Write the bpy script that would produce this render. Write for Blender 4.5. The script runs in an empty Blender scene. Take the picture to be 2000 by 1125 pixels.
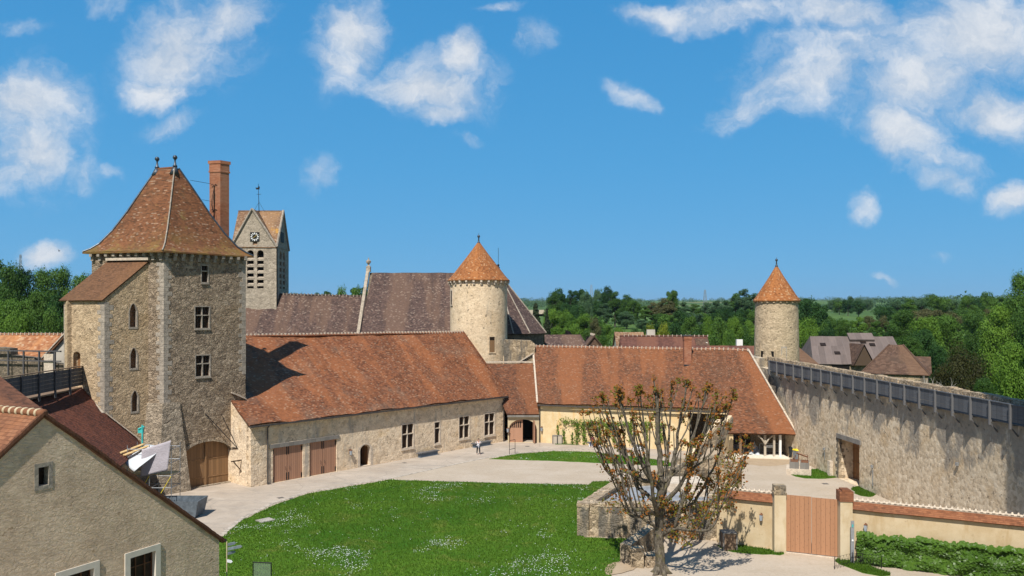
import bpy, math, random
import numpy as np
from mathutils import Vector, noise
from mathutils.geometry import tessellate_polygon
random.seed(7); RNG = np.random.default_rng(11)
S = bpy.context.scene; COL = S.collection
# ---------------------------------------------------------------- survey: sight lines from the photographer's stand
F, YH, H = 1570.0, 615.0, 15.0
def P(px, py, Y): return Vector(((px-1000)/F*Y, Y, H-(py-YH)/F*Y))
def PZ(px, py, z): return P(px, py, F*(H-z)/(py-YH))
def G(px, py): return PZ(px, py, 0.0)
R = math.radians
# ---------------------------------------------------------------- node helper
class NT:
    def __init__(s, nt): s.nt = nt; nt.nodes.clear()
    def new(s, typ, _p=None, **ins):
        n = s.nt.nodes.new(typ)
        for k, v in (_p or {}).items(): setattr(n, k, v)
        for k, v in ins.items():
            sk = n.inputs[int(k[1:])] if k[0] == 'i' and k[1:].isdigit() else n.inputs[k.replace('_', ' ')]
            if isinstance(v, bpy.types.NodeSocket): s.nt.links.new(v, sk)
            else:
                if sk.type == 'RGBA' and len(v) == 3: v = (*v, 1)
                sk.default_value = v
        return n
    def math(s, op, a, b=0.5, c=None, clamp=False):
        kw = dict(i0=a, i1=b)
        if c is not None: kw['i2'] = c
        return s.new('ShaderNodeMath', dict(operation=op, use_clamp=clamp), **kw).outputs[0]
    def mix(s, f, a, b, mode='MIX'):
        return s.new('ShaderNodeMixRGB', dict(blend_type=mode), Fac=f, Color1=a, Color2=b).outputs[0]
    def noise(s, vec, scale, detail=5, rough=.6, dist=0):
        return s.new('ShaderNodeTexNoise', Vector=vec, Scale=scale, Detail=detail, Roughness=rough, Distortion=dist).outputs['Fac']
    def ramp(s, f, stops, interp='LINEAR'):
        n = s.new('ShaderNodeValToRGB', Fac=f); cr = n.color_ramp; cr.interpolation = interp
        while len(cr.elements) < len(stops): cr.elements.new(.5)
        for e, (p, c) in zip(cr.elements, stops):
            e.position = p; e.color = (*c, 1) if not isinstance(c, (int, float)) else (c, c, c, 1)
        return n.outputs['Color']
    def maprange(s, f, a, b, c=0, d=1, smooth=True):
        return s.new('ShaderNodeMapRange', dict(interpolation_type='SMOOTHSTEP' if smooth else 'LINEAR'), i0=f, i1=a, i2=b, i3=c, i4=d).outputs[0]
    def pos(s): return s.new('ShaderNodeNewGeometry').outputs['Position']
    def uv(s): return s.new('ShaderNodeTexCoord').outputs['UV']
    def scale(s, v, sc): return s.new('ShaderNodeMapping', Vector=v, Scale=sc).outputs[0]
    def bump(s, h, strength=.5, dist=.05):
        return s.new('ShaderNodeBump', Strength=strength, Distance=dist, Height=h).outputs[0]
    def out(s, col, rough=.9, normal=None, metal=0, spec=.25, extra=None):
        kw = dict(Base_Color=col, Roughness=rough, Metallic=metal)
        kw['Specular_IOR_Level'] = spec
        if normal is not None: kw['Normal'] = normal
        b = s.new('ShaderNodeBsdfPrincipled', **kw)
        if extra: extra(b)
        s.new('ShaderNodeOutputMaterial', Surface=b.outputs[0]); return b
MATS = {}
def mk(name):
    m = bpy.data.materials.new(name); m.use_nodes = True; MATS[name] = m; return m, NT(m.node_tree)

def m_stone(name, cols, patch, sc=2.6, bump=.8, dist=.12, big=.22, patchamt=(.5, .75), dark=None, pits=.5, dth=(.54, .72, .75), cw=.36):
    """rubble masonry: cols = 3 tones, patch = tone of the larger weathered areas"""
    wk = lambda c: (c[0]*1.04, c[1]*.94, c[2]*.84); cols = [wk(c) for c in cols]; patch = wk(patch)
    m, t = mk(name); p = t.pos()
    n2 = t.noise(p, sc, 8, .7); n1 = t.noise(p, big, 5, .6, .5); n3 = t.noise(p, sc*4, 4, .7)
    wob = t.new('ShaderNodeVectorMath', dict(operation='ADD'), i0=p, i1=t.new('ShaderNodeTexNoise', Vector=p, Scale=3.0).outputs['Color']).outputs[0]
    v = t.new('ShaderNodeTexVoronoi', Vector=t.scale(wob, (1, 1, 1.5)), Scale=sc)
    cell = t.new('ShaderNodeSeparateColor', Color=v.outputs['Color']).outputs[0]
    f = t.math('ADD', t.math('MULTIPLY', n2, .82-cw), t.math('MULTIPLY', cell, cw)); f = t.math('ADD', f, t.math('MULTIPLY', n3, .18)); vd = t.new('ShaderNodeTexVoronoi', dict(feature='DISTANCE_TO_EDGE'), Vector=t.scale(wob, (1, 1, 1.5)), Scale=sc).outputs['Distance']; joint = t.maprange(vd, 0, .09, 1, 0)
    c = t.ramp(f, [(.3, cols[0]), (.5, cols[1]), (.72, cols[2])])
    c = t.mix(t.maprange(n1, *patchamt), c, t.mix(.45, c, patch))
    if dark is not None:
        st = t.noise(t.scale(p, (.9, .9, .16)), 1.1, 6, .65)
        c = t.mix(t.maprange(st, dth[0], dth[1], 0, dth[2]), c, dark)
    c = t.mix(t.math('MULTIPLY', joint, t.maprange(n1, .35, .6, .25*cw/.36, .7*cw/.36)), c, t.mix(.5, c, tuple(x*.8 for x in cols[0])))
    pit = t.maprange(t.noise(p, sc*1.7, 3, .5), .29, .37, pits, 0)
    c = t.mix(pit, c, tuple(x*.25 for x in cols[0]))
    h = t.math('ADD', t.math('MULTIPLY', n2, .7), t.math('MULTIPLY', v.outputs['Distance'], -.5)); h = t.math('ADD', h, t.math('MULTIPLY', n3, .25)); h = t.math('SUBTRACT', h, t.math('MULTIPLY', joint, .22))
    t.out(c, .95, t.bump(h, bump, dist)); return m

TK = (.74, .665, .56)
def m_tile(name, cols, patch, lichen=None, lich=(.6, .75), moss=None, w=.22, h=.15, bump=.7, speck=None, streak=.5, speckamt=.8):
    cols = [tuple(a*k for a, k in zip(c, TK)) for c in cols[:3]]+[tuple((a*.6+b*.4)*k for a, b, k in zip(cols[3], cols[2], TK))]; patch = tuple(a*k for a, k in zip(patch, TK))
    m, t = mk(name); uv = t.uv(); p = t.pos()
    b = t.new('ShaderNodeTexBrick', dict(offset=.5), Vector=uv, Color1=(0, 0, 0), Color2=(1, 1, 1), Mortar=(.4, .4, .4), Scale=1.0, Mortar_Size=.012, Mortar_Smooth=.3, Bias=0.0, Brick_Width=w, Row_Height=h)
    cell = b.outputs['Color']
    n1 = t.noise(p, .28, 6, .65, .4); n2 = t.noise(p, 2.2, 6, .7)
    n4 = t.noise(p, .9, 5, .65)
    f = t.math('ADD', t.math('MULTIPLY', cell, .30), t.math('MULTIPLY', n2, .42)); f = t.math('ADD', f, t.math('MULTIPLY', n4, .26))
    c = t.ramp(f, [(.26, cols[0]), (.44, cols[1]), (.58, cols[2]), (.78, cols[3])])
    c = t.mix(t.maprange(n1, .5, .68, 0, .7), c, t.mix(.5, c, patch))
    st = t.noise(t.scale(uv, (.55, .07, 1)), 1.0, 5, .6)
    c = t.mix(t.maprange(st, .5, .66, 0, streak), c, t.mix(.7, c, cols[0])); s2 = t.noise(t.new('ShaderNodeMapping', Vector=uv, Scale=(.33, .05, 1), Location=(7, 3, 0)).outputs[0], 1.0, 5, .6)
    c = t.mix(t.maprange(s2, .49, .6, 0, min(1, streak*1.7)), c, t.mix(.6, c, (cols[2][0]*1.35, cols[2][1]*1.3, cols[2][2]*1.1))); n5 = t.noise(p, .6, 6, .7, .8)
    c = t.mix(t.maprange(n5, .56, .7, 0, .5), c, t.mix(.6, c, tuple(x*.7 for x in patch)))
    if speck is not None:
        sp = t.new('ShaderNodeTexBrick', dict(offset=.5), Vector=t.new('ShaderNodeMapping', Vector=uv, Location=(3.3, 1.7, 0)).outputs[0], Color1=(0, 0, 0), Color2=(1, 1, 1), Mortar=(0, 0, 0), Scale=1.0, Mortar_Size=.01, Bias=0.0, Brick_Width=w, Row_Height=h).outputs['Color']
        c = t.mix(t.maprange(t.math('ADD', sp, t.math('MULTIPLY', n2, .3)), 1.0, 1.12, 0, speckamt*.42), c, speck)
    if lichen is not None:
        l = t.noise(p, .45, 7, .7)
        c = t.mix(t.maprange(l, *lich), c, lichen)
    if moss:
        mz = t.maprange(t.new('ShaderNodeSeparateXYZ', Vector=p).outputs[2], moss, moss+2.6, 1, 0); c = t.mix(t.math('MULTIPLY', mz, t.maprange(t.math('ADD', t.noise(p, .55, 7, .72), t.math('MULTIPLY', mz, .06)), .47, .68, 0, .65)), c, (.17, .125, .032))
    sv = t.new('ShaderNodeSeparateXYZ', Vector=uv).outputs[1]
    saw = t.math('FRACT', t.math('DIVIDE', sv, h))
    hgt = t.math('ADD', t.math('MULTIPLY', saw, -.6), t.math('MULTIPLY', cell, .45)); hgt = t.math('ADD', hgt, t.math('MULTIPLY', n2, .6))
    c = t.mix(t.maprange(saw, .86, 1.0, 0, .55), c, tuple(x*.3 for x in cols[0]))
    t.out(c, .9, t.bump(hgt, bump, .045)); return m

def m_plain(name, col, rough=.7, metal=0, var=.25, sc=3.0, bump=.2, dist=.01, spec=.3):
    m, t = mk(name); p = t.pos(); n = t.noise(p, sc, 6, .65)
    c = t.mix(t.maprange(n, .3, .7), tuple(x*(1-var) for x in col), tuple(min(1, x*(1+var)) for x in col))
    t.out(c, rough, t.bump(t.noise(p, sc*6, 4), bump, dist), metal, spec); return m

def m_wood(name, col, plank=.16, var=.22, rough=.75, gap=.5):
    m, t = mk(name); uv = t.uv(); x = t.new('ShaderNodeSeparateXYZ', Vector=uv).outputs[0]
    q = t.math('DIVIDE', x, plank); fr = t.math('FRACT', q); fl = t.math('FLOOR', q)
    rnd = t.new('ShaderNodeTexWhiteNoise', dict(noise_dimensions='1D'), W=fl).outputs['Value']
    n = t.noise(t.scale(uv, (9, .8, 1)), 1.2, 6, .65)
    k = t.math('ADD', t.math('MULTIPLY', rnd, .5), t.math('MULTIPLY', n, .5))
    c = t.mix(k, tuple(a*(1-var) for a in col), tuple(min(1, a*(1+var)) for a in col))
    g = t.maprange(t.math('ABSOLUTE', t.math('SUBTRACT', fr, .5)), .43, .5)
    c = t.mix(t.math('MULTIPLY', g, gap), c, tuple(a*.25 for a in col))
    t.out(c, rough, t.bump(t.math('SUBTRACT', n, g), .4, .01)); return m

def m_leaf(name, c0, c1, trans=.25, rough=.6):
    m, t = mk(name); oi = t.new('ShaderNodeObjectInfo'); p = t.pos()
    n = t.noise(p, .55, 3, .6); wn = t.noise(p, 5.0, 2, .5)
    f = t.math('ADD', t.math('MULTIPLY', oi.outputs['Random'], .45), t.math('MULTIPLY', n, .5)); f = t.math('ADD', f, t.math('MULTIPLY', wn, .3))
    c = t.ramp(f, [(.25, c0), (.85, c1)])
    b = t.new('ShaderNodeBsdfPrincipled', Base_Color=c, Roughness=rough); b.inputs['Specular IOR Level'].default_value = .15
    tr = t.new('ShaderNodeBsdfTranslucent', Color=t.mix(.5, c, (c1[0]*1.3, c1[1]*1.3, c1[2]*.6)))
    mx = t.new('ShaderNodeMixShader', Fac=trans, i1=b.outputs[0], i2=tr.outputs[0])
    t.new('ShaderNodeOutputMaterial', Surface=mx.outputs[0]); return m

# ---------------------------------------------------------------- mesh builder
def V3(*a): return Vector(a)
class MB:
    def __init__(s): s.v = []; s.f = []; s.uv = []
    def add(s, vs, fs, uvs=None):
        b = len(s.v); s.v += [Vector(x) for x in vs]
        for i, f in enumerate(fs):
            s.f.append([b+k for k in f])
            s.uv.append(uvs[i] if uvs else None)
    def box(s, o, u, v, w):
        o, u, v, w = map(Vector, (o, u, v, w))
        if u.cross(v).dot(w) < 0: o = o+u; u = -u
        c = [o, o+u, o+u+v, o+v, o+w, o+u+w, o+u+v+w, o+v+w]
        lu, lv, lw = u.length, v.length, w.length
        def q(a, b): return [(0, 0), (a, 0), (a, b), (0, b)]
        s.add(c, [(3, 2, 1, 0), (4, 5, 6, 7), (0, 1, 5, 4), (1, 2, 6, 5), (2, 3, 7, 6), (3, 0, 4, 7)],
              [q(lu, lv), q(lu, lv), q(lu, lw), q(lv, lw), q(lu, lw), q(lv, lw)])
    def cbox(s, c, sx, sy, sz, ang=0):
        u = Vector((math.cos(ang), math.sin(ang), 0)); v = Vector((-math.sin(ang), math.cos(ang), 0))
        s.box(Vector(c)-u*sx/2-v*sy/2, u*sx, v*sy, (0, 0, sz))
    def frustum(s, bot, top):
        n = len(bot); s.add(list(bot)+list(top), [tuple(range(n))[::-1], tuple(range(n, 2*n))]+[(i, (i+1) % n, n+(i+1) % n, n+i) for i in range(n)])
    def tube(s, pts, rad, n=8, caps=True):
        pts = [Vector(p) for p in pts]; rings = []
        if not hasattr(rad, '__len__'): rad = [rad]*len(pts)
        prev = None
        for i, p in enumerate(pts):
            d = (pts[min(i+1, len(pts)-1)]-pts[max(i-1, 0)]).normalized()
            if prev is None: a = d.orthogonal().normalized()
            else:
                a = prev-d*prev.dot(d); a = a.normalized() if a.length > 1e-6 else d.orthogonal().normalized()
            prev = a; b = d.cross(a)
            rings.append([p+(a*math.cos(2*math.pi*k/n)+b*math.sin(2*math.pi*k/n))*rad[i] for k in range(n)])
        vs = [x for r in rings for x in r]; fs = []
        for i in range(len(pts)-1):
            for k in range(n): fs.append((i*n+k, i*n+(k+1) % n, (i+1)*n+(k+1) % n, (i+1)*n+k))
        if caps: fs.append(tuple(range(n))[::-1]); fs.append(tuple(range((len(pts)-1)*n, len(pts)*n)))
        s.add(vs, fs)
    def lathe(s, c, prof, n=48, wob=0.0, seed=0):
        c = Vector(c); vs = []; fs = []; uvs = []; sl = [0]
        for i in range(1, len(prof)): sl.append(sl[-1]+math.hypot(prof[i][0]-prof[i-1][0], prof[i][1]-prof[i-1][1]))
        for (r, z) in prof:
            for k in range(n):
                a = 2*math.pi*k/n
                rr = r*(1+wob*noise.noise(Vector((math.cos(a)*2+seed, math.sin(a)*2, z*.4))))
                vs.append(c+V3(rr*math.cos(a), rr*math.sin(a), z))
        rm = max(p[0] for p in prof)
        for i in range(len(prof)-1):
            for k in range(n):
                fs.append((i*n+k, i*n+(k+1) % n, (i+1)*n+(k+1) % n, (i+1)*n+k))
                u0 = 2*math.pi*k/n*rm; u1 = 2*math.pi*(k+1)/n*rm
                uvs.append([(u0, sl[i]), (u1, sl[i]), (u1, sl[i+1]), (u0, sl[i+1])])
        s.add(vs, fs, uvs)
    def sphere(s, c, r, n=10, sz=1.0):
        prof = [(max(1e-3, r*math.sin(math.pi*i/n)), -r*sz*math.cos(math.pi*i/n)) for i in range(n+1)]
        s.lathe(c, prof, n+2)
    def sheet(s, a, b, c, d, nu=24, nv=14, jit=.04, thick=.14, jf=.5, sag=0.0):
        """roof plane: a-b eave, d-c ridge; uneven by jit, with a real thickness"""
        a, b, c, d = map(Vector, (a, b, c, d)); n = (b-a).cross(d-a).normalized()
        if n.z < 0: n = -n
        lu = ((b-a).length+(c-d).length)/2; lv = ((d-a).length+(c-b).length)/2
        top = []
        for j in range(nv+1):
            for i in range(nu+1):
                x, y = i/nu, j/nv
                p = a.lerp(b, x).lerp(d.lerp(c, x), y)
                h = jit*noise.noise(p*jf)+jit*.5*noise.noise(p*jf*3.1) - sag*math.sin(math.pi*x)*y - sag*.6*math.sin(math.pi*y)
                top.append(p+V3(0, 0, h))
        N = (nu+1)*(nv+1); vs = top+[p-n*thick for p in top]; fs = []; uvs = []
        for j in range(nv):
            for i in range(nu):
                k = j*(nu+1)+i; q = [k, k+1, k+nu+2, k+nu+1]
                uu = [(i/nu*lu, j/nv*lv), ((i+1)/nu*lu, j/nv*lv), ((i+1)/nu*lu, (j+1)/nv*lv), (i/nu*lu, (j+1)/nv*lv)]
                fs.append(q); uvs.append(uu); fs.append([N+x for x in q[::-1]]); uvs.append(uu[::-1])
        def rim(ids):
            for p, q in zip(ids, ids[1:]): fs.append([p, N+p, N+q, q]); uvs.append([(0, 0), (0, thick), (.3, thick), (.3, 0)])
        rim([i for i in range(nu+1)][::-1]); rim([nv*(nu+1)+i for i in range(nu+1)])
        rim([j*(nu+1) for j in range(nv+1)]); rim([j*(nu+1)+nu for j in range(nv+1)][::-1])
        s.add(vs, fs, uvs)
    def build(s, name, mat, parent=None, smooth=False, loc=None):
        me = bpy.data.meshes.new(name); off = Vector(parent.location) if parent is not None and loc is None else Vector(loc or (0, 0, 0))
        if parent is not None and parent.parent is not None and loc is None: off = Vector(parent['_o'])
        me.from_pydata([tuple(p-off) for p in s.v], [], s.f)
        if any(u for u in s.uv):
            ul = me.uv_layers.new(name='UVMap'); flat = []
            for f, u in zip(s.f, s.uv): flat += [c for q in (u or [(0, 0)]*len(f)) for c in q]
            ul.data.foreach_set('uv', flat)
        me.materials.append(MATS[mat] if isinstance(mat, str) else mat)
        if smooth: me.polygons.foreach_set('use_smooth', [True]*len(me.polygons))
        o = bpy.data.objects.new(name, me); COL.objects.link(o)
        if parent is not None: o.parent = parent
        if loc is not None and parent is None: o.location = loc
        return o
def thing(name, label, cat, loc, group=None, rz=0):
    o = bpy.data.objects.new(name, None); COL.objects.link(o); o.location = loc; o.rotation_euler.z = rz; o.empty_display_size = .3
    tag(o, label, cat, group); return o
def tag(o, label, cat, group=None):
    o['label'] = label; o['category'] = cat
    if group: o['group'] = group
    return o
def sub(mb, name, mat, part, smooth=False):
    """a sub-part; its part sits untransformed under its thing"""
    root = part.parent
    o = mb.build(name, mat, None, smooth)
    o.data.transform(__import__('mathutils').Matrix.Translation(-Vector(root.location))); o.parent = part; return o
def struct(o): o['kind'] = 'structure'; return o
def dup(root, loc, rz=0, label=None, group=None, sc=None):
    r = root.copy(); COL.objects.link(r); r.location = loc; r.rotation_euler.z = rz
    if sc: r.scale = sc
    if label: r['label'] = label
    if group: r['group'] = group
    for ch in list(root.children):
        c = ch.copy(); COL.objects.link(c); c.parent = r
        for g in list(ch.children):
            d = g.copy(); COL.objects.link(d); d.parent = c
    return r
def to2(v): return Vector((v[0], v[1]))
class Wall:
    """vertical wall from p0 to p1, outside on the right-hand side of travel"""
    def __init__(s, p0, p1):
        s.p0 = to2(p0); d = to2(p1)-s.p0; s.L = d.length; s.u = d/s.L; s.n = Vector((s.u.y, -s.u.x))
    def sz(s, px, py, off=0):
        k = (px-1000)/F; p = s.p0+s.n*off
        sv = (k*p.y-p.x)/(s.u.x-k*s.u.y); Y = p.y+sv*s.u.y
        return sv, H-(py-YH)/F*Y
    def pt(s, sv, z, off=0): q = s.p0+s.u*sv+s.n*off; return V3(q.x, q.y, z)
    def rect(s, x0, x1, yt, yb):
        s0, s1 = s.sz(x0, 0)[0], s.sz(x1, 0)[0]; xm = (x0+x1)/2
        return s0, s1, s.sz(xm, yb)[1], s.sz(xm, yt)[1]
    def emit(s, mb, outline, holes=(), thick=.5, rough=.0, sub=0):
        pts = [list(outline)]+[list(h) for h in holes]
        flat = [p for l in pts for p in l]
        tris = tessellate_polygon([[V3(p[0], p[1], 0) for p in l] for l in pts])
        N = len(flat)
        vs = [s.pt(a, z) for a, z in flat]+[s.pt(a, z, -thick) for a, z in flat]
        fs = []
        for t in tris:
            A, B, C = [Vector(flat[i]) for i in t]
            t = list(t)
            if (B-A).cross(C-A) < 0: t = t[::-1]
            fs.append(t); fs.append([N+i for i in t[::-1]])
        b = 0
        for li, l in enumerate(pts):
            n = len(l); area = sum(l[i][0]*l[(i+1) % n][1]-l[(i+1) % n][0]*l[i][1] for i in range(n))
            for i in range(n):
                p, q = b+i, b+(i+1) % n
                f = [p, N+p, N+q, q]
                if (area > 0) != (li == 0): f = f[::-1]
                fs.append(f)
            b += n
        uv = [[(flat[i % N][0], flat[i % N][1]) for i in f] for f in fs]
        mb.add(vs, fs, uv)
    def wbox(s, mb, s0, s1, z0, z1, off0, off1):
        a = s.pt(s0, z0, off0); u = V3(s.u.x, s.u.y, 0); n = V3(s.n.x, s.n.y, 0)
        mb.box(a, u*(s1-s0), n*(off1-off0), (0, 0, z1-z0))
def rect_hole(s0, s1, z0, z1): return [(s0, z0), (s1, z0), (s1, z1), (s0, z1)]
def arch_hole(s0, s1, z0, zs, zt, n=10, pointed=False):
    c = (s0+s1)/2; r = (s1-s0)/2; pts = [(s0, z0), (s1, z0)]
    if pointed:
        for k in range(n+1):
            x = k/n; pts.append((s1-r*x, zs+(zt-zs)*math.sin(x*math.pi/2)**.85))
        for k in range(n-1, -1, -1):
            x = k/n; pts.append((s0+r*x, zs+(zt-zs)*math.sin(x*math.pi/2)**.85))
    else:
        for k in range(2*n+1):
            a = math.pi*k/(2*n); pts.append((c+r*math.cos(a), zs+(zt-zs)*math.sin(a)))
    return pts
def ring_poly(w, mb, hole, grow, off0, off1):
    """stone surround: band between a hole outline (slightly inside it) and its grown copy"""
    c = Vector((sum(p[0] for p in hole)/len(hole), sum(p[1] for p in hole)/len(hole)))
    z0 = min(p[1] for p in hole)
    hs = max(p[0] for p in hole)-min(p[0] for p in hole); hz = max(p[1] for p in hole)-z0
    inn = [(c.x+(p[0]-c.x)*(1-.04/hs*2), c.y+(p[1]-c.y)*(1-.04/hz*2)) for p in hole]
    out = [(c.x+(p[0]-c.x)*(1+grow/hs*2), c.y+(p[1]-c.y)*(1+grow/hz*2)) for p in hole]
    n = len(hole); vs = []
    for off in (off0, off1):
        vs += [w.pt(a, z, off) for a, z in inn]+[w.pt(a, z, off) for a, z in out]
    fs = []
    for i in range(n):
        j = (i+1) % n
        fs += [(2*n+i, 2*n+n+i, 2*n+n+j, 2*n+j), (n+i, n+j, 3*n+j, 3*n+i), (i, 2*n+i, 2*n+j, j)]
    mb.add(vs, fs)
def fix_normals(o):
    import bmesh
    bm = bmesh.new(); bm.from_mesh(o.data); bmesh.ops.recalc_face_normals(bm, faces=bm.faces); bm.to_mesh(o.data); bm.free(); return o
def fill(w, mb, hole, off):
    ids = tessellate_polygon([[V3(p[0], p[1], 0) for p in hole]]); n = len(hole)
    vs = [w.pt(a, z, off) for a, z in hole]+[w.pt(a, z, off-.05) for a, z in hole]; fs = []
    for t in ids:
        A, B, C = [Vector(hole[i]) for i in t]; t = list(t)
        if (B-A).cross(C-A) < 0: t = t[::-1]
        fs += [t, [n+i for i in t[::-1]]]
    mb.add(vs, fs, [[(hole[i % n][0], hole[i % n][1]) for i in f] for f in fs])
def window(w, s0, s1, z0, z1, parent, frame='ashlar', pane='window_dark', mull=True, trans=.62, recess=.22, sur=.16, bar=.09, sill=True):
    """cross window: stone surround with mullion and transom; leaded casement behind. returns the hole"""
    h = rect_hole(s0, s1, z0, z1); mb = MB()
    ring_poly(w, mb, h, sur, -.25, .03)
    if mull: w.wbox(mb, (s0+s1)/2-bar/2, (s0+s1)/2+bar/2, z0, z1, -.2, -.03)
    if trans:
        zt = z0+(z1-z0)*trans
        if mull: w.wbox(mb, s0, (s0+s1)/2-bar/2, zt-bar/2, zt+bar/2, -.19, -.02); w.wbox(mb, (s0+s1)/2+bar/2, s1, zt-bar/2, zt+bar/2, -.19, -.02)
        else: w.wbox(mb, s0, s1, zt-bar/2, zt+bar/2, -.19, -.02)
    if sill: w.wbox(mb, s0-sur, s1+sur, z0-sur-.1, z0-sur+.0, -.1, .1)
    f = fix_normals(mb.build('window', frame, parent))
    m2 = MB(); w.wbox(m2, s0-.1, s1+.1, z0-.1, z1+.1, -recess-.06, -recess); sub(m2, 'pane', pane, f)
    m3 = MB(); n = 2 if mull else 1
    for i in range(n):                                   # wooden casements with glazing bars
        a = s0+(s1-s0)/n*i+.05; b = s0+(s1-s0)/n*(i+1)-.05
        for x in (a, (a+b)/2, b): w.wbox(m3, x-.018, x+.018, z0, z1, -recess+.002, -recess+.03)
    sub(m3, 'casement', 'casement_wood', f)
    return h
def ridge(p, q, parent, tile='ridge_tile', mortar='mortar', sp=.42, r=.13, lift=.05):
    p, q = Vector(p), Vector(q); L = (q-p).length; n = max(2, int(L/sp)); d = (q-p)/L
    mb = MB(); mm = MB(); sd = d.cross(V3(0, 0, 1)).normalized()
    for i in range(n):
        a = p+d*(L*i/n); b = p+d*(L*(i+1)/n); z = V3(0, 0, lift+.03*noise.noise(a*.7))
        mb.tube([a+z, b+z-V3(0, 0, .03)], [r, r*.86], 8)
        c = b+z; mm.box(c-d*.05-sd*(r*1.15)-V3(0, 0, .1), d*.1, sd*(2.3*r), (0, 0, .1+r+.07+.03*random.random()))
    mb.build('ridge_tiles', tile, parent); mm.build('ridge_mortar', mortar, parent)
def verge(p, q, parent, mat='mortar', w=.22, h=.12, name='verge'):
    mb = MB(); p, q = Vector(p), Vector(q); d = (q-p); sd = d.cross(V3(0, 0, 1)).normalized(); n = 8
    for i in range(n):
        a = p+d*(i/n)+V3(0, 0, .03*random.random()); b = p+d*((i+1)/n-.004)
        mb.box(a-sd*w/2, b-a, sd*w, (0, 0, h))
    return mb.build(name, mat, parent)
def quoins(mb, c, d1, d2, z0, z1, proud=.02, hh=.38, l=(.38, .66)):
    """alternating corner blocks on the corner c, walls leaving along d1 and d2 (2D unit vectors)"""
    c = to2(c); z = z0; i = 0; d1 = Vector(d1); d2 = Vector(d2)
    while z < z1-.1:
        h = hh*(.8+.4*random.random()); a, b = (l[1], l[0]) if i % 2 else l
        a *= .85+.3*random.random(); b *= .85+.3*random.random(); h = min(h, z1-z)
        o = c-d1*proud-d2*proud; t = .1
        q = [o, o+d1*a, o+d1*a+d2*t, o+d1*t+d2*t, o+d2*b+d1*t, o+d2*b]
        if (q[1]-q[0]).cross(q[-1]-q[0]) < 0: q = q[::-1]
        n = 6; vs = [V3(x.x, x.y, z+.008) for x in q]+[V3(x.x, x.y, z+h-.008) for x in q]
        mb.add(vs, [tuple(range(n))[::-1], tuple(range(n, 2*n))]+[(k, (k+1) % n, n+(k+1) % n, n+k) for k in range(n)])
        z += h; i += 1
def np_mesh(name, verts, nper, mat):
    """many separate n-gons at once (leaves, petals): verts (N*nper,3)"""
    verts = np.asarray(verts, dtype=np.float32).reshape(-1, 3); n = len(verts)//nper
    me = bpy.data.meshes.new(name); me.vertices.add(n*nper); me.vertices.foreach_set('co', verts.ravel())
    me.loops.add(n*nper); me.loops.foreach_set('vertex_index', np.arange(n*nper, dtype=np.int32))
    me.polygons.add(n); me.polygons.foreach_set('loop_start', np.arange(0, n*nper, nper, dtype=np.int32))
    me.update(calc_edges=True); me.materials.append(MATS[mat]); return me
def leaf_quads(c, nrm, size, asp=.7, rng=RNG):
    """leaf-shaped quads at points c facing nrm"""
    c = np.asarray(c, float); nrm = np.asarray(nrm, float); nrm /= np.linalg.norm(nrm, axis=1, keepdims=True)+1e-9
    r = rng.normal(size=c.shape); a = r-nrm*(r*nrm).sum(1, keepdims=True); a /= np.linalg.norm(a, axis=1, keepdims=True)+1e-9
    b = np.cross(nrm, a); s = np.asarray(size).reshape(-1, 1)*np.ones((len(c), 1))
    q = np.stack([c-a*s*.5, c+b*s*asp*.5+a*s*.05+nrm*s*.12, c+a*s*.5, c-b*s*asp*.5+a*s*.05+nrm*s*.12], 1)
    return q.reshape(-1, 3)
def link_mesh(name, me, parent=None):
    o = bpy.data.objects.new(name, me); COL.objects.link(o)
    if parent is not None: o.parent = parent
    return o
SUN_E, SKY_E, EXPO, HAZE = 5.0, .10, 0.26, .00006
SKY_H, SKY_S, SKY_V = .5, 1.1, .65
SKYK = 8.6; SKY0, SKY1, SKY2, SKY3 = (.135, .43, .775), (.105, .41, .765), (.075, .37, .735), (.05, .312, .675)
CLOUD_LO, CLOUD_HI = (4.6, 5.2, 6.0, 1), (7.0, 7.2, 7.5, 1)
# ---------------------------------------------------------------- materials
m_stone('rubble', [(.15, .125, .10), (.305, .258, .20), (.44, .385, .31)], (.30, .215, .12), sc=2.2, bump=1.0, dist=.16, pits=.7, cw=0.28)
m_stone('rubble_pale', [(.26, .21, .15), (.46, .375, .26), (.60, .51, .38)], (.5, .37, .21), sc=2.4, bump=.8, dist=.1, pits=.7, cw=0.24)
m_stone('hall_stone', [(.44, .38, .30), (.70, .615, .485), (.84, .77, .64)], (.74, .56, .32), sc=1.9, bump=.7, dist=.08, big=.4, patchamt=(.52, .68), dark=(.34, .315, .275), pits=.55, cw=0.2)
m_stone('tower_plaster', [(.42, .36, .27), (.66, .57, .43), (.78, .70, .55)], (.52, .39, .22), sc=1.7, bump=.6, dist=.08, big=.3, dark=(.33, .29, .23), pits=.8, cw=0.1)
m_stone('far_tower_stone', [(.28, .24, .18), (.47, .40, .29), (.62, .54, .41)], (.40, .33, .23), sc=2.2, bump=.7, dist=.1, big=.3, pits=.8, cw=0.22)
m_stone('church_stone', [(.24, .22, .19), (.38, .35, .30), (.50, .465, .41)], (.32, .31, .28), sc=1.8, bump=.7, dist=.1, pits=.6, cw=0.25)
m_stone('ruin_stone', [(.20, .17, .125), (.38, .325, .235), (.56, .49, .38)], (.44, .34, .2), sc=2.0, bump=.9, dist=.12, dark=(.10, .098, .09), pits=.6, dth=(.46, .6, .8))
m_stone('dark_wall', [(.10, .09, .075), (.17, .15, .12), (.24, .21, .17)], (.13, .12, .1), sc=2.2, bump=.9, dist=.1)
m_stone('coping', [(.24, .20, .15), (.46, .39, .29), (.60, .53, .42)], (.36, .31, .23), sc=3.0, bump=1.0, dist=.12)
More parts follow.
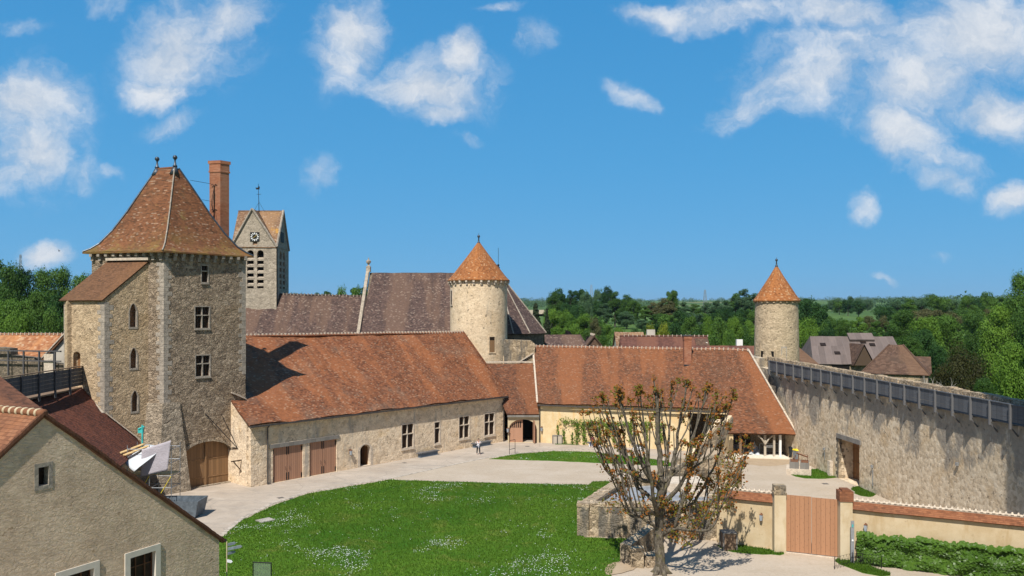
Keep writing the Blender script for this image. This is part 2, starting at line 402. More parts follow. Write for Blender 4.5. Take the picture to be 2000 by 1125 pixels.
m_stone('ashlar', [(.42, .39, .34), (.53, .49, .43), (.64, .60, .53)], (.46, .44, .41), sc=4, bump=.3, dist=.03, pits=.2)
m_stone('quoin_stone', [(.22, .21, .195), (.32, .305, .275), (.43, .405, .365)], (.27, .25, .22), sc=4, bump=.35, dist=.03, pits=.2)
m_stone('buttress_stone', [(.20, .18, .15), (.34, .305, .25), (.48, .44, .37)], (.27, .25, .22), sc=2.6, bump=1., dist=.12, pits=.7)
# curtain wall: rubble with grey weathering running down from the top
def m_rampart():
    m, t = mk('rampart'); p = t.pos(); z = t.new('ShaderNodeSeparateXYZ', Vector=p).outputs[2]
    n2 = t.noise(p, 2.4, 8, .72); n1 = t.noise(p, .3, 6, .65); n3 = t.noise(p, 7, 4, .7)
    v = t.new('ShaderNodeTexVoronoi', Vector=p, Scale=3.2); cell = t.new('ShaderNodeSeparateColor', Color=v.outputs['Color']).outputs[0]
    f = t.math('ADD', t.math('MULTIPLY', n2, .6), t.math('MULTIPLY', cell, .2)); f = t.math('ADD', f, t.math('MULTIPLY', n3, .2))
    c = t.ramp(f, [(.3, (.34, .26, .175)), (.5, (.63, .505, .35)), (.72, (.82, .70, .53))])
    c = t.mix(t.maprange(t.noise(p, .5, 5), .5, .7, 0, .5), c, (.52, .36, .19))
    st = t.noise(t.scale(p, (.55, .55, .3)), 1.0, 8, .7, .6)
    k = t.math('ADD', t.math('MULTIPLY', st, 1.0), t.maprange(z, 3.0, 7.6, -.12, .17, False))
    k = t.math('ADD', k, t.math('MULTIPLY', t.math('SUBTRACT', n1, .5), .5))
    k = t.math('SUBTRACT', k, t.maprange(z, 8.0, 8.8, 0, .12))
    c = t.mix(t.maprange(k, .5, .64, 0, .78), c, t.mix(n3, (.16, .145, .125), (.28, .255, .22)))
    pale = t.noise(t.scale(p, (1, 1, .2)), 2.6, 4, .6)
    c = t.mix(t.math('MULTIPLY', t.maprange(pale, .62, .7), t.maprange(z, 5.4, 7, 0, .55)), c, (.66, .61, .53))
    pit = t.maprange(t.noise(p, 3.4, 3, .5), .3, .37, .6, 0); c = t.mix(pit, c, (.07, .055, .04))
    h = t.math('ADD', t.math('MULTIPLY', n2, .8), t.math('MULTIPLY', v.outputs['Distance'], -.4))
    t.out(c, .95, t.bump(h, .6, .11))
m_rampart()
def m_roughcast():
    m, t = mk('roughcast'); p = t.pos(); n = t.noise(p, 1.3, 7, .62, .6); n1 = t.noise(p, .35, 5, .6); n3 = t.noise(p, 9, 5, .7)
    rg = t.noise(t.scale(p, (1.2, 1.2, 2.4)), 3.2, 5, .62, 1.2)
    c = t.ramp(t.math('ADD', t.math('MULTIPLY', n, .5), t.math('MULTIPLY', n1, .5)), [(.3, (.52, .385, .265)), (.5, (.69, .53, .37)), (.7, (.81, .645, .465))])
    c = t.mix(t.maprange(t.noise(p, .55, 6, .7, .5), .5, .72, 0, .5), c, (.33, .25, .18)); c = t.mix(t.maprange(t.noise(p, 1.9, 3), .29, .33, .55, 0), c, (.24, .15, .08))
    t.out(c, .95, t.bump(t.math('ADD', t.math('MULTIPLY', rg, .8), t.math('MULTIPLY', n3, .25)), 1.0, .2))
m_roughcast()
def m_render(name, lo, hi, stain, z0=0.0):
    m, t = mk(name); p = t.pos(); n = t.noise(p, .7, 7, .65); n3 = t.noise(p, 6, 5, .7)
    c = t.mix(t.maprange(n, .32, .68), lo, hi)
    st = t.noise(t.scale(p, (.9, .9, .25)), 1.3, 6, .65)
    c = t.mix(t.maprange(st, .5, .68, 0, .65), c, stain)
    c = t.mix(t.maprange(t.noise(p, 3.2, 4), .66, .75, 0, .5), c, tuple(x*.5 for x in stain))
    t.out(c, .95, t.bump(n3, .35, .03))
m_render('cream_render', (.62, .46, .25), (.72, .58, .36), (.66, .40, .14))
m_render('yellow_render', (.46, .345, .20), (.55, .44, .285), (.40, .27, .13))
m_render('pier_render', (.50, .40, .255), (.58, .485, .335), (.45, .33, .18))
m_render('house_render', (.45, .41, .34), (.55, .5, .42), (.4, .36, .3))
T1 = [(.085, .042, .026), (.21, .085, .045), (.32, .13, .065), (.43, .24, .14)]
m_tile('hall_tile', T1, (.25, .20, .165), lichen=(.30, .17, .05), lich=(.66, .8), speck=(.50, .36, .24))
m_tile('barn_tile', [(.075, .045, .032), (.18, .082, .048), (.28, .12, .065), (.37, .19, .11)], (.15, .09, .065), w=.2, h=.13, speck=(.46, .34, .24), streak=.55, speckamt=.5)
m_tile('lodge_tile', [(.06, .036, .028), (.15, .07, .045), (.24, .105, .06), (.36, .19, .12)], (.13, .085, .07), w=.2, h=.13, speck=(.46, .34, .24), speckamt=.5)
m_tile('donjon_tile', [(.09, .05, .03), (.19, .088, .048), (.275, .125, .066), (.36, .20, .12)], (.18, .12, .07), lichen=(.22, .15, .045), lich=(.56, .72), moss=20.2, w=.2, h=.13, speck=(.5, .38, .27))
m_tile('lean_tile', [(.11, .065, .042), (.17, .095, .058), (.225, .125, .077), (.29, .17, .11)], (.18, .115, .07), w=.2, h=.13, streak=.25)
m_tile('cone_tile', [(.19, .078, .034), (.36, .145, .055), (.46, .20, .078), (.55, .30, .14)], (.40, .19, .09), w=.26, h=.2, speck=(.66, .50, .30), streak=.3, lichen=(.42, .26, .10), lich=(.66, .78))
m_tile('church_tile', [(.05, .04, .044), (.105, .074, .074), (.16, .112, .108), (.27, .21, .19)], (.085, .06, .064), w=.24, h=.16, speck=(.42, .33, .26), streak=.75)
m_tile('belfry_tile', [(.12, .08, .06), (.25, .155, .105), (.35, .235, .165), (.50, .40, .32)], (.36, .32, .28), w=.24, h=.16, lichen=(.45, .24, .06), lich=(.56, .66), speck=(.6, .5, .4))
m_tile('wing_tile', [(.052, .024, .02), (.11, .042, .032), (.165, .062, .045), (.23, .10, .07)], (.09, .04, .035), w=.24, h=.17, streak=.2, bump=1.)
m_tile('orange_tile', [(.24, .10, .05), (.42, .18, .09), (.52, .27, .15), (.66, .45, .28)], (.5, .36, .22), w=.3, h=.25, speck=(.7, .55, .38))
m_tile('front_tile', [(.16, .075, .045), (.26, .12, .072), (.35, .17, .10), (.45, .25, .16)], (.30, .17, .11), w=.26, h=.2, bump=1.0)
m_tile('brown_tile', [(.08, .042, .028), (.165, .078, .048), (.24, .11, .068), (.30, .155, .10)], (.18, .09, .06), w=.24, h=.19, bump=1.2)
m_tile('village_tile', [(.07, .048, .04), (.125, .08, .064), (.18, .118, .095), (.29, .215, .17)], (.12, .10, .088), w=.3, h=.22)
m_tile('rust_tile', [(.10, .05, .045), (.15, .072, .064), (.19, .095, .082), (.25, .14, .12)], (.17, .11, .10), w=.3, h=.22, streak=.6)
m_tile('coping_tile', [(.16, .075, .045), (.27, .115, .065), (.35, .16, .09), (.45, .24, .15)], (.22, .12, .08), w=.22, h=.12, streak=.1)
m_tile('brick', [(.27, .11, .07), (.38, .165, .105), (.45, .22, .15), (.56, .36, .28)], (.50, .40, .34), w=.3, h=.1, streak=.2, bump=.3)
def m_corr():
    m, t = mk('corrugated_sheet'); uv = t.uv(); p = t.pos(); s = t.new('ShaderNodeSeparateXYZ', Vector=uv)
    col = t.math('FRACT', t.math('DIVIDE', s.outputs[0], .9)); fl = t.math('FLOOR', t.math('DIVIDE', s.outputs[0], .9))
    fl2 = t.math('ADD', fl, t.math('MULTIPLY', t.math('FLOOR', t.math('DIVIDE', s.outputs[1], 2.2)), 17))
    r = t.new('ShaderNodeTexWhiteNoise', dict(noise_dimensions='1D'), W=fl2).outputs['Value']
    n = t.noise(t.scale(uv, (2, .4, 1)), 1.4, 6, .65)
    c = t.mix(t.math('ADD', t.math('MULTIPLY', r, .35), t.math('MULTIPLY', n, .65)), (.085, .066, .058), (.215, .168, .148))
    c = t.mix(t.maprange(col, .93, 1, 0, .5), c, (.24, .2, .18))
    t.out(c, .8, t.bump(t.math('SINE', t.math('MULTIPLY', s.outputs[0], 42)), .4, .03))
m_corr()
m_plain('ridge_tile', (.30, .15, .09), .9, var=.35, sc=5); m_plain('mortar', (.50, .42, .33), .95, var=.2, sc=6)
m_plain('lead', (.07, .085, .105), .45, .5, .3); m_plain('iron', (.02, .02, .022), .6, .4, .3); m_plain('gutter', (.085, .075, .07), .5, .3, .2)
m_plain('steel', (.34, .36, .38), .45, .6, .15); m_plain('skip_metal', (.115, .14, .165), .55, .2, .3); m_plain('teal_paint', (.05, .42, .40), .5)
m_plain('plastic_sheet', (.52, .55, .58), .45, 0, .06, 1.2, .5, .05); m_plain('mesh_sheet', (.40, .37, .40), .8, 0, .1, 1.5, .6, .06); m_plain('board_new', (.55, .38, .18), .8)
m_plain('white_paint', (.78, .77, .73), .6, 0, .06); m_plain('frame_stone', (.60, .55, .465), .8, 0, .06, 3, .2); m_plain('sign_white', (.66, .69, .72), .5, 0, .05); m_plain('sign_grey', (.28, .32, .36), .5)
m_plain('pale_wood', (.60, .48, .30), .8); m_plain('bench_top', (.115, .115, .12), .7, 0, .3); m_plain('bench_side', (.60, .62, .66), .6, 0, .08); m_plain('bench_side_blue', (.10, .14, .19), .6, 0, .15)
m_wood('door_paint', (.37, .20, .125), .21, .16, .6, .9); m_wood('gate_wood', (.25, .145, .07), .26, .3, .7, .7); m_wood('big_gate', (.38, .195, .105), .27, .10, .55, .75)
m_wood('dark_boards', (.085, .082, .085), .22, .35, .8, .7); m_wood('post_grey', (.13, .128, .13), .5, .2, .8, .2); m_wood('rampart_boards', (.10, .105, .115), .55, .3, .75, .6); m_wood('old_wood', (.21, .14, .09), .18, .4, .85, .8)
m_wood('grey_beam', (.20, .185, .165), .5, .25, .85, .2); m_wood('oak_post', (.44, .38, .30), .5, .2, .8, .1); m_wood('porch_door', (.40, .22, .14), .15, .12, .6, .6); m_wood('brown_door', (.24, .12, .05), .18, .25, .7, .7)
m_plain('window_dark', (.022, .014, .010), .5, 0, .4, spec=.15); m_plain('casement_wood', (.10, .045, .022), .6); m_plain('interior_wood', (.20, .10, .05), .6, 0, .3); m_plain('painted_shade', (.008, .007, .006), 1)  # the near-black material is painted shade for the inside of openings
m_plain('lamp_glass', (.33, .37, .41), .1, 0, .05, spec=.7); m_plain('rust', (.16, .07, .035), .85); m_plain('weather_stain', (.1, .1, .09))
m_plain('slate_floor', (.25, .26, .275), .8, 0, .25, 1.5, .3); m_plain('slab_grey', (.36, .33, .29), .9, 0, .2); m_plain('concrete_lip', (.68, .63, .53), .85, 0, .1)
m_plain('clock_black', (.012, .012, .012), .6); m_plain('clock_white', (.8, .8, .78), .6); m_plain('clock_gold', (.6, .42, .12), .4, .5)
m_plain('bin_grey', (.19, .21, .23), .5, 0, .08); m_plain('bin_dark', (.035, .038, .04), .5); m_plain('bin_yellow', (.80, .62, .03), .5, 0, .05); m_plain('sack_white', (.70, .71, .72), .7, 0, .1, 3, .6, .05)
m_plain('skin', (.55, .33, .24), .6, 0, .05); m_plain('hair_dark', (.03, .02, .015), .6); m_plain('shirt_white', (.72, .70, .72), .8, 0, .08); m_plain('cloth_grey', (.22, .24, .28), .85); m_plain('cloth_black', (.015, .015, .018), .85); m_plain('cloth_red', (.17, .045, .05), .85, 0, .6, 12); m_plain('jeans', (.035, .05, .10), .85, 0, .2); m_plain('shoe_white', (.7, .7, .7), .7)
m_plain('kerb', (.40, .35, .29), .9, 0, .35, 2.5, .5, .03); m_plain('drain', (.13, .115, .10), .8); 
m, t_ = mk('glass_panel'); t_.out((.25, .3, .27), .08, spec=.5, extra=lambda b: setattr(b.inputs['Alpha'], 'default_value', .22))
def m_bark():
    m, t = mk('bark'); p = t.pos(); n = t.noise(t.scale(p, (1, 1, .45)), 9, 7, .7); n1 = t.noise(p, 2.3, 4)
    c = t.ramp(n, [(.3, (.03, .025, .018)), (.5, (.10, .083, .062)), (.7, (.23, .20, .155))]); c = t.mix(t.maprange(n1, .52, .68, 0, .6), c, (.14, .125, .05))
    t.out(c, .95, t.bump(n, .8, .04))
m_bark()
m_plain('trunk_bark', (.09, .075, .06), .95, 0, .4); m_plain('bare_bark', (.36, .33, .29), .95, 0, .3)
def m_ground():
    m, t = mk('gravel'); p = t.pos(); n = t.noise(p, .22, 6, .6); f = t.noise(p, 6, 6, .75); g = t.noise(p, 26, 3, .7)
    c = t.mix(t.maprange(n, .35, .65), (.38, .305, .225), (.445, .37, .29)); c = t.mix(t.maprange(f, .3, .7, 0, .4), c, (.30, .235, .165)); tr = t.noise(t.new('ShaderNodeMapping', Vector=p, Rotation=(0, 0, .7), Scale=(.12, 1.1, 1)).outputs[0], 1.0, 6, .65, .4); c = t.mix(t.maprange(tr, .5, .68, 0, .5), c, (.33, .26, .185)); c = t.mix(t.maprange(t.noise(p, .8, 7, .7), .52, .7, 0, .45), c, (.31, .25, .18)); c = t.mix(t.maprange(g, .35, .7, 0, .4), c, (.62, .54, .44)); c = t.mix(t.maprange(t.noise(p, 2.6, 8, .8), .5, .66, 0, .4), c, (.30, .235, .165)); c = t.mix(t.maprange(t.noise(p, 1.7, 8, .8), .58, .7, 0, .4), c, (.60, .52, .42))
    t.out(c, .95, t.bump(t.math('ADD', f, g), .5, .03))
    m, t = mk('asphalt_path'); p = t.pos(); n = t.noise(p, .3, 6, .65, .5); f = t.noise(p, 9, 5, .7); st = t.noise(t.scale(p, (.5, 1.2, 1)), .7, 6, .65)
    c = t.mix(t.maprange(n, .3, .7), (.37, .305, .24), (.46, .385, .31)); c = t.mix(t.maprange(st, .52, .66, 0, .6), c, (.52, .445, .365)); c = t.mix(t.maprange(f, .4, .7, 0, .35), c, (.24, .21, .185)); c = t.mix(t.maprange(t.noise(p, 1.1, 7, .72), .5, .68, 0, .5), c, (.27, .24, .21)); tr = t.noise(t.new('ShaderNodeMapping', Vector=p, Rotation=(0, 0, .62), Scale=(.1, 1.5, 1)).outputs[0], 1.0, 6, .65, .3); c = t.mix(t.maprange(tr, .52, .66, 0, .5), c, (.28, .25, .215))
    cr = t.new('ShaderNodeTexVoronoi', dict(feature='DISTANCE_TO_EDGE'), Vector=p, Scale=.22).outputs['Distance']
    c = t.mix(t.maprange(cr, .0, .012, .45, 0), c, (.2, .18, .16)); t.out(c, .95, t.bump(f, .35, .02))
    m, t = mk('lawn'); p = t.pos(); n = t.noise(p, .13, 7, .66, .6); f = t.noise(p, 3.2, 8, .78); b = t.noise(p, .38, 7, .68, .8)
    c = t.mix(t.maprange(n, .36, .62), (.046, .128, .009), (.095, .178, .015)); c = t.mix(t.maprange(f, .38, .68, 0, .5), c, (.030, .095, .008))
    c = t.mix(t.maprange(b, .52, .66, 0, .75), c, (.14, .165, .03)); c = t.mix(t.maprange(t.noise(p, .9, 6, .7), .62, .72, 0, .6), c, (.19, .165, .065)); t.out(c, .9, t.bump(f, .8, .07), spec=.1)
    m, t = mk('meadow'); p = t.pos(); v = t.new('ShaderNodeTexVoronoi', Vector=p, Scale=.0035); cell = t.new('ShaderNodeSeparateColor', Color=v.outputs['Color']).outputs[0]
    n = t.noise(p, .02, 6, .6); c = t.ramp(cell, [(0, (.06, .11, .028)), (.35, (.085, .145, .035)), (.7, (.10, .17, .04)), (.92, (.22, .19, .09))], 'CONSTANT'); c = t.mix(t.maprange(n, .35, .7, 0, .5), c, (.05, .09, .025)); t.out(c, .95, spec=.1)
    m, t = mk('wheat'); t.out(t.mix(t.noise(t.pos(), .02, 4), (.32, .25, .15), (.44, .36, .24)), .95, spec=.1)
    m, t = mk('daisy_white'); t.out((.75, .77, .72), .8)
    m, t = mk('dirt'); p = t.pos(); t.out(t.mix(t.noise(p, 1.2, 6), (.30, .215, .13), (.44, .34, .235)), .95, t.bump(t.noise(p, 9, 4), .5, .03))
m_ground()
m_leaf('leaf_mid', (0.0284, 0.0712, 0.0137), (0.0866, 0.1711, 0.0274)); m_leaf('leaf_dark', (0.0137, 0.0438, 0.0123), (0.0411, 0.1027, 0.0234)); m_leaf('leaf_bright', (0.0473, 0.1163, 0.0137), (0.1337, 0.2395, 0.0301)); m_leaf('leaf_yellow', (0.1027, 0.1437, 0.0137), (0.2053, 0.2395, 0.0247)); m_leaf('leaf_haze_blue', (0.0411, 0.0848, 0.0411), (0.089, 0.1643, 0.0712)); m_leaf('leaf_olive', (0.0753, 0.0848, 0.0301), (0.1506, 0.1437, 0.0616)); m_leaf('leaf_purple', (0.014, 0.01, 0.013), (0.032, 0.02, 0.024)); m_leaf('leaf_conifer', (0.015, 0.0275, 0.0125), (0.04, 0.0562, 0.025), .1); m_leaf('leaf_yew', (0.0225, 0.0275, 0.0075), (0.0525, 0.0525, 0.015), .1)  # the blue leaf tone has distance haze put into its colour
m_leaf('leaf_rust', (0.11, 0.036, 0.008), (0.34, 0.135, 0.03), .3); m_leaf('leaf_young', (0.06, 0.075, 0.01), (0.15, 0.14, 0.02), .3); m_leaf('leaf_ivy', (0.04, 0.1, 0.01), (0.12, 0.21, 0.03), .2, .35); m_leaf('leaf_vine', (0.06, 0.13, 0.012), (0.15, 0.235, 0.03), .3); m_leaf('grass_blade', (0.034, 0.09, 0.008), (0.08, 0.155, 0.014), .3)

# ---------------------------------------------------------------- ground
HK = [(0, 0), (155, 0), (205, 5), (250, 9.5), (450, 13.4), (900, 20.5), (2000, 44), (5000, 103), (6500, 104), (9000, 60)]
def hgt(r):
    for (a, b), (c, d) in zip(HK, HK[1:]):
        if r <= c: return b+(d-b)*(r-a)/(c-a)
    return HK[-1][1]
def terr(x, y):
    r = math.hypot(x, y); return hgt(r)+(min(1, max(0, (r-170)/400))*3.0*noise.noise(V3(x*.004, y*.004, 0)))
def terrain():
    rad = [0, 60, 110, 155, 180, 205, 230, 250, 300, 360, 450, 560, 700, 900, 1200, 1600, 2000, 2700, 3500, 4300, 5000, 5700, 6500, 9000]; n = 144
    mb = MB(); vs = [V3(0, 0, -.02)]; fs = []
    for r in rad[1:]:
        for k in range(n):
            a = 2*math.pi*k/n; x, y = r*math.sin(a), r*math.cos(a); vs.append(V3(x, y, terr(x, y)-.02))
    for k in range(n): fs.append((0, 1+(k+1) % n, 1+k))
    for i in range(len(rad)-2):
        for k in range(n): fs.append((1+i*n+k, 1+i*n+(k+1) % n, 1+(i+1)*n+(k+1) % n, 1+(i+1)*n+k))
    mb.add(vs, fs); struct(mb.build('terrain', 'meadow', smooth=True))
terrain()
def smooth_poly(pts, it=2):
    for _ in range(it):
        q = []
        for i in range(len(pts)):
            a, b = pts[i], pts[(i+1) % len(pts)]; q += [a.lerp(b, .25), a.lerp(b, .75)]
        pts = q
    return pts
def ground_sheet(name, mat, pts, z, wob=.0, it=0, depth=.0):
    pts = [Vector(p) for p in pts]
    if it: pts = smooth_poly(pts, it)
    if wob:
        q = []
        for i in range(len(pts)):
            a, b = pts[i], pts[(i+1) % len(pts)]; n = max(1, int((b-a).length/.5))
            for k in range(n):
                p = a.lerp(b, k/n); q.append(p+V3(noise.noise(p*1.3), noise.noise(p*1.3+V3(9, 9, 9)), 0)*wob)
        pts = q
    pts = [V3(p.x, p.y, z) for p in pts]; tr = tessellate_polygon([pts]); fs = []
    for t in tr:
        a, b, c = [pts[i] for i in t]; t = list(t)
        if (b-a).cross(c-a).z < 0: t = t[::-1]
        fs.append(t)
    mb = MB(); n = len(pts); vs = list(pts)
    if depth:
        vs += [p-V3(0, 0, depth) for p in pts]; fs += [[i, n+i, n+(i+1) % n, (i+1) % n] for i in range(n)]
    mb.add(vs, fs); o = struct(mb.build(name, mat)); return o, pts
ground_sheet('courtyard_gravel', 'gravel', [(-55, 18, 0), (31.5, 18, 0), (31, 60, 0), (29, 96, 0), (0, 101, 0), (-20, 90, 0), (-31, 72, 0), (-46, 66, 0)], .004)
g = G
path_low = [(300, 1100), (395, 1052), (432, 1046), (470, 1014), (530, 984), (600, 961), (690, 946), (770, 933), (850, 915), (950, 894), (1050, 881), (1130, 878), (1200, 881), (1260, 890), (1330, 893)]
path_up = [(1350, 868), (1270, 860), (1060, 856), (985, 852), (800, 880), (520, 938), (455, 930), (350, 955), (250, 1000)]
ground_sheet('courtyard_path', 'asphalt_path', [g(*p) for p in path_low+path_up], .010, .05)
mbk = MB(); pl = [g(*p) for p in path_low[2:-1]]
def resample(pts, step):
    out = [pts[0]]; acc = 0
    for a, b in zip(pts, pts[1:]):
        L = (b-a).length; d = step-acc
        while d <= L: out.append(a.lerp(b, d/L)); d += step
        acc = (acc+L) % step
    return out
rs = resample(pl, .42)
for a, b in zip(rs, rs[1:]):
    d = (b-a).normalized(); sd = V3(-d.y, d.x, 0); w = .34+.08*random.random()
    mbk.box(a-sd*w/2+V3(0, 0, -.05), (b-a)*.94, sd*w, (0, 0, .07+.015*random.random()))
struct(mbk.build('kerb_strip', 'kerb'))
lawn_px = [(400, 1075), (430, 1052), (470, 1019), (530, 989), (600, 965), (690, 949.5), (765, 937), (800, 939), (900, 942), (1000, 944.5), (1150, 947.5), (1158, 941), (1190, 940.5), (1215, 960), (1140, 1030), (1140, 1050), (1236, 1053), (1240, 1085), (1205, 1098), (1185, 1160), (900, 1400), (350, 1400)]
_, LAWN = ground_sheet('lawn', 'lawn', [g(*p) for p in lawn_px], .035, .20, 0, .05)
small_px = [(955, 897), (1010, 887), (1080, 881.5), (1150, 883), (1200, 888), (1250, 893.5), (1300, 901), (1330, 912), (1180, 905), (1080, 900.5)]
_, LAWN2 = ground_sheet('small_lawn', 'lawn', [g(*p) for p in small_px], .035, .16, 0, .05)
patches = []
for nm, pp in (('grass_verge', [(1532, 922), (1552, 912), (1590, 918), (1600, 908), (1630, 920), (1648, 932), (1600, 936), (1560, 934)]), ('grass_verge', [(1660, 952), (1690, 949), (1712, 962), (1705, 972), (1675, 968)]), ('grass_verge', [(1400, 1062), (1450, 1066), (1530, 1078), (1536, 1084), (1470, 1082), (1420, 1078)]), ('grass_verge', [(1622, 1092), (1665, 1095), (1700, 1106), (1760, 1125), (1700, 1125), (1650, 1106)]), ('grass_verge', [(1085, 866), (1160, 864), (1330, 866), (1330, 870), (1160, 868.5), (1085, 869)])):
    _, q = ground_sheet(nm, 'lawn', [g(*p) for p in pp], .022, .30, 1, .03); patches.append(q)
ground_sheet('bare_earth', 'dirt', [g(*p) for p in [(1440, 890), (1545, 893), (1550, 905), (1500, 912), (1445, 905)]], .012, .2, 1)
ground_sheet('bare_earth', 'dirt', [g(*p) for p in [(1185, 1100), (1240, 1096), (1250, 1110), (1200, 1124), (1180, 1122)]], .040, .2, 1)
for i, (x, y, w, h) in enumerate([(548, 972.5, 12, 3), (568, 974, 9, 2.5), (525, 945.5, 9, 2), (1612, 945, 11, 3), (790, 904, 7, 1.5), (1030, 872, 8, 1.5)]):
    p = g(x, y); mb = MB(); mb.cbox((p.x, p.y, -.02), w/F*p.y, .5, .037, .7 if x < 900 else 0)
    o = mb.build('drain_cover', 'drain'); tag(o, ['dark iron drain grate set in the path at the lawn bend', 'second drain grate just right of it on the lawn kerb', 'small drain cover at the foot of the long hall downpipe', 'drain cover alone in the gravel before the rampart doorway', 'small drain cover in the path near the arched hall door', 'small drain cover before the vaulted porch doors'][i], 'drain cover')
p = g(518, 1018); mb = MB(); mb.cbox((p.x, p.y, -.02), 1.1, .9, .13, .8); tag(mb.build('inspection_slab', 'slab_grey'), 'pale square inspection slab lying in the lawn near the path edge', 'slab')
# grass and daisies
def inside(pts):
    xs = np.array([p.x for p in pts]); ys = np.array([p.y for p in pts])
    def f(x, y):
        r = np.zeros(len(x), bool); j = len(xs)-1
        for i in range(len(xs)):
            c = ((ys[i] > y) != (ys[j] > y)) & (x < (xs[j]-xs[i])*(y-ys[i])/(ys[j]-ys[i]+1e-12)+xs[i]); r ^= c; j = i
        return r
    return f
def scatter(pts, n):
    f = inside(pts); xs = [p.x for p in pts]; ys = [p.y for p in pts]
    x = RNG.uniform(min(xs), max(xs), n); y = RNG.uniform(max(38, min(ys)), max(ys), n); k = f(x, y); return x[k], y[k]
def blades(name, polys, n):
    vs = []
    for pts, z, m in polys:
        x, y = scatter(pts, m); k = len(x); a = RNG.uniform(0, 6.28, k); h = RNG.uniform(.05, .14, k); w = RNG.uniform(.012, .03, k); tx = RNG.normal(0, .05, k); ty = RNG.normal(0, .05, k)
        b = np.stack([x, y, np.full(k, z)], 1); d = np.stack([np.cos(a)*w, np.sin(a)*w, np.zeros(k)], 1); tip = b+np.stack([tx, ty, h], 1)
        vs.append(np.stack([b-d, b+d, tip], 1).reshape(-1, 3))
    o = link_mesh(name, np_mesh(name, np.concatenate(vs), 3, 'grass_blade')); o['kind'] = 'stuff'; tag(o, 'short green grass of the courtyard lawns and verges', 'grass'); return o
blades('grass', [(LAWN, .035, 170000), (LAWN2, .035, 14000)]+[(q, .022, 5000) for q in patches], 0)
def daisies():
    x, y = scatter(LAWN, 150000); d = np.array([noise.noise(V3(a*.22, b*.22, 3))+.55*noise.noise(V3(a*.7, b*.7, 8))+.35*noise.noise(V3(a*2.2, b*2.2, 1)) for a, b in zip(x, y)])
    c = G(650, 1085); d += .75*np.exp(-(((x-c.x)/2.6)**2+((y-c.y)/1.5)**2)); d -= .16
    k = RNG.random(len(x)) < np.clip(d*.42, .003, .45); x, y = x[k], y[k]
    x2, y2 = scatter(LAWN2, 9000); d2 = np.array([noise.noise(V3(a*.35, b*.35, 5)) for a, b in zip(x2, y2)]); k = RNG.random(len(x2)) < np.clip(d2*.8, .02, .5); x = np.r_[x, x2[k]]; y = np.r_[y, y2[k]]
    n = len(x); s = RNG.uniform(.018, .034, n); a0 = RNG.uniform(0, 6.28, n); c = np.stack([x, y, RNG.uniform(.09, .15, n)], 1); q = []
    for j in range(5):
        a = a0+j*2*np.pi/5; q.append(c+np.stack([np.cos(a)*s, np.sin(a)*s, RNG.normal(0, .006, n)], 1))
    o = link_mesh('daisies', np_mesh('daisies', np.stack(q, 1), 5, 'daisy_white')); o['kind'] = 'stuff'; tag(o, 'white daisies scattered in drifts over the lawn', 'daisies')
daisies()
fld = MB(); vs = []; fs = []
for j in range(7):
    for i in range(7):
        a = math.atan(((985+(1095-985)*i/6)-1000)/F); r = 470+330*j/6; x, y = r*math.sin(a), r*math.cos(a); vs.append(V3(x, y, terr(x, y)+1.4))
for j in range(6):
    for i in range(6): fs.append((j*7+i, j*7+i+1, (j+1)*7+i+1, (j+1)*7+i))
fld.add(vs, fs); struct(fld.build('field', 'wheat', smooth=True))
def z3(p, z): return V3(p[0], p[1], z)
# ================================================================ gatehouse tower
hu = Vector((.657, .753)); hu.normalize(); ta = Vector((-.98, .2)).normalized()
C0 = Vector((-29.2, 67.4)); E0 = C0+hu*7.55; L0 = C0+ta*6.9; B0 = L0+hu*7.55
P1 = C0+ta*1.45; Q1 = P1-hu*3.55; R1 = Q1+ta*3.75; R2 = R1+hu*3.55
t = thing('gatehouse_tower', 'tall square rubble gatehouse tower under a flared brown tile roof with two ball finials', 'tower', z3(C0, 0)); tower = t
ZE = 20.35
mb = MB(); wD = Wall(C0, E0); holesD = []
w1 = wD.rect(393, 407, 518, 552); w2 = wD.rect(380.5, 409.5, 598.5, 641.5); w3 = wD.rect(381.5, 410.5, 693.5, 735.5)
holesD.append(window(wD, *w1, t, 'quoin_stone', mull=False, trans=.66, sur=.05)); holesD.append(window(wD, *w2, t, 'quoin_stone', trans=.6, sur=.05)); holesD.append(window(wD, *w3, t, 'quoin_stone', trans=.6, sur=.05))
ga, gb = wD.sz(357, 0)[0], wD.sz(452, 0)[0]
GATE = arch_hole(ga, gb, .03, 2.75, wD.sz(405, 862)[1]); holesD.append(GATE)
wD.emit(mb, rect_hole(0, wD.L, -.6, ZE), holesD, 1.0)
for a, b, i0, i1 in ((E0, B0, .56, .02), (B0, L0, .02, .56), (L0, C0, .001, .001)): Wall(a, b).emit(mb, rect_hole(i0, Wall(a, b).L-i1, -.6, ZE-.003), (), .9)
mb.build('wall', 'rubble', t)
mb = MB(); ring_poly(wD, mb, GATE, .42, -.3, .035); fix_normals(mb.build('gate_arch', 'buttress_stone', t))
gm = (ga+gb)/2
for a, b in ((ga-.1, gm-.03), (gm+.03, gb+.1)):
    mb = MB(); hole = [(max(a, min(b, s)), z) for s, z in arch_hole(ga-.1, gb+.1, -.1, 2.75, GATE[0][1]+wD.sz(405, 862)[1]+.05)]
    keep = [hole[0]]
    for q in hole[1:]:
        if abs(q[0]-keep[-1][0])+abs(q[1]-keep[-1][1]) > 1e-3: keep.append(q)
    top = max(z for s, z in keep)
    fill(wD, mb, keep, -.45); leaf = mb.build('gate_leaf', 'gate_wood', t)
    mb = MB()
    for zz in (.7, 2.3): wD.wbox(mb, a+.1, b-.1, zz, zz+.1, -.452, -.42)
    sub(mb, 'rail', 'gate_wood', leaf)
mb = MB(); wD.wbox(mb, gm-.06, gm+.06, .03, wD.sz(405, 862)[1]-.03, -.44, -.33); mb.build('gate_post', 'gate_wood', t)
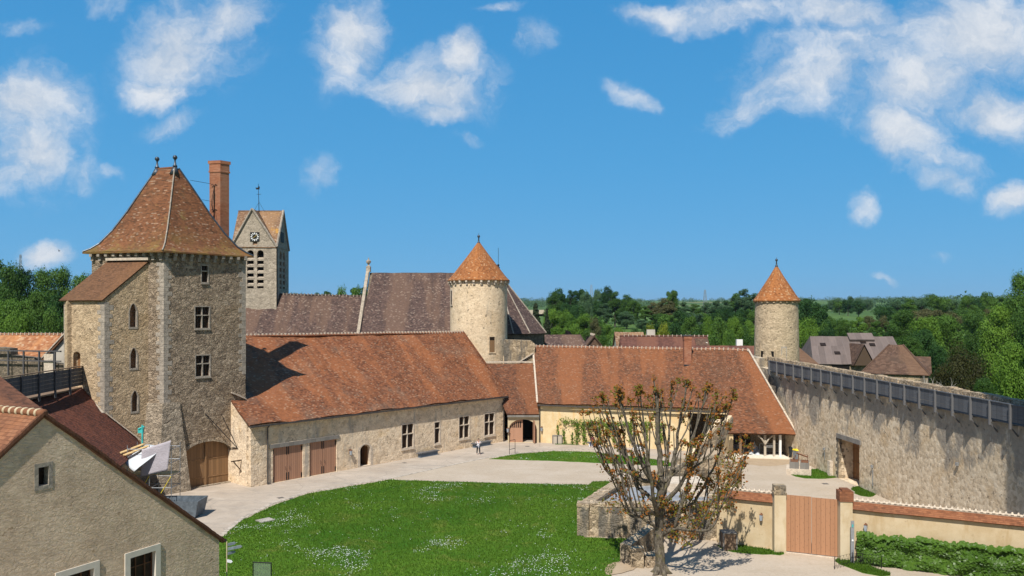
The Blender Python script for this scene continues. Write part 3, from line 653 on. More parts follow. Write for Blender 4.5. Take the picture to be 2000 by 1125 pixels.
# stair turret at its left
ts = MB(); wA = Wall(R1, Q1); wB = Wall(Q1, P1); zl, zh = 16.25, 19.5
hA = []; s0, s1 = wA.sz(143, 0)[0], wA.sz(157, 0)[0]; hA.append(arch_hole(s0, s1, wA.sz(150, 722)[1], wA.sz(150, 694)[1], wA.sz(150, 687)[1]))
wA.emit(ts, rect_hole(0, wA.L, -.6, zl), hA, .6)
hB = []
for x0, x1, yt, yb in ((252.5, 267.5, 593, 640), (254, 268, 679.5, 720.5), (256.5, 270, 763, 805)):
    a, b, zb, zt = wB.rect(x0, x1, yt, yb); h = arch_hole(a, b, zb, zb+(zt-zb)*.68, zt, 6, True); hB.append(h)
    m2 = MB(); ring_poly(wB, m2, h, .07, -.2, .03); f = fix_normals(m2.build('lancet_window', 'quoin_stone', t)); m3 = MB(); wB.wbox(m3, a-.1, b+.1, zb-.1, zt+.1, -.42, -.36); sub(m3, 'shutter', 'interior_wood', f)
wB.emit(ts, [(0.002, -.6), (wB.L, -.6), (wB.L, zh-.12), (0.002, zl-.02)], hB, .6)
Wall(R2, R1).emit(ts, [(0, -.6), (3.54, -.6), (3.54, zl-.1), (0, zh-.3)], (), .6)
ts.build('stair_turret', 'rubble_pale', t)
mb = MB(); wA.wbox(mb, s0-.1, s1+.1, hA[0][0][1]-.1, hA[0][5][1]+.4, -.5, -.42); mb.build('turret_door', 'brown_door', t)
mb = MB(); e = -hu*.3; k = ta*.15
mb.sheet(z3(R1+e+k*1.0, zl-.08), z3(Q1+e-k*.8, zl-.08), z3(P1-k*.8, zh+.1), z3(R2+k, zh+.1), 14, 10, .03, .12)
mb.build('turret_roof', 'lean_tile', t)
mb = MB(); wl = Wall(L0, C0); sp = wl.L; wl.wbox(mb, sp-1.45-3.9, sp-1.3, zh+.1, zh+.32, 0, .28); mb.build('flashing', 'mortar', t)
# quoins and the battered corner buttress
for q_ in ((C0, ta, hu, 7.5, ZE-.4), (Q1, ta, hu, 6.6, zl-.2), (R1, -ta, hu, 8.2, zl-.2), (E0, -hu, ta, 9.6, ZE-.4)): mb = MB(); quoins(mb, *q_); mb.build('quoin', 'quoin_stone', t)
mb = MB(); o1, o2 = -hu, -ta      # outward beyond the left face, outward beyond the gate face
def bq(a, d, q1, q2, z): return [z3(C0+ta*a-hu*q1+Vector((wD.n))*q2*0, z), z3(C0-hu*q1+wD.n*q2, z), z3(C0+hu*d+wD.n*q2, z), z3(C0+hu*d-wD.n*.3, z), z3(C0+ta*a-wD.n*.3+hu*.3, z)]
mb.frustum(bq(1.75, 2.1, .75, .65, -.3), bq(1.5, 1.35, .12, .08, 7.6)); fix_normals(mb.build('buttress', 'buttress_stone', t))
# corbel table and roof
for a, b in ((L0, C0), (C0, E0), (E0, B0)):
    w = Wall(a, b); n = int(w.L/.72)
    for i in range(n+1):
        mb = MB(); s = .05+i*(w.L-.35)/n; w.wbox(mb, s, s+.25, ZE-.75, ZE-.39, .0, .2); w.wbox(mb, s-.003, s+.253, ZE-.40, ZE-.02, 0, .38); mb.build('corbel', 'quoin_stone', t)
def eave(c, s): return z3(c, ZE)+s
ctr = (C0+B0)/2; ex = []
for c in (L0, C0, E0, B0): d = (c-ctr); ex.append(c+d.normalized()*.72)
ap = [P(306, 333, 71.3), P(341, 331, 70.6)]; ap[0].z = ap[1].z = 27.9
tops = [ap[0], ap[1], ap[1]+V3(.25, .3, 0), ap[0]+V3(.25, .3, 0)]
prof = [(0, 0), (.1, .035), (.22, .10), (.4, .26), (.6, .49), (.8, .75), (1, 1)]
mb = MB(); rings = []
for f, gg in prof: rings.append([z3(ex[i].lerp(to2(tops[i]), f), ZE-.02+(27.9-ZE)*gg) for i in range(4)])
for i in range(4):
    j = (i+1) % 4; nu = 12; vs = []; uvs = []; fs = []; vv = 0; W = (rings[0][j]-rings[0][i]).length
    for k, r in enumerate(rings):
        if k: vv += ((r[i]+r[j])/2-(rings[k-1][i]+rings[k-1][j])/2).length
        for q in range(nu+1):
            p = r[i].lerp(r[j], q/nu); p = p+V3(0, 0, .06*noise.noise(p*.8)); vs.append(p); uvs.append((W*(1-(1 if k == len(rings)-1 else prof[k][0]))*(q/nu-.5), vv))
    for k in range(len(rings)-1):
        for q in range(nu): fs.append((k*(nu+1)+q, k*(nu+1)+q+1, (k+1)*(nu+1)+q+1, (k+1)*(nu+1)+q))
    mb.add(vs, fs, [[uvs[x] for x in f] for f in fs])
mb.add([r+V3(0, 0, -.12) for r in rings[0]], [(3, 2, 1, 0)]); 
for i in range(4): mb.add([rings[0][i], rings[0][(i+1) % 4], rings[0][(i+1) % 4]-V3(0, 0, .12), rings[0][i]-V3(0, 0, .12)], [(0, 3, 2, 1)])
mb.add(rings[-1], [(0, 1, 2, 3)]); roof = mb.build('roof', 'donjon_tile', t)
for i in range(4):
    m2 = MB(); pts = [r[i]+V3(0, 0, .05) for r in rings]; m2.tube(pts, .06 if i == 1 else .08, 8); sub(m2, 'hip', 'quoin_stone' if i == 1 else 'lead', roof)
m2 = MB(); m2.tube([ap[0]+V3(.1, .1, .0), ap[1]+V3(.1, .1, .0)], .17, 8); sub(m2, 'roof_ridge', 'donjon_tile', roof)
for q in ap:
    m2 = MB(); c = q+V3(0, .1, 0); m2.frustum([c+V3(a*.36, b*.36, -.55) for a, b in ((-1, -1), (1, -1), (1, 1), (-1, 1))], [c+V3(a*.12, b*.12, .15) for a, b in ((-1, -1), (1, -1), (1, 1), (-1, 1))])
    m2.lathe(c, [(.19, .15), (.21, .2), (.12, .3), (.07, .62), (.06, .7), (.12, .74), (.06, .78)], 14); m2.sphere(c+V3(0, 0, .95), .2, 10); m2.build('finial', 'lead', t, True)
# brick stack at its back
cc = Vector((-27.05, 74.3)); cw = 1.78
def stackring(h, z): return [z3(cc-ta*-1*0+ta*a*h+hu*b*h*.8, z) for a, b in ((1, -1), (-1, -1), (-1, 1), (1, 1))]
mb = MB()
zt = 29.0; wf = Wall(cc+ta*cw*.36-hu*.55, cc-ta*cw*.36-hu*.55)
pl = [(.55, 18.0), (.55, 28.1), (.61, 28.12), (.61, 28.25), (.57, 28.27), (.57, 28.9), (.64, 28.92), (.64, 29.2)]
for (a, z0), (b, z1) in zip(pl, pl[1:]):
    lo, hi = stackring(a, z0), stackring(b, z1)
    for i in range(4):
        j = (i+1) % 4; wd = (lo[j]-lo[i]).length; mb.add([lo[i], lo[j], hi[j], hi[i]], [(0, 1, 2, 3)], [[(0, z0), (wd, z0), (wd, z1), (0, z1)]])
mb.add(stackring(.64, 29.2), [(0, 1, 2, 3)]); ch = fix_normals(mb.build('chimney', 'brick', t))
m2 = MB(); fr = [z3(cc+ta*a*.55-hu*.47, 0) for a in (1, -1)]
for zz, hh in ((26.9, 2.4), (24.6, 2.2)):
    x = fr[0].lerp(fr[1], .5)-V3(hu.x, hu.y, 0)*.06
    m2.tube([x+V3(0, 0, zz-hh), x+V3(0, 0, zz)], .035, 6)
    for sg in (-1, 1): m2.tube([x+V3(0, 0, zz), x+V3(sg*.16, 0, zz+.12), x+V3(sg*.28, 0, zz)], .03, 6)
    m2.tube([x+V3(0, 0, zz-.3), x+V3(-.25, 0, zz-1.6), x+V3(-.1, 0, zz-hh)], .025, 6)
sub(m2, 'iron_anchor', 'iron', ch)
m2 = MB()
for a, b in ((P(372, 352, 71), P(412, 359, 73.4)), (P(395, 390, 71.5), P(412, 393, 73.4))): m2.tube([a, b], .018, 5)
sub(m2, 'stay_rod', 'iron', ch)
# ================================================================ long hall
HC = to2(G(490, 952)); HE = to2(G(985, 862)); wH = Wall(HC, HE); hn = -wH.n; HL = wH.L; hu = wH.u
t = thing('long_hall', 'long cream stone hall with mottled red tile roof beside the gatehouse tower', 'hall', z3(HC, 0)); hall = t
holes = []
for x0, x1, yt, yb, mu, tr in ((784.5, 808, 828, 875, True, .58), (848.5, 859.5, 824, 866, False, .7), (896.5, 917, 813, 856, True, .6), (946, 966, 807, 850, True, .6)):
    holes.append(window(wH, *wH.rect(x0, x1, yt, yb), t, 'ashlar', mull=mu, trans=tr, pane='window_dark', sur=.09))
dA, dB = wH.sz(702.5, 0)[0], wH.sz(724, 0)[0]; zt = wH.sz(713, 868)[1]; AD = arch_hole(dA, dB, .03, zt-.62, zt); holes.append(AD)
gd = []
for x0, x1, yt in ((533, 592, 871.5), (604.5, 658, 861)):
    a, b = wH.sz(x0, 0)[0], wH.sz(x1, 0)[0]; zt = wH.sz((x0+x1)/2, yt)[1]; gd.append((a, b, zt)); holes.append(rect_hole(a, b, .02, zt))
mb = MB(); ZEV = 5.55; wH.emit(mb, rect_hole(0, HL, -.6, ZEV), holes, .7)
RR = PZ(903, 648, 12.85); RL = PZ(358, 657.2, 12.85); BR = RR+V3(hn.x, hn.y, 0)*8; BL = RL+V3(hn.x, hn.y, 0)*8
wg = Wall(HC+hn*11, HC); wg.emit(mb, [(0, -.6), (wg.L-.002, -.6), (wg.L-.002, ZEV-.12), (wg.L-.4, ZEV-.12), (1, 11.3), (0, 11.3)], (), .7)
wr = Wall(HE, to2(RR)); wr.emit(mb, [(0.002, -.6), (wr.L, -.6), (wr.L, 12.5), (0.002, ZEV-.1)], (), .6)
Wall(to2(RR), to2(BR)).emit(mb, [(0.01, -.6), (8, -.6), (8, 5.4), (0.01, 12.5)], (), .6); Wall(to2(BR), to2(BL)).emit(mb, rect_hole(0.1, (BR-BL).length-.1, -.6, 5.4), (), .6)
mb.build('wall', 'hall_stone', t)
for q_ in ((HC, hu), (HE, -hu)): mb = MB(); quoins(mb, q_[0], q_[1], hn, .1, ZEV-.3, .015, .42); mb.build('quoin', 'hall_stone', t)
mb = MB(); EL = wH.pt(-.35, 5.5, .42); ER = wH.pt(HL+.2, 5.45, .42)
mb.sheet(EL, ER, RR+V3(.15, .1, 0), RL, 60, 26, .17, .16, .33, .26); rf = mb.build('roof', 'hall_tile', t)
mb = MB(); mb.sheet(BL-V3(0, 0, 7.6), BR-V3(0, 0, 7.6), RR+V3(.15, .15, -.02), RL+V3(0, 0, -.02), 30, 12, .05, .16); mb.build('back_roof', 'hall_tile', t)
ridge(PZ(479, 655, 12.85)-V3(.5, .4, .1), RR-V3(0, 0, .1), t)
verge(ER+V3(-.05, .05, .05), RR+V3(.05, .1, .05), t, 'hall_tile', .2, .1)
from mathutils.bvhtree import BVHTree
def ztop_of(o):
    bv = BVHTree.FromPolygons([v.co+Vector(o.parent.location) for v in o.data.vertices], [p.vertices[:] for p in o.data.polygons])
    return lambda x, y: (bv.ray_cast(V3(x, y, 60), V3(0, 0, -1))[0] or V3(0, 0, 8)).z
zr_ = ztop_of(rf); fa_, fb_ = wD.pt(wD.sz(451, 0)[0], 0, .1), wD.pt(wD.L-.02, 0, .1)
verge(z3(fa_, zr_(fa_.x, fa_.y)-.02), z3(fb_, zr_(fb_.x, fb_.y)+.1), t, 'mortar', .22, .12, 'flashing')
verge(RR+V3(.1, .1, 0), RR+V3(hn.x*2.3+.3, hn.y*2.3, -1.7), t)
mb = MB(); wH.wbox(mb, -.3, HL+.15, 5.24, 5.38, .36, .50); mb.build('gutter', 'gutter', t)
for px, z0 in ((521.5, .05), (982.5, .05)):
    s = wH.sz(px, 0)[0]; mb = MB(); mb.tube([wH.pt(s, z0, .1), wH.pt(s, 5.0, .1), wH.pt(s, 5.3, .42)], .06, 8); mb.build('downpipe', 'gutter', t)
a0, b0 = wH.sz(526, 0)[0], wH.sz(662, 0)[0]; mb = MB(); zl0 = max(gd[0][2], gd[1][2])
am = (gd[0][1]+gd[1][0])/2
wH.wbox(mb, a0, am-.01, gd[0][2]+.01, gd[0][2]+.36, -.2, .08); wH.wbox(mb, am+.01, b0, gd[1][2]+.01, gd[1][2]+.36, -.2, .085); mb.build('lintel_beam', 'grey_beam', t)
for a, b, zt in gd:
    m = (a+b)/2
    for q0, q1 in ((a+.03, m-.02), (m+.02, b-.03)):
        mb = MB(); o = wH.pt(q0, .05, -.2); mb.box(o, V3(hu.x, hu.y, 0)*(q1-q0), V3(wH.n.x, wH.n.y, 0)*.07, (0, 0, zt-.09)); d = mb.build('garage_door_leaf', 'door_paint', t)
        m2 = MB(); left = q0 < m-.5
        for zz in (.1, zt-.55): wH.wbox(m2, q0+.02 if left else q1-.12, q0+.12 if left else q1-.02, zz, zz+.42, -.128, -.10)
        for zz in (.05, zt-.75): wH.wbox(m2, q1-.13 if left else q0+.05, q1-.05 if left else q0+.13, zz, zz+.7, -.128, -.11)
        sub(m2, 'hinge', 'iron', d); m2 = MB(); x = q1-.2 if left else q0+.2; m2.tube([wH.pt(x, 1.0, -.12), wH.pt(x, 1.05, -.07), wH.pt(x, 1.25, -.07), wH.pt(x, 1.3, -.12)], .015, 6); sub(m2, 'handle', 'iron', d)
mb = MB(); ring_poly(wH, mb, AD, .26, -.3, .03); fix_normals(mb.build('door_surround', 'ashlar', t))
mb = MB(); wH.wbox(mb, dA-.5, dB+.5, -.2, zt+.5, -2.2, -2.1); wH.wbox(mb, dB+.02, dB+.1, .02, 2.2, -1.6, -.7); mb.build('door_shade_panel', 'painted_shade', t)  # black panels, painted shade inside the arched door
mb = MB(); wH.wbox(mb, dB-.1, dB-.02, .05, 2.2, -1.3, -.45); mb.build('open_door', 'brown_door', t)
# ================================================================ middle round tower
MT = V3(-4.4, 106.2, 0); rT = 3.78
t = thing('round_tower', 'round cream plastered tower with orange conical tile roof rising behind the long hall', 'tower', MT)
mb = MB(); zE = 15+68/F*104; mb.lathe(MT, [(rT+.12, -.5), (rT+.05, 6), (rT, 10), (rT-.02, 14), (rT-.02, zE)], 72, .006); mb.build('wall', 'tower_plaster', t, True)
n = 26
for k in range(n):
    mb = MB(); a = 2*math.pi*k/n; c = V3(math.cos(a), math.sin(a), 0); sd = V3(-c.y, c.x, 0)
    mb.box(MT+c*(rT-.06)-sd*.13+V3(0, 0, zE-.62), sd*.26, c*.22, (0, 0, .28)); mb.box(MT+c*(rT-.06)-sd*.13+V3(0, 0, zE-.338), sd*.26, c*.36, (0, 0, .33)); mb.build('corbel', 'ashlar', t)
def cone(mb, c, z0, re, z1): mb.lathe(c, [(re-.02, z0-.12), (re, z0), (re*.93, z0+(z1-z0)*.055), (re*.84, z0+(z1-z0)*.135), (re*.6, z0+(z1-z0)*.385), (re*.3, z0+(z1-z0)*.695), (.1, z1)], 64, .006)
z1 = 15+143/F*106; mb = MB(); cone(mb, MT, zE+.03, rT+.34, z1); mb.add([MT+V3((rT+.3)*math.cos(k*.2), (rT+.3)*math.sin(k*.2), zE-.05) for k in range(31)], [tuple(range(31))[::-1]]); mb.build('roof', 'cone_tile', t)
def finial(c, k, t):
    m2 = MB(); m2.lathe(c, [(.42*k, -.75*k), (.2*k, -.1*k), (.22*k, -.05*k), (.12*k, .1*k), (.07*k, .55*k), (.11*k, .6*k), (.05*k, .66*k)], 14); m2.sphere(c+V3(0, 0, .82*k), .19*k, 10); m2.tube([c+V3(0, 0, .9*k), c+V3(0, 0, 1.2*k)], .03*k, 5); m2.build('finial', 'lead', t, True)
finial(MT+V3(0, 0, z1-.1), 1.0, t)
def niche(c, r, px, py0, py1, wpx, t, frame, pane, mode='window'):
    """small opening on a round wall: framed box standing on its face"""
    k = (px-1000)/F; # hit of the sight line with the cylinder
    A = k*k+1; Bq = -2*(k*c.x+c.y); Cq = c.x**2+c.y**2-r*r; Y = (-Bq-math.sqrt(Bq*Bq-4*A*Cq))/(2*A); p = V3(k*Y, Y, 0); n = (p-V3(c.x, c.y, 0)).normalized(); sd = V3(-n.y, n.x, 0)
    z0, z1 = 15-(py1-615)/F*Y, 15-(py0-615)/F*Y; w = wpx/F*Y/max(.35, abs(n.y))
    m = MB(); f = .13
    for s in (-1, 1): m.box(p+sd*(s*(w/2+f/2))-sd*f/2+V3(0, 0, z0)-n*.15, sd*f, n*.21, (0, 0, z1-z0))
    m.box(p-sd*(w/2+f)+V3(0, 0, z1+.002)-n*.15, sd*(w+2*f), n*.21, (0, 0, .2)); m.box(p-sd*(w/2+f)+V3(0, 0, z0-.142)-n*.15, sd*(w+2*f), n*.23, (0, 0, .14)); o = m.build(mode, frame, t)
    m = MB(); m.box(p-sd*w/2+V3(0, 0, z0)-n*.12, sd*w, n*.135, (0, 0, z1-z0)); sub(m, 'pane', pane, o); return p, n, sd, z0, z1, w, o
_p, _n, _s, a, b, w, o = niche(MT, rT, 961, 658, 688, 10, t, 'tower_plaster', 'window_dark'); m = MB(); m.box(_p-_s*w*.42+V3(0, 0, a)+_n*.016, _s*w*.84, _n*.03, (0, 0, (b-a)*.78)); sub(m, 'shutter', 'gate_wood', o)
niche(MT, rT, 882, 568, 595, 3.2, t, 'ashlar', 'window_dark'); niche(MT, rT, 985.5, 699, 709, 3, t, 'tower_plaster', 'painted_shade', 'loophole')  # loophole face is painted black for the shade inside
# curtain wall stump and porch between hall and barn
t = thing('curtain_wall', 'grey weathered stub of curtain wall between the round tower and the barn roof', 'wall', V3(.5, 101.5, 0)); mb = MB()
w = Wall((-1.0, 101.5), (2.9, 101.5)); w.emit(mb, [(0, -.5), (w.L, -.5), (w.L, 11.3), (w.L-.5, 11.75), (.1, 11.85), (0, 11.7)], (), 2.2); mb.build('wall', 'ruin_stone', t); verge(w.pt(1.9, 9.0, .12), w.pt(3.7, 10.1, .12), t, 'mortar', .3, .14, 'flashing')
LA, LB = to2(G(991, 865)), to2(G(1053, 865)); LA.y = LB.y = 94.25; LA.x += .05
t = thing('vaulted_porch', 'low tile roofed porch with arched plank doors linking hall and barn', 'porch', z3(LA, 0)); mb = MB(); w = Wall(LA, LB)
a, b = w.sz(994.5, 0)[0], w.sz(1048, 0)[0]; h = arch_hole(a, b, .03, w.sz(1020, 837)[1], w.sz(1020, 819)[1]); w.emit(mb, rect_hole(0, w.L, -.5, 3.5), [h], .5); mb.build('wall', 'pier_render', t)
mb = MB(); mb.sheet(w.pt(-.1, 3.42, .4), w.pt(w.L-.05, 3.42, .4), V3(2.55, 99.2, 9.05), V3(-3.4, 99.2, 9.05), 16, 18, .05, .16, .5, .08); mb.build('roof', 'lodge_tile', t)
verge(V3(-3.2, 99.25, 9.1), V3(2.6, 99.25, 9.1), t, 'mortar', .3, .16, 'flashing')
mb = MB(); w.wbox(mb, -.05, w.L-.02, 3.04, 3.3, .02, .3); mb.build('eave_board', 'grey_beam', t)
mb = MB(); w.wbox(mb, -.5, w.L+.5, -.3, 3.4, -3.1, -3.0); mb.build('porch_shade_panel', 'painted_shade', t)  # black sheet standing in for the shade deep in the porch
def clipped(w, mb, hole, s0, s1, off):
    q = []
    for s, z in hole:
        k = (min(max(s, s0), s1), z)
        if not q or abs(k[0]-q[-1][0])+abs(k[1]-q[-1][1]) > 1e-3: q.append(k)
    # close the cut sides at the arch height there
    fill(w, mb, q, off)
def arch_at(h, s):
    best = max((z for q, z in h), default=0)
    for (p, q) in zip(h, h[1:]):
        if min(p[0], q[0]) <= s <= max(p[0], q[0]) and p[1] > .5 and abs(p[0]-q[0]) > 1e-6: return p[1]+(q[1]-p[1])*(s-p[0])/(q[0]-p[0])
    return best
m1 = w.sz(1021, 0)[0]
q = [(a-.03, .04), (m1, .04)]+[(s, z) for s, z in h[2:] if s <= m1]; q.insert(2, (m1, arch_at(h, m1)))
mb = MB(); fill(w, mb, q, -.25); d = mb.build('door_leaf', 'porch_door', t); m2 = MB()
for k in range(6): s = a+.15+k*(m1-a-.25)/6; w.wbox(m2, s, s+.13, 1.75, min(2.7+.1*k, arch_at(h, s+.05)-.25), -.255, -.235)
sub(m2, 'grille', 'window_dark', d)
mb = MB(); s = w.sz(1039, 0)[0]; o = w.pt(s+.1, .05, -.25); dd = V3(.16, -.98, 0); mb.box(o, dd*1.05, V3(.98, .16, 0)*.07, (0, 0, 2.6)); mb.build('open_door_leaf', 'porch_door', t)
q = [(s+.15, .04), (b+.03, .04)]+[(x, z) for x, z in h[2:] if x >= s+.15]+[(s+.15, arch_at(h, s+.15))]; mb = MB(); fill(w, mb, q, -.28); mb.build('side_panel', 'porch_door', t)
# ================================================================ curved barn with the catslide roof
BE0, BE2 = PZ(1051, 787, 4.7), PZ(1421, 798, 4.89); BR0, BRm, BR2 = PZ(1040.5, 676, 11.0), V3(25.1, 93.3, 11.0), PZ(1456, 683.5, 11.0)
t = thing('barn', 'long barn with brown red tile roof, yellow rendered wall and catslide beside the rampart', 'barn', V3(BE0.x, BE0.y, 0)); bd = to2(BE2-BE0).normalized(); bn = Vector((bd.y, -bd.x))
w = Wall(to2(BE0)-bn*.45, to2(BE2)-bn*.45); mb = MB(); s0, s1 = w.sz(1346, 0)[0], w.L-.02
w.emit(mb, rect_hole(0, s0, -.5, 4.75), (), .5); w.emit(mb, rect_hole(s0+.004, s1, 4.2, 4.74), (), .45)
Wall(to2(BR0)+Vector((0, .3)), w.p0).emit(mb, [(0, -.5), (8.6, -.5), (8.6, 4.6), (0, 10.9)], (), .45)
Wall((25.3, 96.5), to2(BR0)+Vector((0, 1.5))).emit(mb, rect_hole(0, 24, -.5, 10), (), .45)
mb.build('wall', 'cream_render', t); mb = MB(); mb.sheet(BE0+V3(-.12, 0, 0), BE2, BRm, BR0, 60, 26, .13, .16, .35, .0); brf = mb.build('roof', 'barn_tile', t)
CL, CR = PZ(1426, 845, 2.65), PZ(1556, 848, 2.65); mb = MB(); mb.sheet(CL-V3(.3, 0, .05), CR, BR2+V3(.3, 0, 0), BRm-V3(.3, 0, .05), 22, 26, .13, .16, .35, .0); mb.build('catslide_roof', 'barn_tile', t)
verge(CR+V3(.05, 0, .02), BR2+V3(.3, 0, .05), t, 'mortar', .2, .1); verge(BE0+V3(-.1, 0, .03), BR0, t, 'mortar', .2, .1)
ridge(BR0+V3(0, 0, -.06), BRm+V3(0, 0, -.06), t, sp=.5); ridge(BRm+V3(.05, -.02, -.06), BR2+V3(.3, 0, -.06), t, sp=.5)
mb = MB(); mb.sheet(V3(BRm.x, BRm.y+7, 4), V3(BR0.x, BR0.y+7, 4), BR0+V3(0, .1, -.02), BRm+V3(0, .1, -.02), 20, 8, .05, .16); mb.build('back_roof', 'barn_tile', t)
mb = MB(); w.wbox(mb, -.1, s1, 4.38, 4.52, .36, .52); mb.build('gutter', 'gutter', t); mb = MB(); s = w.sz(1055, 0)[0]; mb.tube([w.pt(s, .05, .1), w.pt(s, 4.1, .1), w.pt(s, 4.4, .42)], .06, 8); mb.build('downpipe', 'gutter', t)
# porch room behind the tall opening, and the open shed under the catslide
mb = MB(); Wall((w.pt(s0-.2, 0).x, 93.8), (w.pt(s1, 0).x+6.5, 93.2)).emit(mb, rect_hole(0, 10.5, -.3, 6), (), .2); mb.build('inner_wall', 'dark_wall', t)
cs = V3(CL.x, CL.y, 0); cx = w.pt(s1+.0, 0)
mb = MB(); wc = Wall((cx.x-.02, cx.y+1.2), (CL.x-.02, CL.y+.25)); wc.emit(mb, [(0, -.4), (wc.L, -.4), (wc.L, 2.45), (.05, 4.3), (0, 4.3)], (), .4); mb.build('shed_side_wall', 'cream_render', t)
mb = MB(); mb.box((CL.x+.3, CL.y+.05, -.1), (CR.x-CL.x-1.0, -1.0, 0), (.1, 3.6, 0), (0, 0, .26)); mb.build('shed_floor', 'concrete_lip', t)
wsh = Wall((CL.x+.3, CL.y+.35), (CR.x-.2, CR.y+.35))
mb = MB(); Wall((CL.x+2.9, CL.y+2.6), (CR.x+.1, CR.y+2.6)).emit(mb, rect_hole(0, 4.4, 0, 4.3), (), .2); mb.build('shed_back_wall', 'dark_wall', t)  # dark stone tone put in for the shade inside the shed
mb = MB(); mb.box(wsh.pt(.1, 2.42, -.1), (wsh.L+.2, -.9, 0), (.03, .2, 0), (0, 0, .2)); mb.build('eave_beam', 'old_wood', t)
s = wsh.sz(1495, 0)[0]; mb = MB(); mb.box(wsh.pt(s-.11, .16, -.2), (.22, -.03, 0), (.03, .22, 0), (0, 0, 2.25)); p0 = wsh.pt(s, 1.45, -.1)
for sg in (-1, 1): mb.tube([p0, p0+V3(sg*.35, 0, .55), p0+V3(sg*.75, -.05*sg, .95)], .085, 6)
mb.build('braced_post', 'oak_post', t)
for px, wd, mt in ((1513, .2, 'oak_post'), (1525, .22, 'white_paint'), (1447, .25, 'old_wood')):
    s = wsh.sz(px, 0)[0]; mb = MB(); mb.box(wsh.pt(s-wd/2, .16, -.2), (wd, 0, 0), (0, .2, 0), (0, 0, 2.3)); mb.build('post', mt, t)
zq = ztop_of(brf); Yc = min((abs(zq(.342/F*1000*y, y)-P(1342, 712, y).z), y) for y in [89+.05*k for k in range(200)])[1]; cb = P(1342, 712, Yc+.4); ztp = P(1342, 655, Yc).z
mb = MB(); mb.cbox((cb.x, cb.y, P(1342, 712, Yc).z-1.2), .84, .84, ztp-P(1342, 712, Yc).z+.7); mb.cbox((cb.x, cb.y, ztp-.5), .92, .92, .4); ch = mb.build('chimney', 'brick', t)
m2 = MB(); m2.cbox((cb.x, cb.y, ztp-.1), 1.02, 1.02, .12); sub(m2, 'cap', 'gutter', ch); m2 = MB(); m2.cbox((cb.x, cb.y-.45, P(1342, 712, Yc).z-.1), .92, .3, .1); sub(m2, 'flashing', 'lead', ch)
# ================================================================ right round tower
RT = V3(32.25, 98.0, 0); rr = 2.56
t = thing('small_round_tower', 'slender round stone tower with orange cone roof at the rampart end', 'tower', RT); zE = 15+28/F*97.5; z1 = 15+96/F*98
mb = MB(); mb.lathe(RT, [(rr+.1, -.5), (rr+.08, 9.9), (rr+.03, 12), (rr-.05, zE)], 60, .008, 4); mb.build('wall', 'far_tower_stone', t, True)
for k in range(22):
    mb = MB(); a = 2*math.pi*k/22; c = V3(math.cos(a), math.sin(a), 0); sd = V3(-c.y, c.x, 0); mb.box(RT+c*(rr-.1)-sd*.1+V3(0, 0, zE-.3), sd*.2, c*.22, (0, 0, .28)); mb.build('corbel', 'far_tower_stone', t)
mb = MB(); cone(mb, RT, zE+.02, rr+.22, z1); mb.add([RT+V3((rr+.19)*math.cos(k*.2), (rr+.19)*math.sin(k*.2), zE-.05) for k in range(31)], [tuple(range(31))[::-1]]); mb.build('roof', 'cone_tile', t); finial(RT+V3(0, 0, z1), .85, t)
niche(RT, rr, 1499, 686, 700, 20, t, 'far_tower_stone', 'painted_shade', 'doorway'); niche(RT, rr, 1481.5, 676, 692, 4, t, 'far_tower_stone', 'painted_shade', 'loophole'); niche(RT, rr, 1531, 680, 702, 7, t, 'quoin_stone', 'far_tower_stone', 'blocked_window')  # doorway and loophole faces are solid, shade painted black on them
# ================================================================ rampart
def rx(y): return 30.4-.0604*(y-66.3)
wR = Wall((rx(93.5), 93.5), (rx(24), 24)); ztop = lambda s: 8.95-.0145*s*.85
t = thing('rampart', 'long weathered curtain wall with dark boarded parapet and beam topped doorway', 'rampart wall', z3(wR.p0, 0))
d0, d1 = wR.sz(1638, 0)[0], wR.sz(1678.5, 0)[0]; zd = wR.sz(1658, 862)[1]; mb = MB()
segs = []; h = rect_hole(d0, d1, .02, zd); N = 60
top = [(wR.L*k/N, ztop(wR.L*k/N)+.05*noise.noise(V3(k*.8, 0, 0))) for k in range(N, -1, -1)]
wR.emit(mb, [(0, -.6), (wR.L, -.6)]+top, [h], 1.6); body = mb.build('wall', 'rampart', t)
mb = MB()
for k in range(150):                                   # rough rubble crest of the outer parapet
    s = wR.L*k/150; z = ztop(s); hh = 1.12+.10*noise.noise(V3(s*.5, 2, 0))+.08*random.random(); wR.wbox(mb, s, s+wR.L/150-.01, z-.6, z+hh, -1.58+.08*random.random(), -.95+.1*random.random())
mb.build('crest', 'coping', t)
mb = MB(); Wall(wR.pt(-.1, 0), wR.pt(-.1, 0)).L if 0 else None
qa = Wall((rx(93.5)+.02, 93.55), (rx(93.5)+1.6, 93.55)); p_in = V3(26.7, 96.6, 0)
wq = Wall((25.0, 97.6), (rx(93.5), 93.5)); wq.emit(mb, [(0, -.5), (wq.L, -.5), (wq.L, 9.95), (wq.L*.6, 10.3), (0, 10.9)], (), 1.2); mb.build('return_wall', 'rampart', t)
sB = wR.sz(1511, 0)[0]; ys = []; y = wR.pt(sB, 0).y
npost = 24; pn = []
px_posts = [1511, 1526, 1542, 1559, 1576.5, 1594.5, 1613.5, 1633.5, 1654.5, 1677, 1700, 1725, 1751.5, 1779, 1808.5, 1840, 1874, 1910, 1948, 1989]
ss = [wR.sz(x, 0)[0] for x in px_posts]; stp = ss[-1]-ss[-2]
while ss[-1]+stp < wR.L-.5: ss.append(ss[-1]+stp)
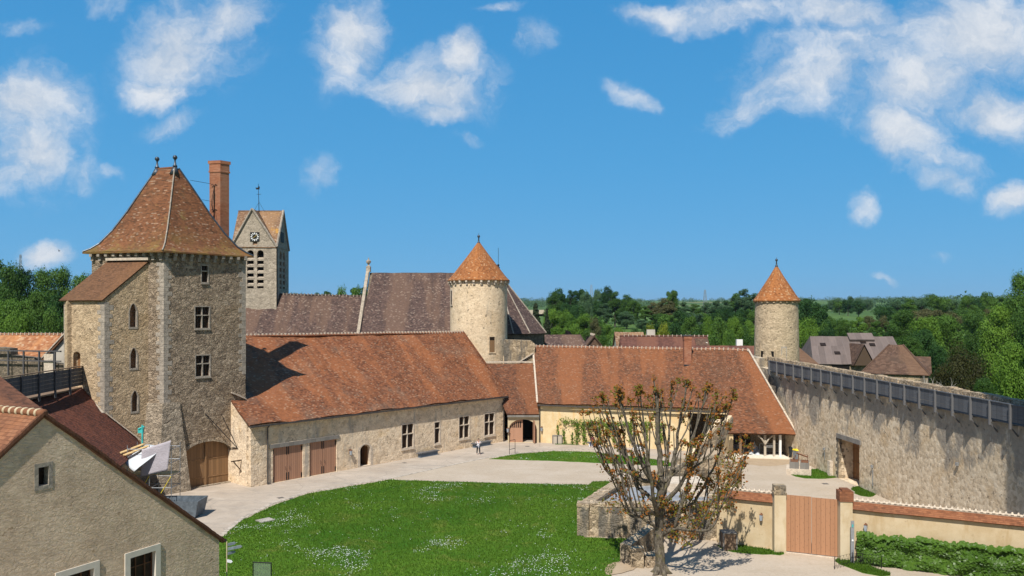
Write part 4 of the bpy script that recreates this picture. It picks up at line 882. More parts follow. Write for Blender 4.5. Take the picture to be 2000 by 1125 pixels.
for s, s2 in zip(ss, ss[1:]+[wR.L]):
    zt = wR_z = ztop(s)+1.0
    mb = MB(); wR.wbox(mb, s-.055, s+.055, zt-1.5, zt+.06, .46, .6); pst = mb.build('parapet_post', 'post_grey', t)
    m2 = MB(); a = wR.pt(s, zt-1.38, .5); m2.tube([a, wR.pt(s, zt-1.95, .02)], .06, 4); wR.wbox(m2, s-.06, s+.06, zt-1.3, zt-1.16, -.1, .46); sub(m2, 'bracket', 'post_grey', pst)
mb = MB()
for s, s2 in zip(ss, ss[1:]+[wR.L]):
    z0, z1_ = ztop(s)+1.0, ztop(s2)+1.0
    for k in range(4):
        a = wR.pt(s+.02, z0-1.06+k*.265, .42); b = wR.pt(s2-.02, z1_-1.06+k*.265, .42); n = V3(wR.n.x, wR.n.y, 0)
        mb.box(a, b-a, n*.04, (0, 0, .255))
    a = wR.pt(s+.01, z0+.005, .38); b = wR.pt(s2-.01, z1_+.005, .38); mb.box(a, b-a, n*.14, (0, 0, .06))
    a = wR.pt(s, z0-1.2, 0); b = wR.pt(s2, z1_-1.2, 0); mb.box(a, b-a, n*.42, (0, 0, .07))
mb.build('boarding', 'rampart_boards', t)
mb = MB(); wR.wbox(mb, d0-.25, d1+.3, zd+.01, zd+.42, -.3, .12); mb.build('lintel_beam', 'grey_beam', t)
mb = MB(); wR.wbox(mb, d0-.1, d1+.1, .02, zd+.1, -1.45, -1.36); dr = mb.build('door', 'brown_door', t); m2 = MB()
for zz in (.4, 1.5, 2.6): wR.wbox(m2, d0, d1, zz, zz+.14, -1.36, -1.32)
sub(m2, 'ledge', 'brown_door', dr)
mb = MB(); quoins(mb, wR.pt(d0, 0), Vector((-wR.u.x, -wR.u.y)), Vector((-wR.n.x, -wR.n.y)), .05, zd, .015, .3, (.3, .6)); mb.build('door_jamb', 'ruin_stone', t)
mb = MB(); mb.cbox((*to2(wR.pt(wR.sz(1626, 0)[0], 0, .22)), -.1), .35, .4, 1.5, .2); mb.build('stone_post', 'ashlar', t)
# ================================================================ church
t = thing('church', 'medieval church with saddleback clock tower, long dark tile nave and polygonal apse', 'church', V3(-37, 118, 0))
TX0, TX1, TY0, TY1, TE = -40.1, -33.7, 115.0, 121.3, 24.75
mb = MB(); wF = Wall((TX0, TY0), (TX1, TY0)); wS = Wall((TX1, TY0), (TX1, TY1)); hs = []; slots = []
for wv, cols in ((wF, ((482.5, 495.5), (502, 515))), (wS, ((546, 550), (552.5, 556.5)))):
    hh = []
    for x0, x1 in cols:
        a, b = wv.sz(x0, 0)[0], wv.sz(x1, 0)[0]; zt_ = 15+(615-488.5)/F*115; zb = 15+(615-563)/F*115; hh.append(arch_hole(a, b, zb, zt_-.5, zt_)); slots.append((wv, a, b, zb, zt_))
    hs.append(hh)
apz = 30.1
sq = hs[0]+[rect_hole(wF.sz(494, 0)[0], wF.sz(502.5, 0)[0], wF.sz(498, 478.5)[1], wF.sz(498, 472)[1])]
wF.emit(mb, [(0, 0), (wF.L, 0), (wF.L, TE), (wF.L*.46, apz), (0, TE)], sq, .5); wS.emit(mb, [(0.002, 0), (wS.L, 0), (wS.L, TE), (wS.L*.5, 30.2), (0.002, TE)], hs[1], .5)
Wall((TX1, TY1), (TX0, TY1)).emit(mb, rect_hole(0.01, 6.38, 0, TE), (), .5); Wall((TX0, TY1), (TX0, TY0)).emit(mb, [(0.01, 0), (6.29, 0), (6.29, TE), (3.1, 30.2), (0.01, TE)], (), .5)
mb.build('tower_wall', 'church_stone', t)
for wv, a, b, zb, zt_ in slots:
    m = MB(); wv.wbox(m, a-.1, b+.1, zb-.1, zt_+.1, -.7, -.62); o = m.build('belfry_shade_panel', 'painted_shade', t); m = MB()  # black sheet behind the louvres, painted belfry shade
    for k in range(5): z = zb+.18+k*(zt_-.9-zb)/5; a_ = wv.pt(a+.01, z+.32, -.45); m.box(a_, V3(wv.u.x, wv.u.y, 0)*(b-a-.02), V3(wv.n.x, wv.n.y, 0)*.42-V3(0, 0, .2), (0, 0, .3))
    sub(m, 'louvre', 'church_stone', o)
mb = MB(); ctr2 = (TX0+TX1)/2; ym = (TY0+TY1)/2
wF.wbox(mb, -.05, wF.L+.06, TE-.06, TE+.12, 0, .08); wS.wbox(mb, .0, wS.L, TE-.06, TE+.11, .001, .08); mb.build('string_course', 'quoin_stone', t)
zr = 30.35
mb = MB(); mb.sheet((TX0-.1, TY0-.12, TE-.1), (TX1+.15, TY0-.12, TE-.1), (TX1+.15, ym, zr), (TX0-.1, ym, zr), 14, 12, .04, .14); mb.sheet((TX1+.15, TY1+.2, TE-.1), (TX0-.1, TY1+.2, TE-.1), (TX0-.1, ym, zr+.01), (TX1+.15, ym, zr+.01), 10, 8, .04, .14)
gx = TX0+wF.L*.46
mb.sheet((TX0-.0, TY0-.02, TE), (TX0, TY0+.0, TE), (gx, ym, apz+.08), (gx, TY0+.05, apz+.06), 4, 10, .02, .14) if 0 else None
mb.build('tower_roof', 'belfry_tile', t)
mb = MB(); g0 = (gx, TY0-.2, apz+.12); g1 = (gx, ym, apz+.05); mb.add([(TX0-.1, TY0-.2, TE+.02), g0, g1, (TX0-.1, TY0+.4, TE+.1), (TX1+.1, TY0-.2, TE+.02), (TX1+.1, TY0+.4, TE+.1)], [(0, 3, 2, 1), (1, 2, 5, 4)], [[(0, 0), (.5, 0), (3, 6), (0, 6)], [(0, 6), (3, 6), (.5, 0), (0, 0)]])
mb.build('gable_roof', 'belfry_tile', t)
mb = MB(); 
for a, b in (((TX0-.1, TY0-.1, TE), (gx, TY0-.1, apz+.1)), ((gx, TY0-.1, apz+.1), (TX1+.1, TY0-.1, TE)), ((TX1+.05, TY0-.1, TE), (TX1+.1, ym, zr)), ((TX1+.1, ym, zr), (TX1+.05, TY1, TE))): mb.tube([a, b], .16, 6)
mb.build('gable_coping', 'quoin_stone', t)
cxy = wF.sz(497.7, 462.5); hz = .66; mb = MB(); wF.wbox(mb, cxy[0]-hz, cxy[0]+hz, cxy[1]-hz, cxy[1]+hz, .002, .06); ck = mb.build('clock', 'clock_black', t); m = MB()
for k in range(12):
    a = k*math.pi/6; u3, n3 = V3(wF.u.x, wF.u.y, 0), V3(wF.n.x, wF.n.y, 0); rd = u3*math.sin(a)+V3(0, 0, math.cos(a)); tg = u3*math.cos(a)-V3(0, 0, math.sin(a)); c = wF.pt(cxy[0], cxy[1], .062); m.box(c+rd*.36-tg*.06, rd*.24, tg*.12, n3*.015)
sub(m, 'clock_numeral', 'clock_white', ck)
for a, l in ((R(48), .5), (R(235), .3)):
    m = MB(); rd = u3*math.sin(a)+V3(0, 0, math.cos(a)); tg = u3*math.cos(a)-V3(0, 0, math.sin(a)); m.box(c+n3*(.02+.02*(l > .4))-tg*.035-rd*.06, rd*l, tg*.07, n3*.012); sub(m, 'clock_hand', 'clock_gold', ck)
sc_ = wS.sz(551, 0)[0]; mb = MB(); wS.wbox(mb, sc_-.75, sc_+.75, 25.6, 27.1, .002, .06); mb.build('side_clock', 'clock_black', t)
mb = MB(); wF.wbox(mb, sq[-1][0][0]-.1, sq[-1][1][0]+.1, sq[-1][0][1]-.1, sq[-1][2][1]+.1, -.4, -.34); mb.build('clock_window', 'window_dark', t)
v0 = P(506, 412, 118); mb = MB(); mb.tube([v0-V3(0, 0, .3), v0+V3(-.1, 0, 4.0)], [.06, .03], 6); mb.tube([v0+V3(-.35, 0, 2.45), v0+V3(.3, 0, 2.45)], .03, 5)
for sx in (-.75, .75): mb.tube([v0+V3(sx, 0, .0), v0+V3(0, 0, 1.3)], .02, 4)
mb.box(v0+V3(-.42, -.02, 3.15), (.5, 0, 0), (0, .04, 0), (-.1, 0, .28)); mb.box(v0+V3(-.1, -.02, 3.3), (.22, 0, 0), (0, .04, 0), (-.05, 0, .3)); mb.build('weathervane', 'iron', t)
mb = MB(); mb.sheet((-42, 110.5, 9.5), (-20.5, 110.5, 9.5), (-20.5, 116.5, 17.75), (-42, 116.5, 18.35), 40, 20, .2, .18, .5, .1); mb.build('nave_roof', 'church_tile', t)
mb = MB(); mb.sheet((-20.5, 122.5, 9.5), (-42, 122.5, 9.5), (-42, 116.6, 18.3), (-20.5, 116.6, 17.7), 20, 10, .08, .18); mb.build('nave_back_roof', 'church_tile', t)
ridge((-33.6, 116.5, 17.95), (-20.9, 116.5, 17.6), t, 'church_tile', 'quoin_stone', .5, .14)
zrc = 15+82.5/F*117.5; mb = MB(); EH = 12.35
mb.sheet((-21.0, 110.2, EH), (.2, 110.2, EH), (-2.2, 117.5, zrc), (-20.3, 117.5, zrc), 40, 24, .08, .18, .5, .05); mb.sheet((-.5, 124.8, EH), (-21, 124.8, EH), (-20.3, 117.6, zrc), (-2.2, 117.6, zrc), 20, 8, .08, .18); mb.build('choir_roof', 'church_tile', t)
apx = V3(-2.0, 117.5, zrc+.03); ep = [V3(.2, 110.25, EH), V3(2.55, 112.2, EH), V3(4.95, 116.0, EH), V3(4.95, 119.5, EH), V3(2.5, 123, EH), V3(-.5, 124.8, EH)]
mb = MB()
for a, b in zip(ep, ep[1:]): mb.sheet(a, b, apx+(b-apx)*.02, apx+(a-apx)*.02, 8, 20, .03, .14)
mb.build('apse_roof', 'church_tile', t); mb = MB()
for e in ep[:4]: mb.tube([apx+V3(0, 0, .05), e+V3(0, 0, .08)], .09, 6)
mb.build('apse_hip', 'quoin_stone', t)
mb = MB(); pw = [V3(-20.8, 110.7, 0)]+[e.lerp(V3(-2, 117.5, EH), .06) for e in ep]
for a, b in zip(pw, pw[1:]): Wall(a, b).emit(mb, rect_hole(0, Wall(a, b).L, 0, EH+.1), (), .4)
Wall((-20.8, 124.5), (-20.8, 110.7)).emit(mb, [(0, 0), (13.8, 0), (13.8, EH), (6.9, zrc), (0, EH)], (), .5); Wall((-42, 111), (-20.9, 111)).emit(mb, rect_hole(0, 21, 0, 9.8), (), .5); mb.build('choir_wall', 'dark_wall', t)
mb = MB(); mb.box((-21.25, 109.9, EH-.4), (.42, 0, 0), (0, 7.6, zrc-EH+.5), (0, -.3, .3)); mb.cbox((-20.95, 117.4, zrc+.1), .6, .7, .8); mb.lathe((-20.95, 117.4, zrc+.9), [(.3, 0), (.12, .15), (.1, .3), (.34, .55), (.36, .8), (.2, .95), (.08, 1.0), (.07, 1.25), (.01, 1.3)], 12); mb.build('choir_gable_coping', 'church_stone', t)
mb = MB(); q = apx; mb.tube([q, q+V3(0, 0, 3.6)], .03, 5); mb.lathe(q, [(.18, 0), (.1, .4), (.25, .7), (.08, .85), (.18, 1.1), (.03, 1.25)], 10); mb.build('apse_finial', 'iron', t)
# ================================================================ front gabled house
fc, fa = Vector((-14.83, 40.7)), Vector((-18.94, 32.5)); fd = (fc-fa).normalized(); fl = fa-fd*9.2; wG = Wall(fl, fc); fn = -wG.n; sa = (fa-fl).length; ZA, ZG = 11.0, 3.75
t = thing('gabled_house', 'near roughcast gabled house with white framed windows and tile verge', 'house', z3(fc, 0)); holes = []
a, b, z0, z1 = wG.rect(73, 97, 910, 950); h = rect_hole(a, b, z0, z1); holes.append(h); mb = MB(); ring_poly(wG, mb, h, .13, -.3, .015); o = fix_normals(mb.build('small_window', 'quoin_stone', t)); m = MB(); wG.wbox(m, a-.1, b+.1, z0-.1, z1+.1, -.4, -.34); sub(m, 'pane', 'window_dark', o)
for x0, x1, yt in ((252, 304.5, 1081), (118, 184, 1117)):
    a, b, z0, z1 = wG.rect(x0, x1, yt, 1250); z0 = z1-2.1; h = rect_hole(a, b, z0, z1); holes.append(h); mb = MB(); ring_poly(wG, mb, h, .23, -.25, .05); o = fix_normals(mb.build('window', 'frame_stone', t))
    m = MB(); wG.wbox(m, a-.1, b+.1, z0-.1, z1+.1, -.30, -.25); sub(m, 'pane', 'window_dark', o); m = MB()
    xs = [a+.02, a+.06+(b-a)*.36, a+.06+(b-a)*.72]
    for x in (a+.0, a+(b-a)*.33, a+(b-a)*.67, b-.08): wG.wbox(m, x, x+.08 if x in (a, b-.08) else x+.05, z0, z1, -.245, -.19)
    for q in (.36, .72): wG.wbox(m, a, b, z0+(z1-z0)*q, z0+(z1-z0)*q+.045, -.243, -.20)
    wG.wbox(m, a, b, z1-.09, z1, -.242, -.185); sub(m, 'casement', 'casement_wood', o)
mb = MB(); wG.emit(mb, [(0, -.5), (wG.L, -.5), (wG.L, ZG-.05), (sa, ZA-.06), (0, ZG-.05)], holes, .5)
B1, B2_ = fc+fn*11, fl+fn*11; Wall(fc, B1).emit(mb, rect_hole(.002, 11, -.5, ZG-.06), (), .5); Wall(B2_, fl).emit(mb, rect_hole(0, 10.99, -.5, ZG-.06), (), .5); Wall(B1, B2_).emit(mb, [(0, -.5), (18.3, -.5), (18.3, ZG-.1), (9.15, ZA-.1), (0, ZG-.1)], (), .5)
mb.build('wall', 'roughcast', t)
n3 = V3(wG.n.x, wG.n.y, 0); d3 = V3(fd.x, fd.y, 0); A3 = z3(fa, ZA)+n3*.06; Ab = A3-n3*11.4; er = z3(fc, ZG)+d3*.32+n3*.06-V3(0, 0, .26); el = z3(fl, ZG)-d3*.32+n3*.06-V3(0, 0, .26)
mb = MB(); mb.sheet(el, A3, Ab, el-n3*11.4, 30, 26, .05, .1) if 0 else mb.sheet(el-n3*11.4, el, A3, Ab, 30, 20, .05, .12); mb.sheet(er, er-n3*11.4, Ab, A3, 30, 20, .05, .12); mb.build('roof', 'front_tile', t)
m = MB()
for (p, q) in ((er, A3), (el, A3)):
    L = (q-p).length; n = int(L/.19)
    for k in range(n):
        a = p.lerp(q, k/n); d = (q-p)/n; zz = .05*noise.noise(a*.9); m.box(a+V3(0, 0, -.05+zz)-n3*.10, d*.96, n3*.13, (0, 0, .13+.03*random.random()))
m.build('verge_tiles', 'brown_tile', t)
mr = MB(); mm = MB(); L = 11.3; k = 0; s = 0
while s < L-.4:
    a = A3+V3(0, 0, .02)-n3*s; b = a-n3*.40; mr.tube([a, b], [.17, .15], 10); mm = MB(); mm.tube([a-n3*.36, a-n3*.46], [.19, .18], 10); mm.build('ridge_mortar', 'pier_render', t, True); s += .42
mr.build('ridge_tiles', 'front_tile', t, True)
mb = MB(); mb.tube([er-V3(0, 0, .0)+d3*.05, er-n3*11.2+d3*.05], .09, 8); mb.build('gutter', 'gutter', t)
# brown ribbed roof just behind it
t = thing('ribbed_roof_outbuilding', 'outbuilding behind the near gable with a brown ribbed tile roof', 'outbuilding', V3(-27, 42, 0))
rb_, rc_ = P(92, 806, 43), P(0, 735, 47); rb_ = rb_-V3(0, 0, .0); pd = V3(-.62, -.78, 0); mb = MB(); mb.sheet(rb_+pd*7, rb_+(rb_-rc_)*.15, rc_-(rb_-rc_)*.5, rc_-(rb_-rc_)*.5+pd*7, 24, 20, .04, .2); mb.build('roof', 'brown_tile', t)
mb = MB(); q0 = to2(rb_); Wall(q0+Vector((-.8, .3))+to2(pd)*.0, to2(rc_)).emit(mb, [(0, -.3), (5.2, -.3), (5.2, 11.0), (0, 9.5)], (), .3); Wall(q0+to2(pd)*6.5, q0+Vector((-.5, .2))).emit(mb, rect_hole(0, 6, -.3, 9.4), (), .3); mb.build('wall', 'house_render', t)
# red wing against the turret, boarded walkway on its upper side
t = thing('red_roof_wing', 'low wing with plain dark red tile roof leaning against the gatehouse turret', 'wing', V3(-31, 60, 0)); mb = MB()
mb.sheet((-26.0, 50.5, 4.2), (-30.5, 66.4, 4.2), (-34.85, 66.6, 9.0), (-35.5, 51, 9.0), 34, 18, .05, .16); mb.build('roof', 'wing_tile', t); mb = MB(); Wall((-26.6, 50.6), (-30.9, 66.0)).emit(mb, rect_hole(0, 15.9, -.3, 4.25), (), .4); Wall((-35.3, 51), (-26.6, 50.6)).emit(mb, [(0, -.3), (8.6, -.3), (8.6, 4.2), (0, 8.9)], (), .4); mb.build('wall', 'rubble_pale', t)
verge((-32.75, 64.85, 7.0), (-30.5, 66.5, 4.4), t, 'mortar', .25, .12, 'flashing'); verge((-34.8, 65.3, 8.7), (-32.95, 64.75, 7.0), t, 'mortar', .25, .12, 'flashing')
t = thing('walkway_parapet', 'dark boarded timber walkway parapet leading to the turret door', 'parapet', V3(-35, 60, 9)); f0, f1 = V3(-34.0, 53.5, 9.2), V3(-34.95, 65.6, 9.25); fv = f1-f0
mb = MB(); 
for k in range(5): mb.box(f0+V3(0, 0, .05+k*.29), fv, (-.05, 0, 0), (0, 0, .275))
mb.build('boarding', 'dark_boards', t); mb = MB(); mb.box(f0+V3(.05, 0, 1.56), fv, (-.16, 0, 0), (0, 0, .07)); mb.build('handrail', 'old_wood', t)
for k in range(6): mb = MB(); c = f0+fv*(k/5.0)*.985; mb.box(c+V3(.01, 0, -.5), (.11, 0, 0), (0, .14, 0), (0, 0, 2.05)); mb.build('post', 'dark_boards', t)
mb = MB(); mb.box(f0+V3(-2.2, 0, -.25), fv, (2.15, 0, 0), (0, 0, .12)); mb.build('deck', 'old_wood', t)
t = thing('crenellated_wall', 'broken dark stone wall with a timber rail behind the walkway', 'wall', V3(-44, 72, 0)); mb = MB(); w = Wall((-52, 74), (-38.2, 70.2)); w.emit(mb, [(0, -.3), (w.L, -.3), (w.L, 10.6), (10, 10.9), (9.9, 11.2), (7.3, 11.4), (7.25, 12.0), (5.8, 12.1), (5.75, 11.2), (3.4, 11.3), (3.3, 12.2), (1.5, 12.2), (1.4, 11.4), (0, 11.3)], (), .8); mb.build('wall', 'dark_wall', t); mb = MB()
for k in range(6): w.wbox(mb, 4+k*1.7, 4.12+k*1.7, 9.6, 11.75, .3, .42)
w.wbox(mb, 3.5, 13.2, 11.75, 11.87, .28, .44); w.wbox(mb, 3.5, 13.2, 10.9, 11.0, .3, .4); mb.build('rail', 'dark_boards', t); mb = MB(); w.wbox(mb, 11.3, 12.3, 9.8, 11.6, .1, .3); mb.build('pale_pier', 'ashlar', t)
def gable_house(name, label, a, b, depth, ze, zr, roof, wall='house_render', cat='house', hipr=0, hipl=0, nu=20, z0=-.5, jit=.06):
    """front eave a->b (2D), ridge parallel behind"""
    w = Wall(a, b); n = -w.n; t = thing(name, label, cat, z3(w.p0, 0)); L = w.L; h = depth/2
    mb = MB(); w.emit(mb, rect_hole(0, L, z0, ze), (), .3); bb, ba = to2(w.pt(L, 0, -depth)), to2(w.pt(0, 0, -depth))
    Wall(w.pt(L, 0), bb).emit(mb, [(.01, z0), (depth-.01, z0), (depth-.01, ze)]+([] if hipr else [(h, zr-.05)])+[(.01, ze)], (), .3); Wall(bb, ba).emit(mb, rect_hole(.01, L-.01, z0, ze), (), .3); Wall(ba, w.pt(0, 0)).emit(mb, [(.01, z0), (depth-.01, z0), (depth-.01, ze)]+([] if hipl else [(h, zr-.05)])+[(.01, ze)], (), .3); mb.build('wall', wall, t)
    o = .25; mb = MB(); sl = (zr-ze)/h*o; A, B, C, D = w.pt(-o, ze-sl, o), w.pt(L+o, ze-sl, o), w.pt(L+o, ze-sl, -depth-o), w.pt(-o, ze-sl, -depth-o); rl, rr_ = w.pt(-o+hipl, zr, -h), w.pt(L+o-hipr, zr, -h)
    mb.sheet(A, B, rr_, rl, nu, 12, jit, .14); mb.sheet(C, D, rl+V3(0, 0, .004), rr_+V3(0, 0, .004), nu, 8, jit, .14)
    if hipr: mb.sheet(B, C, rr_+V3(0, .02, 0), rr_, 10, 8, jit, .14)
    if hipl: mb.sheet(D, A, rl, rl+V3(0, .02, 0), 10, 8, jit, .14)
    mb.build('roof', roof, t); return t, w, rl, rr_
t, w, rl, rr_ = gable_house('orange_roof_house', 'house with bright orange mottled tile roof at far left behind the walkway', (-74, 92), (-53.2, 90.5), 9, 9.2, 12.65, 'orange_tile'); ridge(rl, rr_, t, sp=.5)
t, w, rl, rr_ = gable_house('grey_gable_house', 'house showing one grey gable slope beside the gatehouse turret', (-44.2, 84), (-44.2, 76), 8.6, 10.9, 15.6, 'lean_tile', 'house_render'); verge(w.pt(w.L+.1, 10.8, .2), rr_-V3(0, .0, 0), t, 'mortar', .3, .15)
t, w, rl, rr_ = gable_house('village_cottage', 'low cottage with mottled tile roof right behind the church apse', (5.2, 119), (11.8, 119), 7, 9.0, 12.0, 'church_tile', hipr=1.6)
t, w, rl, rr_ = gable_house('village_house', 'village house with long rust coloured roof behind the barn chimney', (17.5, 127), (31, 126), 7, 8.2, 11.55, 'rust_tile'); ridge(rl, rr_, t, 'rust_tile', 'mortar', .7); mb = MB(); mb.cbox((22.6, 131, 10.5), 1.3, .8, 2.1); mb.build('chimney', 'house_render', t)
t, w, rl, rr_ = gable_house('side_gable_house', 'village house with paired tile gables left of the rust roof', (15.6, 128), (15.7, 128.01+6), 5, 8.6, 11.7, 'village_tile', 'village_tile'); ridge(rl, rr_, t, 'village_tile')
t, w, rl, rr_ = gable_house('pale_roof_house', 'house with pale tile ridge peeking over the rust roof', (18.2, 138), (22.8, 138), 6, 9.3, 12.0, 'belfry_tile')
t, w, rl, rr_ = gable_house('long_low_house', 'long low house with thin rust roof line left of the slender tower', (27.5, 122), (37, 121), 6, 7.8, 10.25, 'rust_tile', 'ruin_stone'); mb = MB(); mb.cbox((35.2, 124.5, 9.8), .9, .6, 1.4); mb.build('chimney', 'white_paint', t)
t, w, rl, rr_ = gable_house('garden_shed', 'small brown roofed shed among trees above the barn ridge', (29.6, 127.5), (31.2, 127.5), 3, 9.8, 11.2, 'village_tile')
t, w, rl, rr_ = gable_house('tile_roof_store', 'store with brown tile hip roof between slender tower and sheet roofed barn', (34.0, 103.5), (39.4, 103.5), 6, 8.7, 11.2, 'village_tile', 'ruin_stone', hipr=2.2)
t, w, rl, rr_ = gable_house('sheet_roof_barn', 'big barn under faded pink grey corrugated sheet roof with skylight gaps', (41.8, 111), (53.5, 109.5), 11, 8.4, 11.9, 'corrugated_sheet', 'ruin_stone', 'barn', hipl=.9)
m = MB(); q = lambda s, k: w.pt(s, 8.4+(11.9-8.4)*k, -5.5*k)+V3(0, -.06, .10)
m.box(q(5.8, .8), V3(w.u.x, w.u.y, 0)*3.4, q(5.8, 1.06)-q(5.8, .8), (0, -.1, .2)); m.build('raised_sheet', 'corrugated_sheet', t)
for s, k in ((1.6, .62), (3.1, .3), (7.2, .72), (8.3, .62), (6.6, .35)): m = MB(); m.box(q(s, k)-V3(0, 0, .03), V3(w.u.x, w.u.y, 0)*.75, q(s, k+.1)-q(s, k), (0, -.02, .03)); m.build('skylight', 'window_dark', t)
m = MB(); w.wbox(m, 2.2, 4.6, 6.2, 8.1, .0, .06); m.build('barn_shade_panel', 'painted_shade', t)  # black panel on the solid wall, painted as the shade of an opening
pg = w.pt(6.2, 0); m = MB(); m.add([pg+V3(-1.5, -.9, 8.1), pg+V3(1.5, -.9, 8.1), pg+V3(0, -.9, 11.0), pg+V3(-1.5, 3, 8.1), pg+V3(1.5, 3, 8.1), pg+V3(0, 3.9, 11.0)], [(0, 3, 5, 2), (1, 2, 5, 4)], [[(0, 0), (3, 0), (3, 3), (0, 3)]]*2); m.build('dormer_roof', 'village_tile', t); m = MB(); m.add([pg+V3(-1.4, -.7, 8.1), pg+V3(1.4, -.7, 8.1), pg+V3(0, -.7, 10.8)], [(0, 1, 2)]); m.add([pg+V3(-1.4, -.6, 8.1), pg+V3(1.4, -.6, 8.1), pg+V3(0, -.6, 10.8)], [(2, 1, 0)]); m.build('dormer_gable', 'old_wood', t)
t, w, rl, rr_ = gable_house('hip_roof_house', 'brown tile hip roofed farmhouse just over the rampart crest', (42.2, 96.8), (48.4, 93.5), 7.5, 8.2, 11.35, 'village_tile', 'ruin_stone', hipr=3.0, hipl=3.0)
for e in (w.pt(-.2, 8.0, .2), w.pt(w.L+.2, 8.0, .2)): m = MB(); m.tube([e, rl if e.x < 45 else rr_], .1, 6); m.build('hip', 'village_tile', t)
t, w, rl, rr_ = gable_house('lean_shed', 'shed with stepped tile roof and white wall at the farmhouse right end', (47.6, 97.4), (50.0, 96.3), 4, 8.2, 9.9, 'village_tile', 'white_paint', 'shed')
# ================================================================ scaffold, skip, posts by the gate
t = thing('scaffold', 'steel scaffold with plank decks in front of the gatehouse buttress', 'scaffold', V3(-26.9, 61, 0)); mb = MB(); sx0, sx1, sy0, sy1 = -28.9, -25.6, 60.4, 62.0
for x in (sx0, (sx0+sx1)/2, sx1):
    for y in (sy0, sy1): mb.tube([(x, y, 0), (x, y, 5.2)], .028, 6)
for z in (1.0, 2.0, 2.9, 3.9, 4.9):
    for y in (sy0, sy1): mb.tube([(sx0, y, z), (sx1, y, z)], .025, 6)
    for x in (sx0, (sx0+sx1)/2, sx1): mb.tube([(x, sy0, z), (x, sy1, z)], .025, 6)
mb.build('frame', 'steel', t); m = MB(); m.tube([(sx0, sy0-.03, 0.1), ((sx0+sx1)/2, sy0-.03, 2.9)], .025, 6); m.tube([((sx0+sx1)/2, sy0-.03, 0.1), (sx1, sy0-.03, 2.9)], .025, 6); m.build('brace', 'bin_yellow', t)
m = MB(); m.box((sx0, sy0+.1, 2.95), (sx1-sx0, 0, 0), (0, 1.4, 0), (0, 0, .05)); m.box((sx0-.6, sy0-.2, 4.62), (1.1, 1.5, .45), (.3, -.1, .0), (0, 0, .06)); m.box((sx0-.2, sy0-.3, 4.5), (1.1, 1.5, .45), (.3, -.1, .0), (0, 0, .06)); m.build('plank', 'board_new', t)
def cloth(name, a, b, c, d, mat, lab, cat, amp=.12, nu=18, nv=14, seed=0):
    a, b, c, d = map(Vector, (a, b, c, d)); mb = MB(); nn = (b-a).cross(d-a).normalized(); vs = []; fs = []
    for j in range(nv+1):
        for i in range(nu+1): x, y = i/nu, j/nv; p = a.lerp(b, x).lerp(d.lerp(c, x), y); vs.append(p+nn*amp*(noise.noise(V3(x*3+seed, y*3, 0))+.6*math.sin(x*9+seed)*.3)-V3(0, 0, amp*1.2*math.sin(math.pi*x)*math.sin(math.pi*y)))
    for j in range(nv):
        for i in range(nu): k = j*(nu+1)+i; fs.append((k, k+1, k+nu+2, k+nu+1))
    mb.add(vs, fs); o = mb.build(name, mat, None, True); m = o.modifiers.new('th', 'SOLIDIFY'); m.thickness = .015; return tag(o, lab, cat)
cloth('scaffold_netting', P(274, 931, 60.2), P(327, 919, 60.2), P(334, 860, 60.25), P(277, 878, 60.25), 'mesh_sheet', 'pinkish grey debris netting hung on the scaffold face', 'netting', .025)
cloth('plastic_sheeting', P(238, 901, 60.0), P(262, 921, 59.3), P(323, 871, 60.6), P(283, 868, 62.0), 'plastic_sheet', 'white plastic sheeting stretched over the scaffold top', 'sheeting', .05, seed=4)
mb = MB(); q = P(278, 905, 61.8); mb.tube([q, P(278, 830, 61.8)], .07, 8); mb.tube([P(270, 838, 61.8), P(282, 833, 61.8)], .06, 6); mb.box(P(269, 846, 61.8), (.35, 0, 0), (0, .3, 0), (0, 0, .35)); tag(mb.build('scaffold_hoist', 'teal_paint'), 'teal painted hoist arm rising above the scaffold sheeting', 'hoist')
mb = MB(); c = V3(-25.0, 60.0, 0)
def skp(z, g): return [c+V3(-1.2-g, -.9-g*.3, z), c+V3(1.7+g, -.9-g*.3, z), c+V3(1.7+g, .9+g*.3, z), c+V3(-1.2-g, .9+g*.3, z)]
A, B, Ai, Bi = skp(.12, 0), skp(1.3, .25), skp(.2, -.06), skp(1.3, .17); mb.add(A+B+Ai+Bi, [(3, 2, 1, 0), (8, 9, 10, 11)]+[(i, (i+1) % 4, 4+(i+1) % 4, 4+i) for i in range(4)]+[(8+(i+1) % 4, 8+i, 12+i, 12+(i+1) % 4) for i in range(4)]+[(4+i, 4+(i+1) % 4, 12+(i+1) % 4, 12+i) for i in range(4)])
for x in (-.8, 1.2): mb.box(c+V3(x, -.7, 0), (.3, 0, 0), (0, 1.4, 0), (0, 0, .12))
tag(mb.build('rubble_skip', 'skip_metal'), 'open blue grey steel skip standing before the gatehouse gate', 'skip')
p = PZ(443, 1058, 2.7); t = thing('signpost', 'white fingerpost with four direction boards at the lawn corner', 'signpost', V3(p.x, p.y, 0)); mb = MB(); mb.tube([(p.x, p.y, 0), (p.x, p.y, 2.7)], .03, 8); mb.build('post', 'pier_render', t)
for z, a, l, mt in ((2.45, .9, .4, 'sign_grey'), (2.22, .75, .72, 'sign_grey'), (1.97, .95, .4, 'sign_grey'), (1.6, -.5, .3, 'sign_white')):
    d = V3(math.cos(a), math.sin(a), .0); mb = MB(); o = V3(p.x, p.y, z)+d*.05; u = V3(0, 0, 1); nn = d.cross(u)*.03; pts = [o, o+d*l, o+d*(l+.1)+u*.075, o+d*l+u*.15, o+u*.15]; mb.add(pts+[x+nn for x in pts], [(0, 1, 2, 3, 4), (9, 8, 7, 6, 5)]+[(i, 5+i, 5+(i+1) % 5, (i+1) % 5) for i in range(5)]); fix_normals(mb.build('direction_board', mt, t))
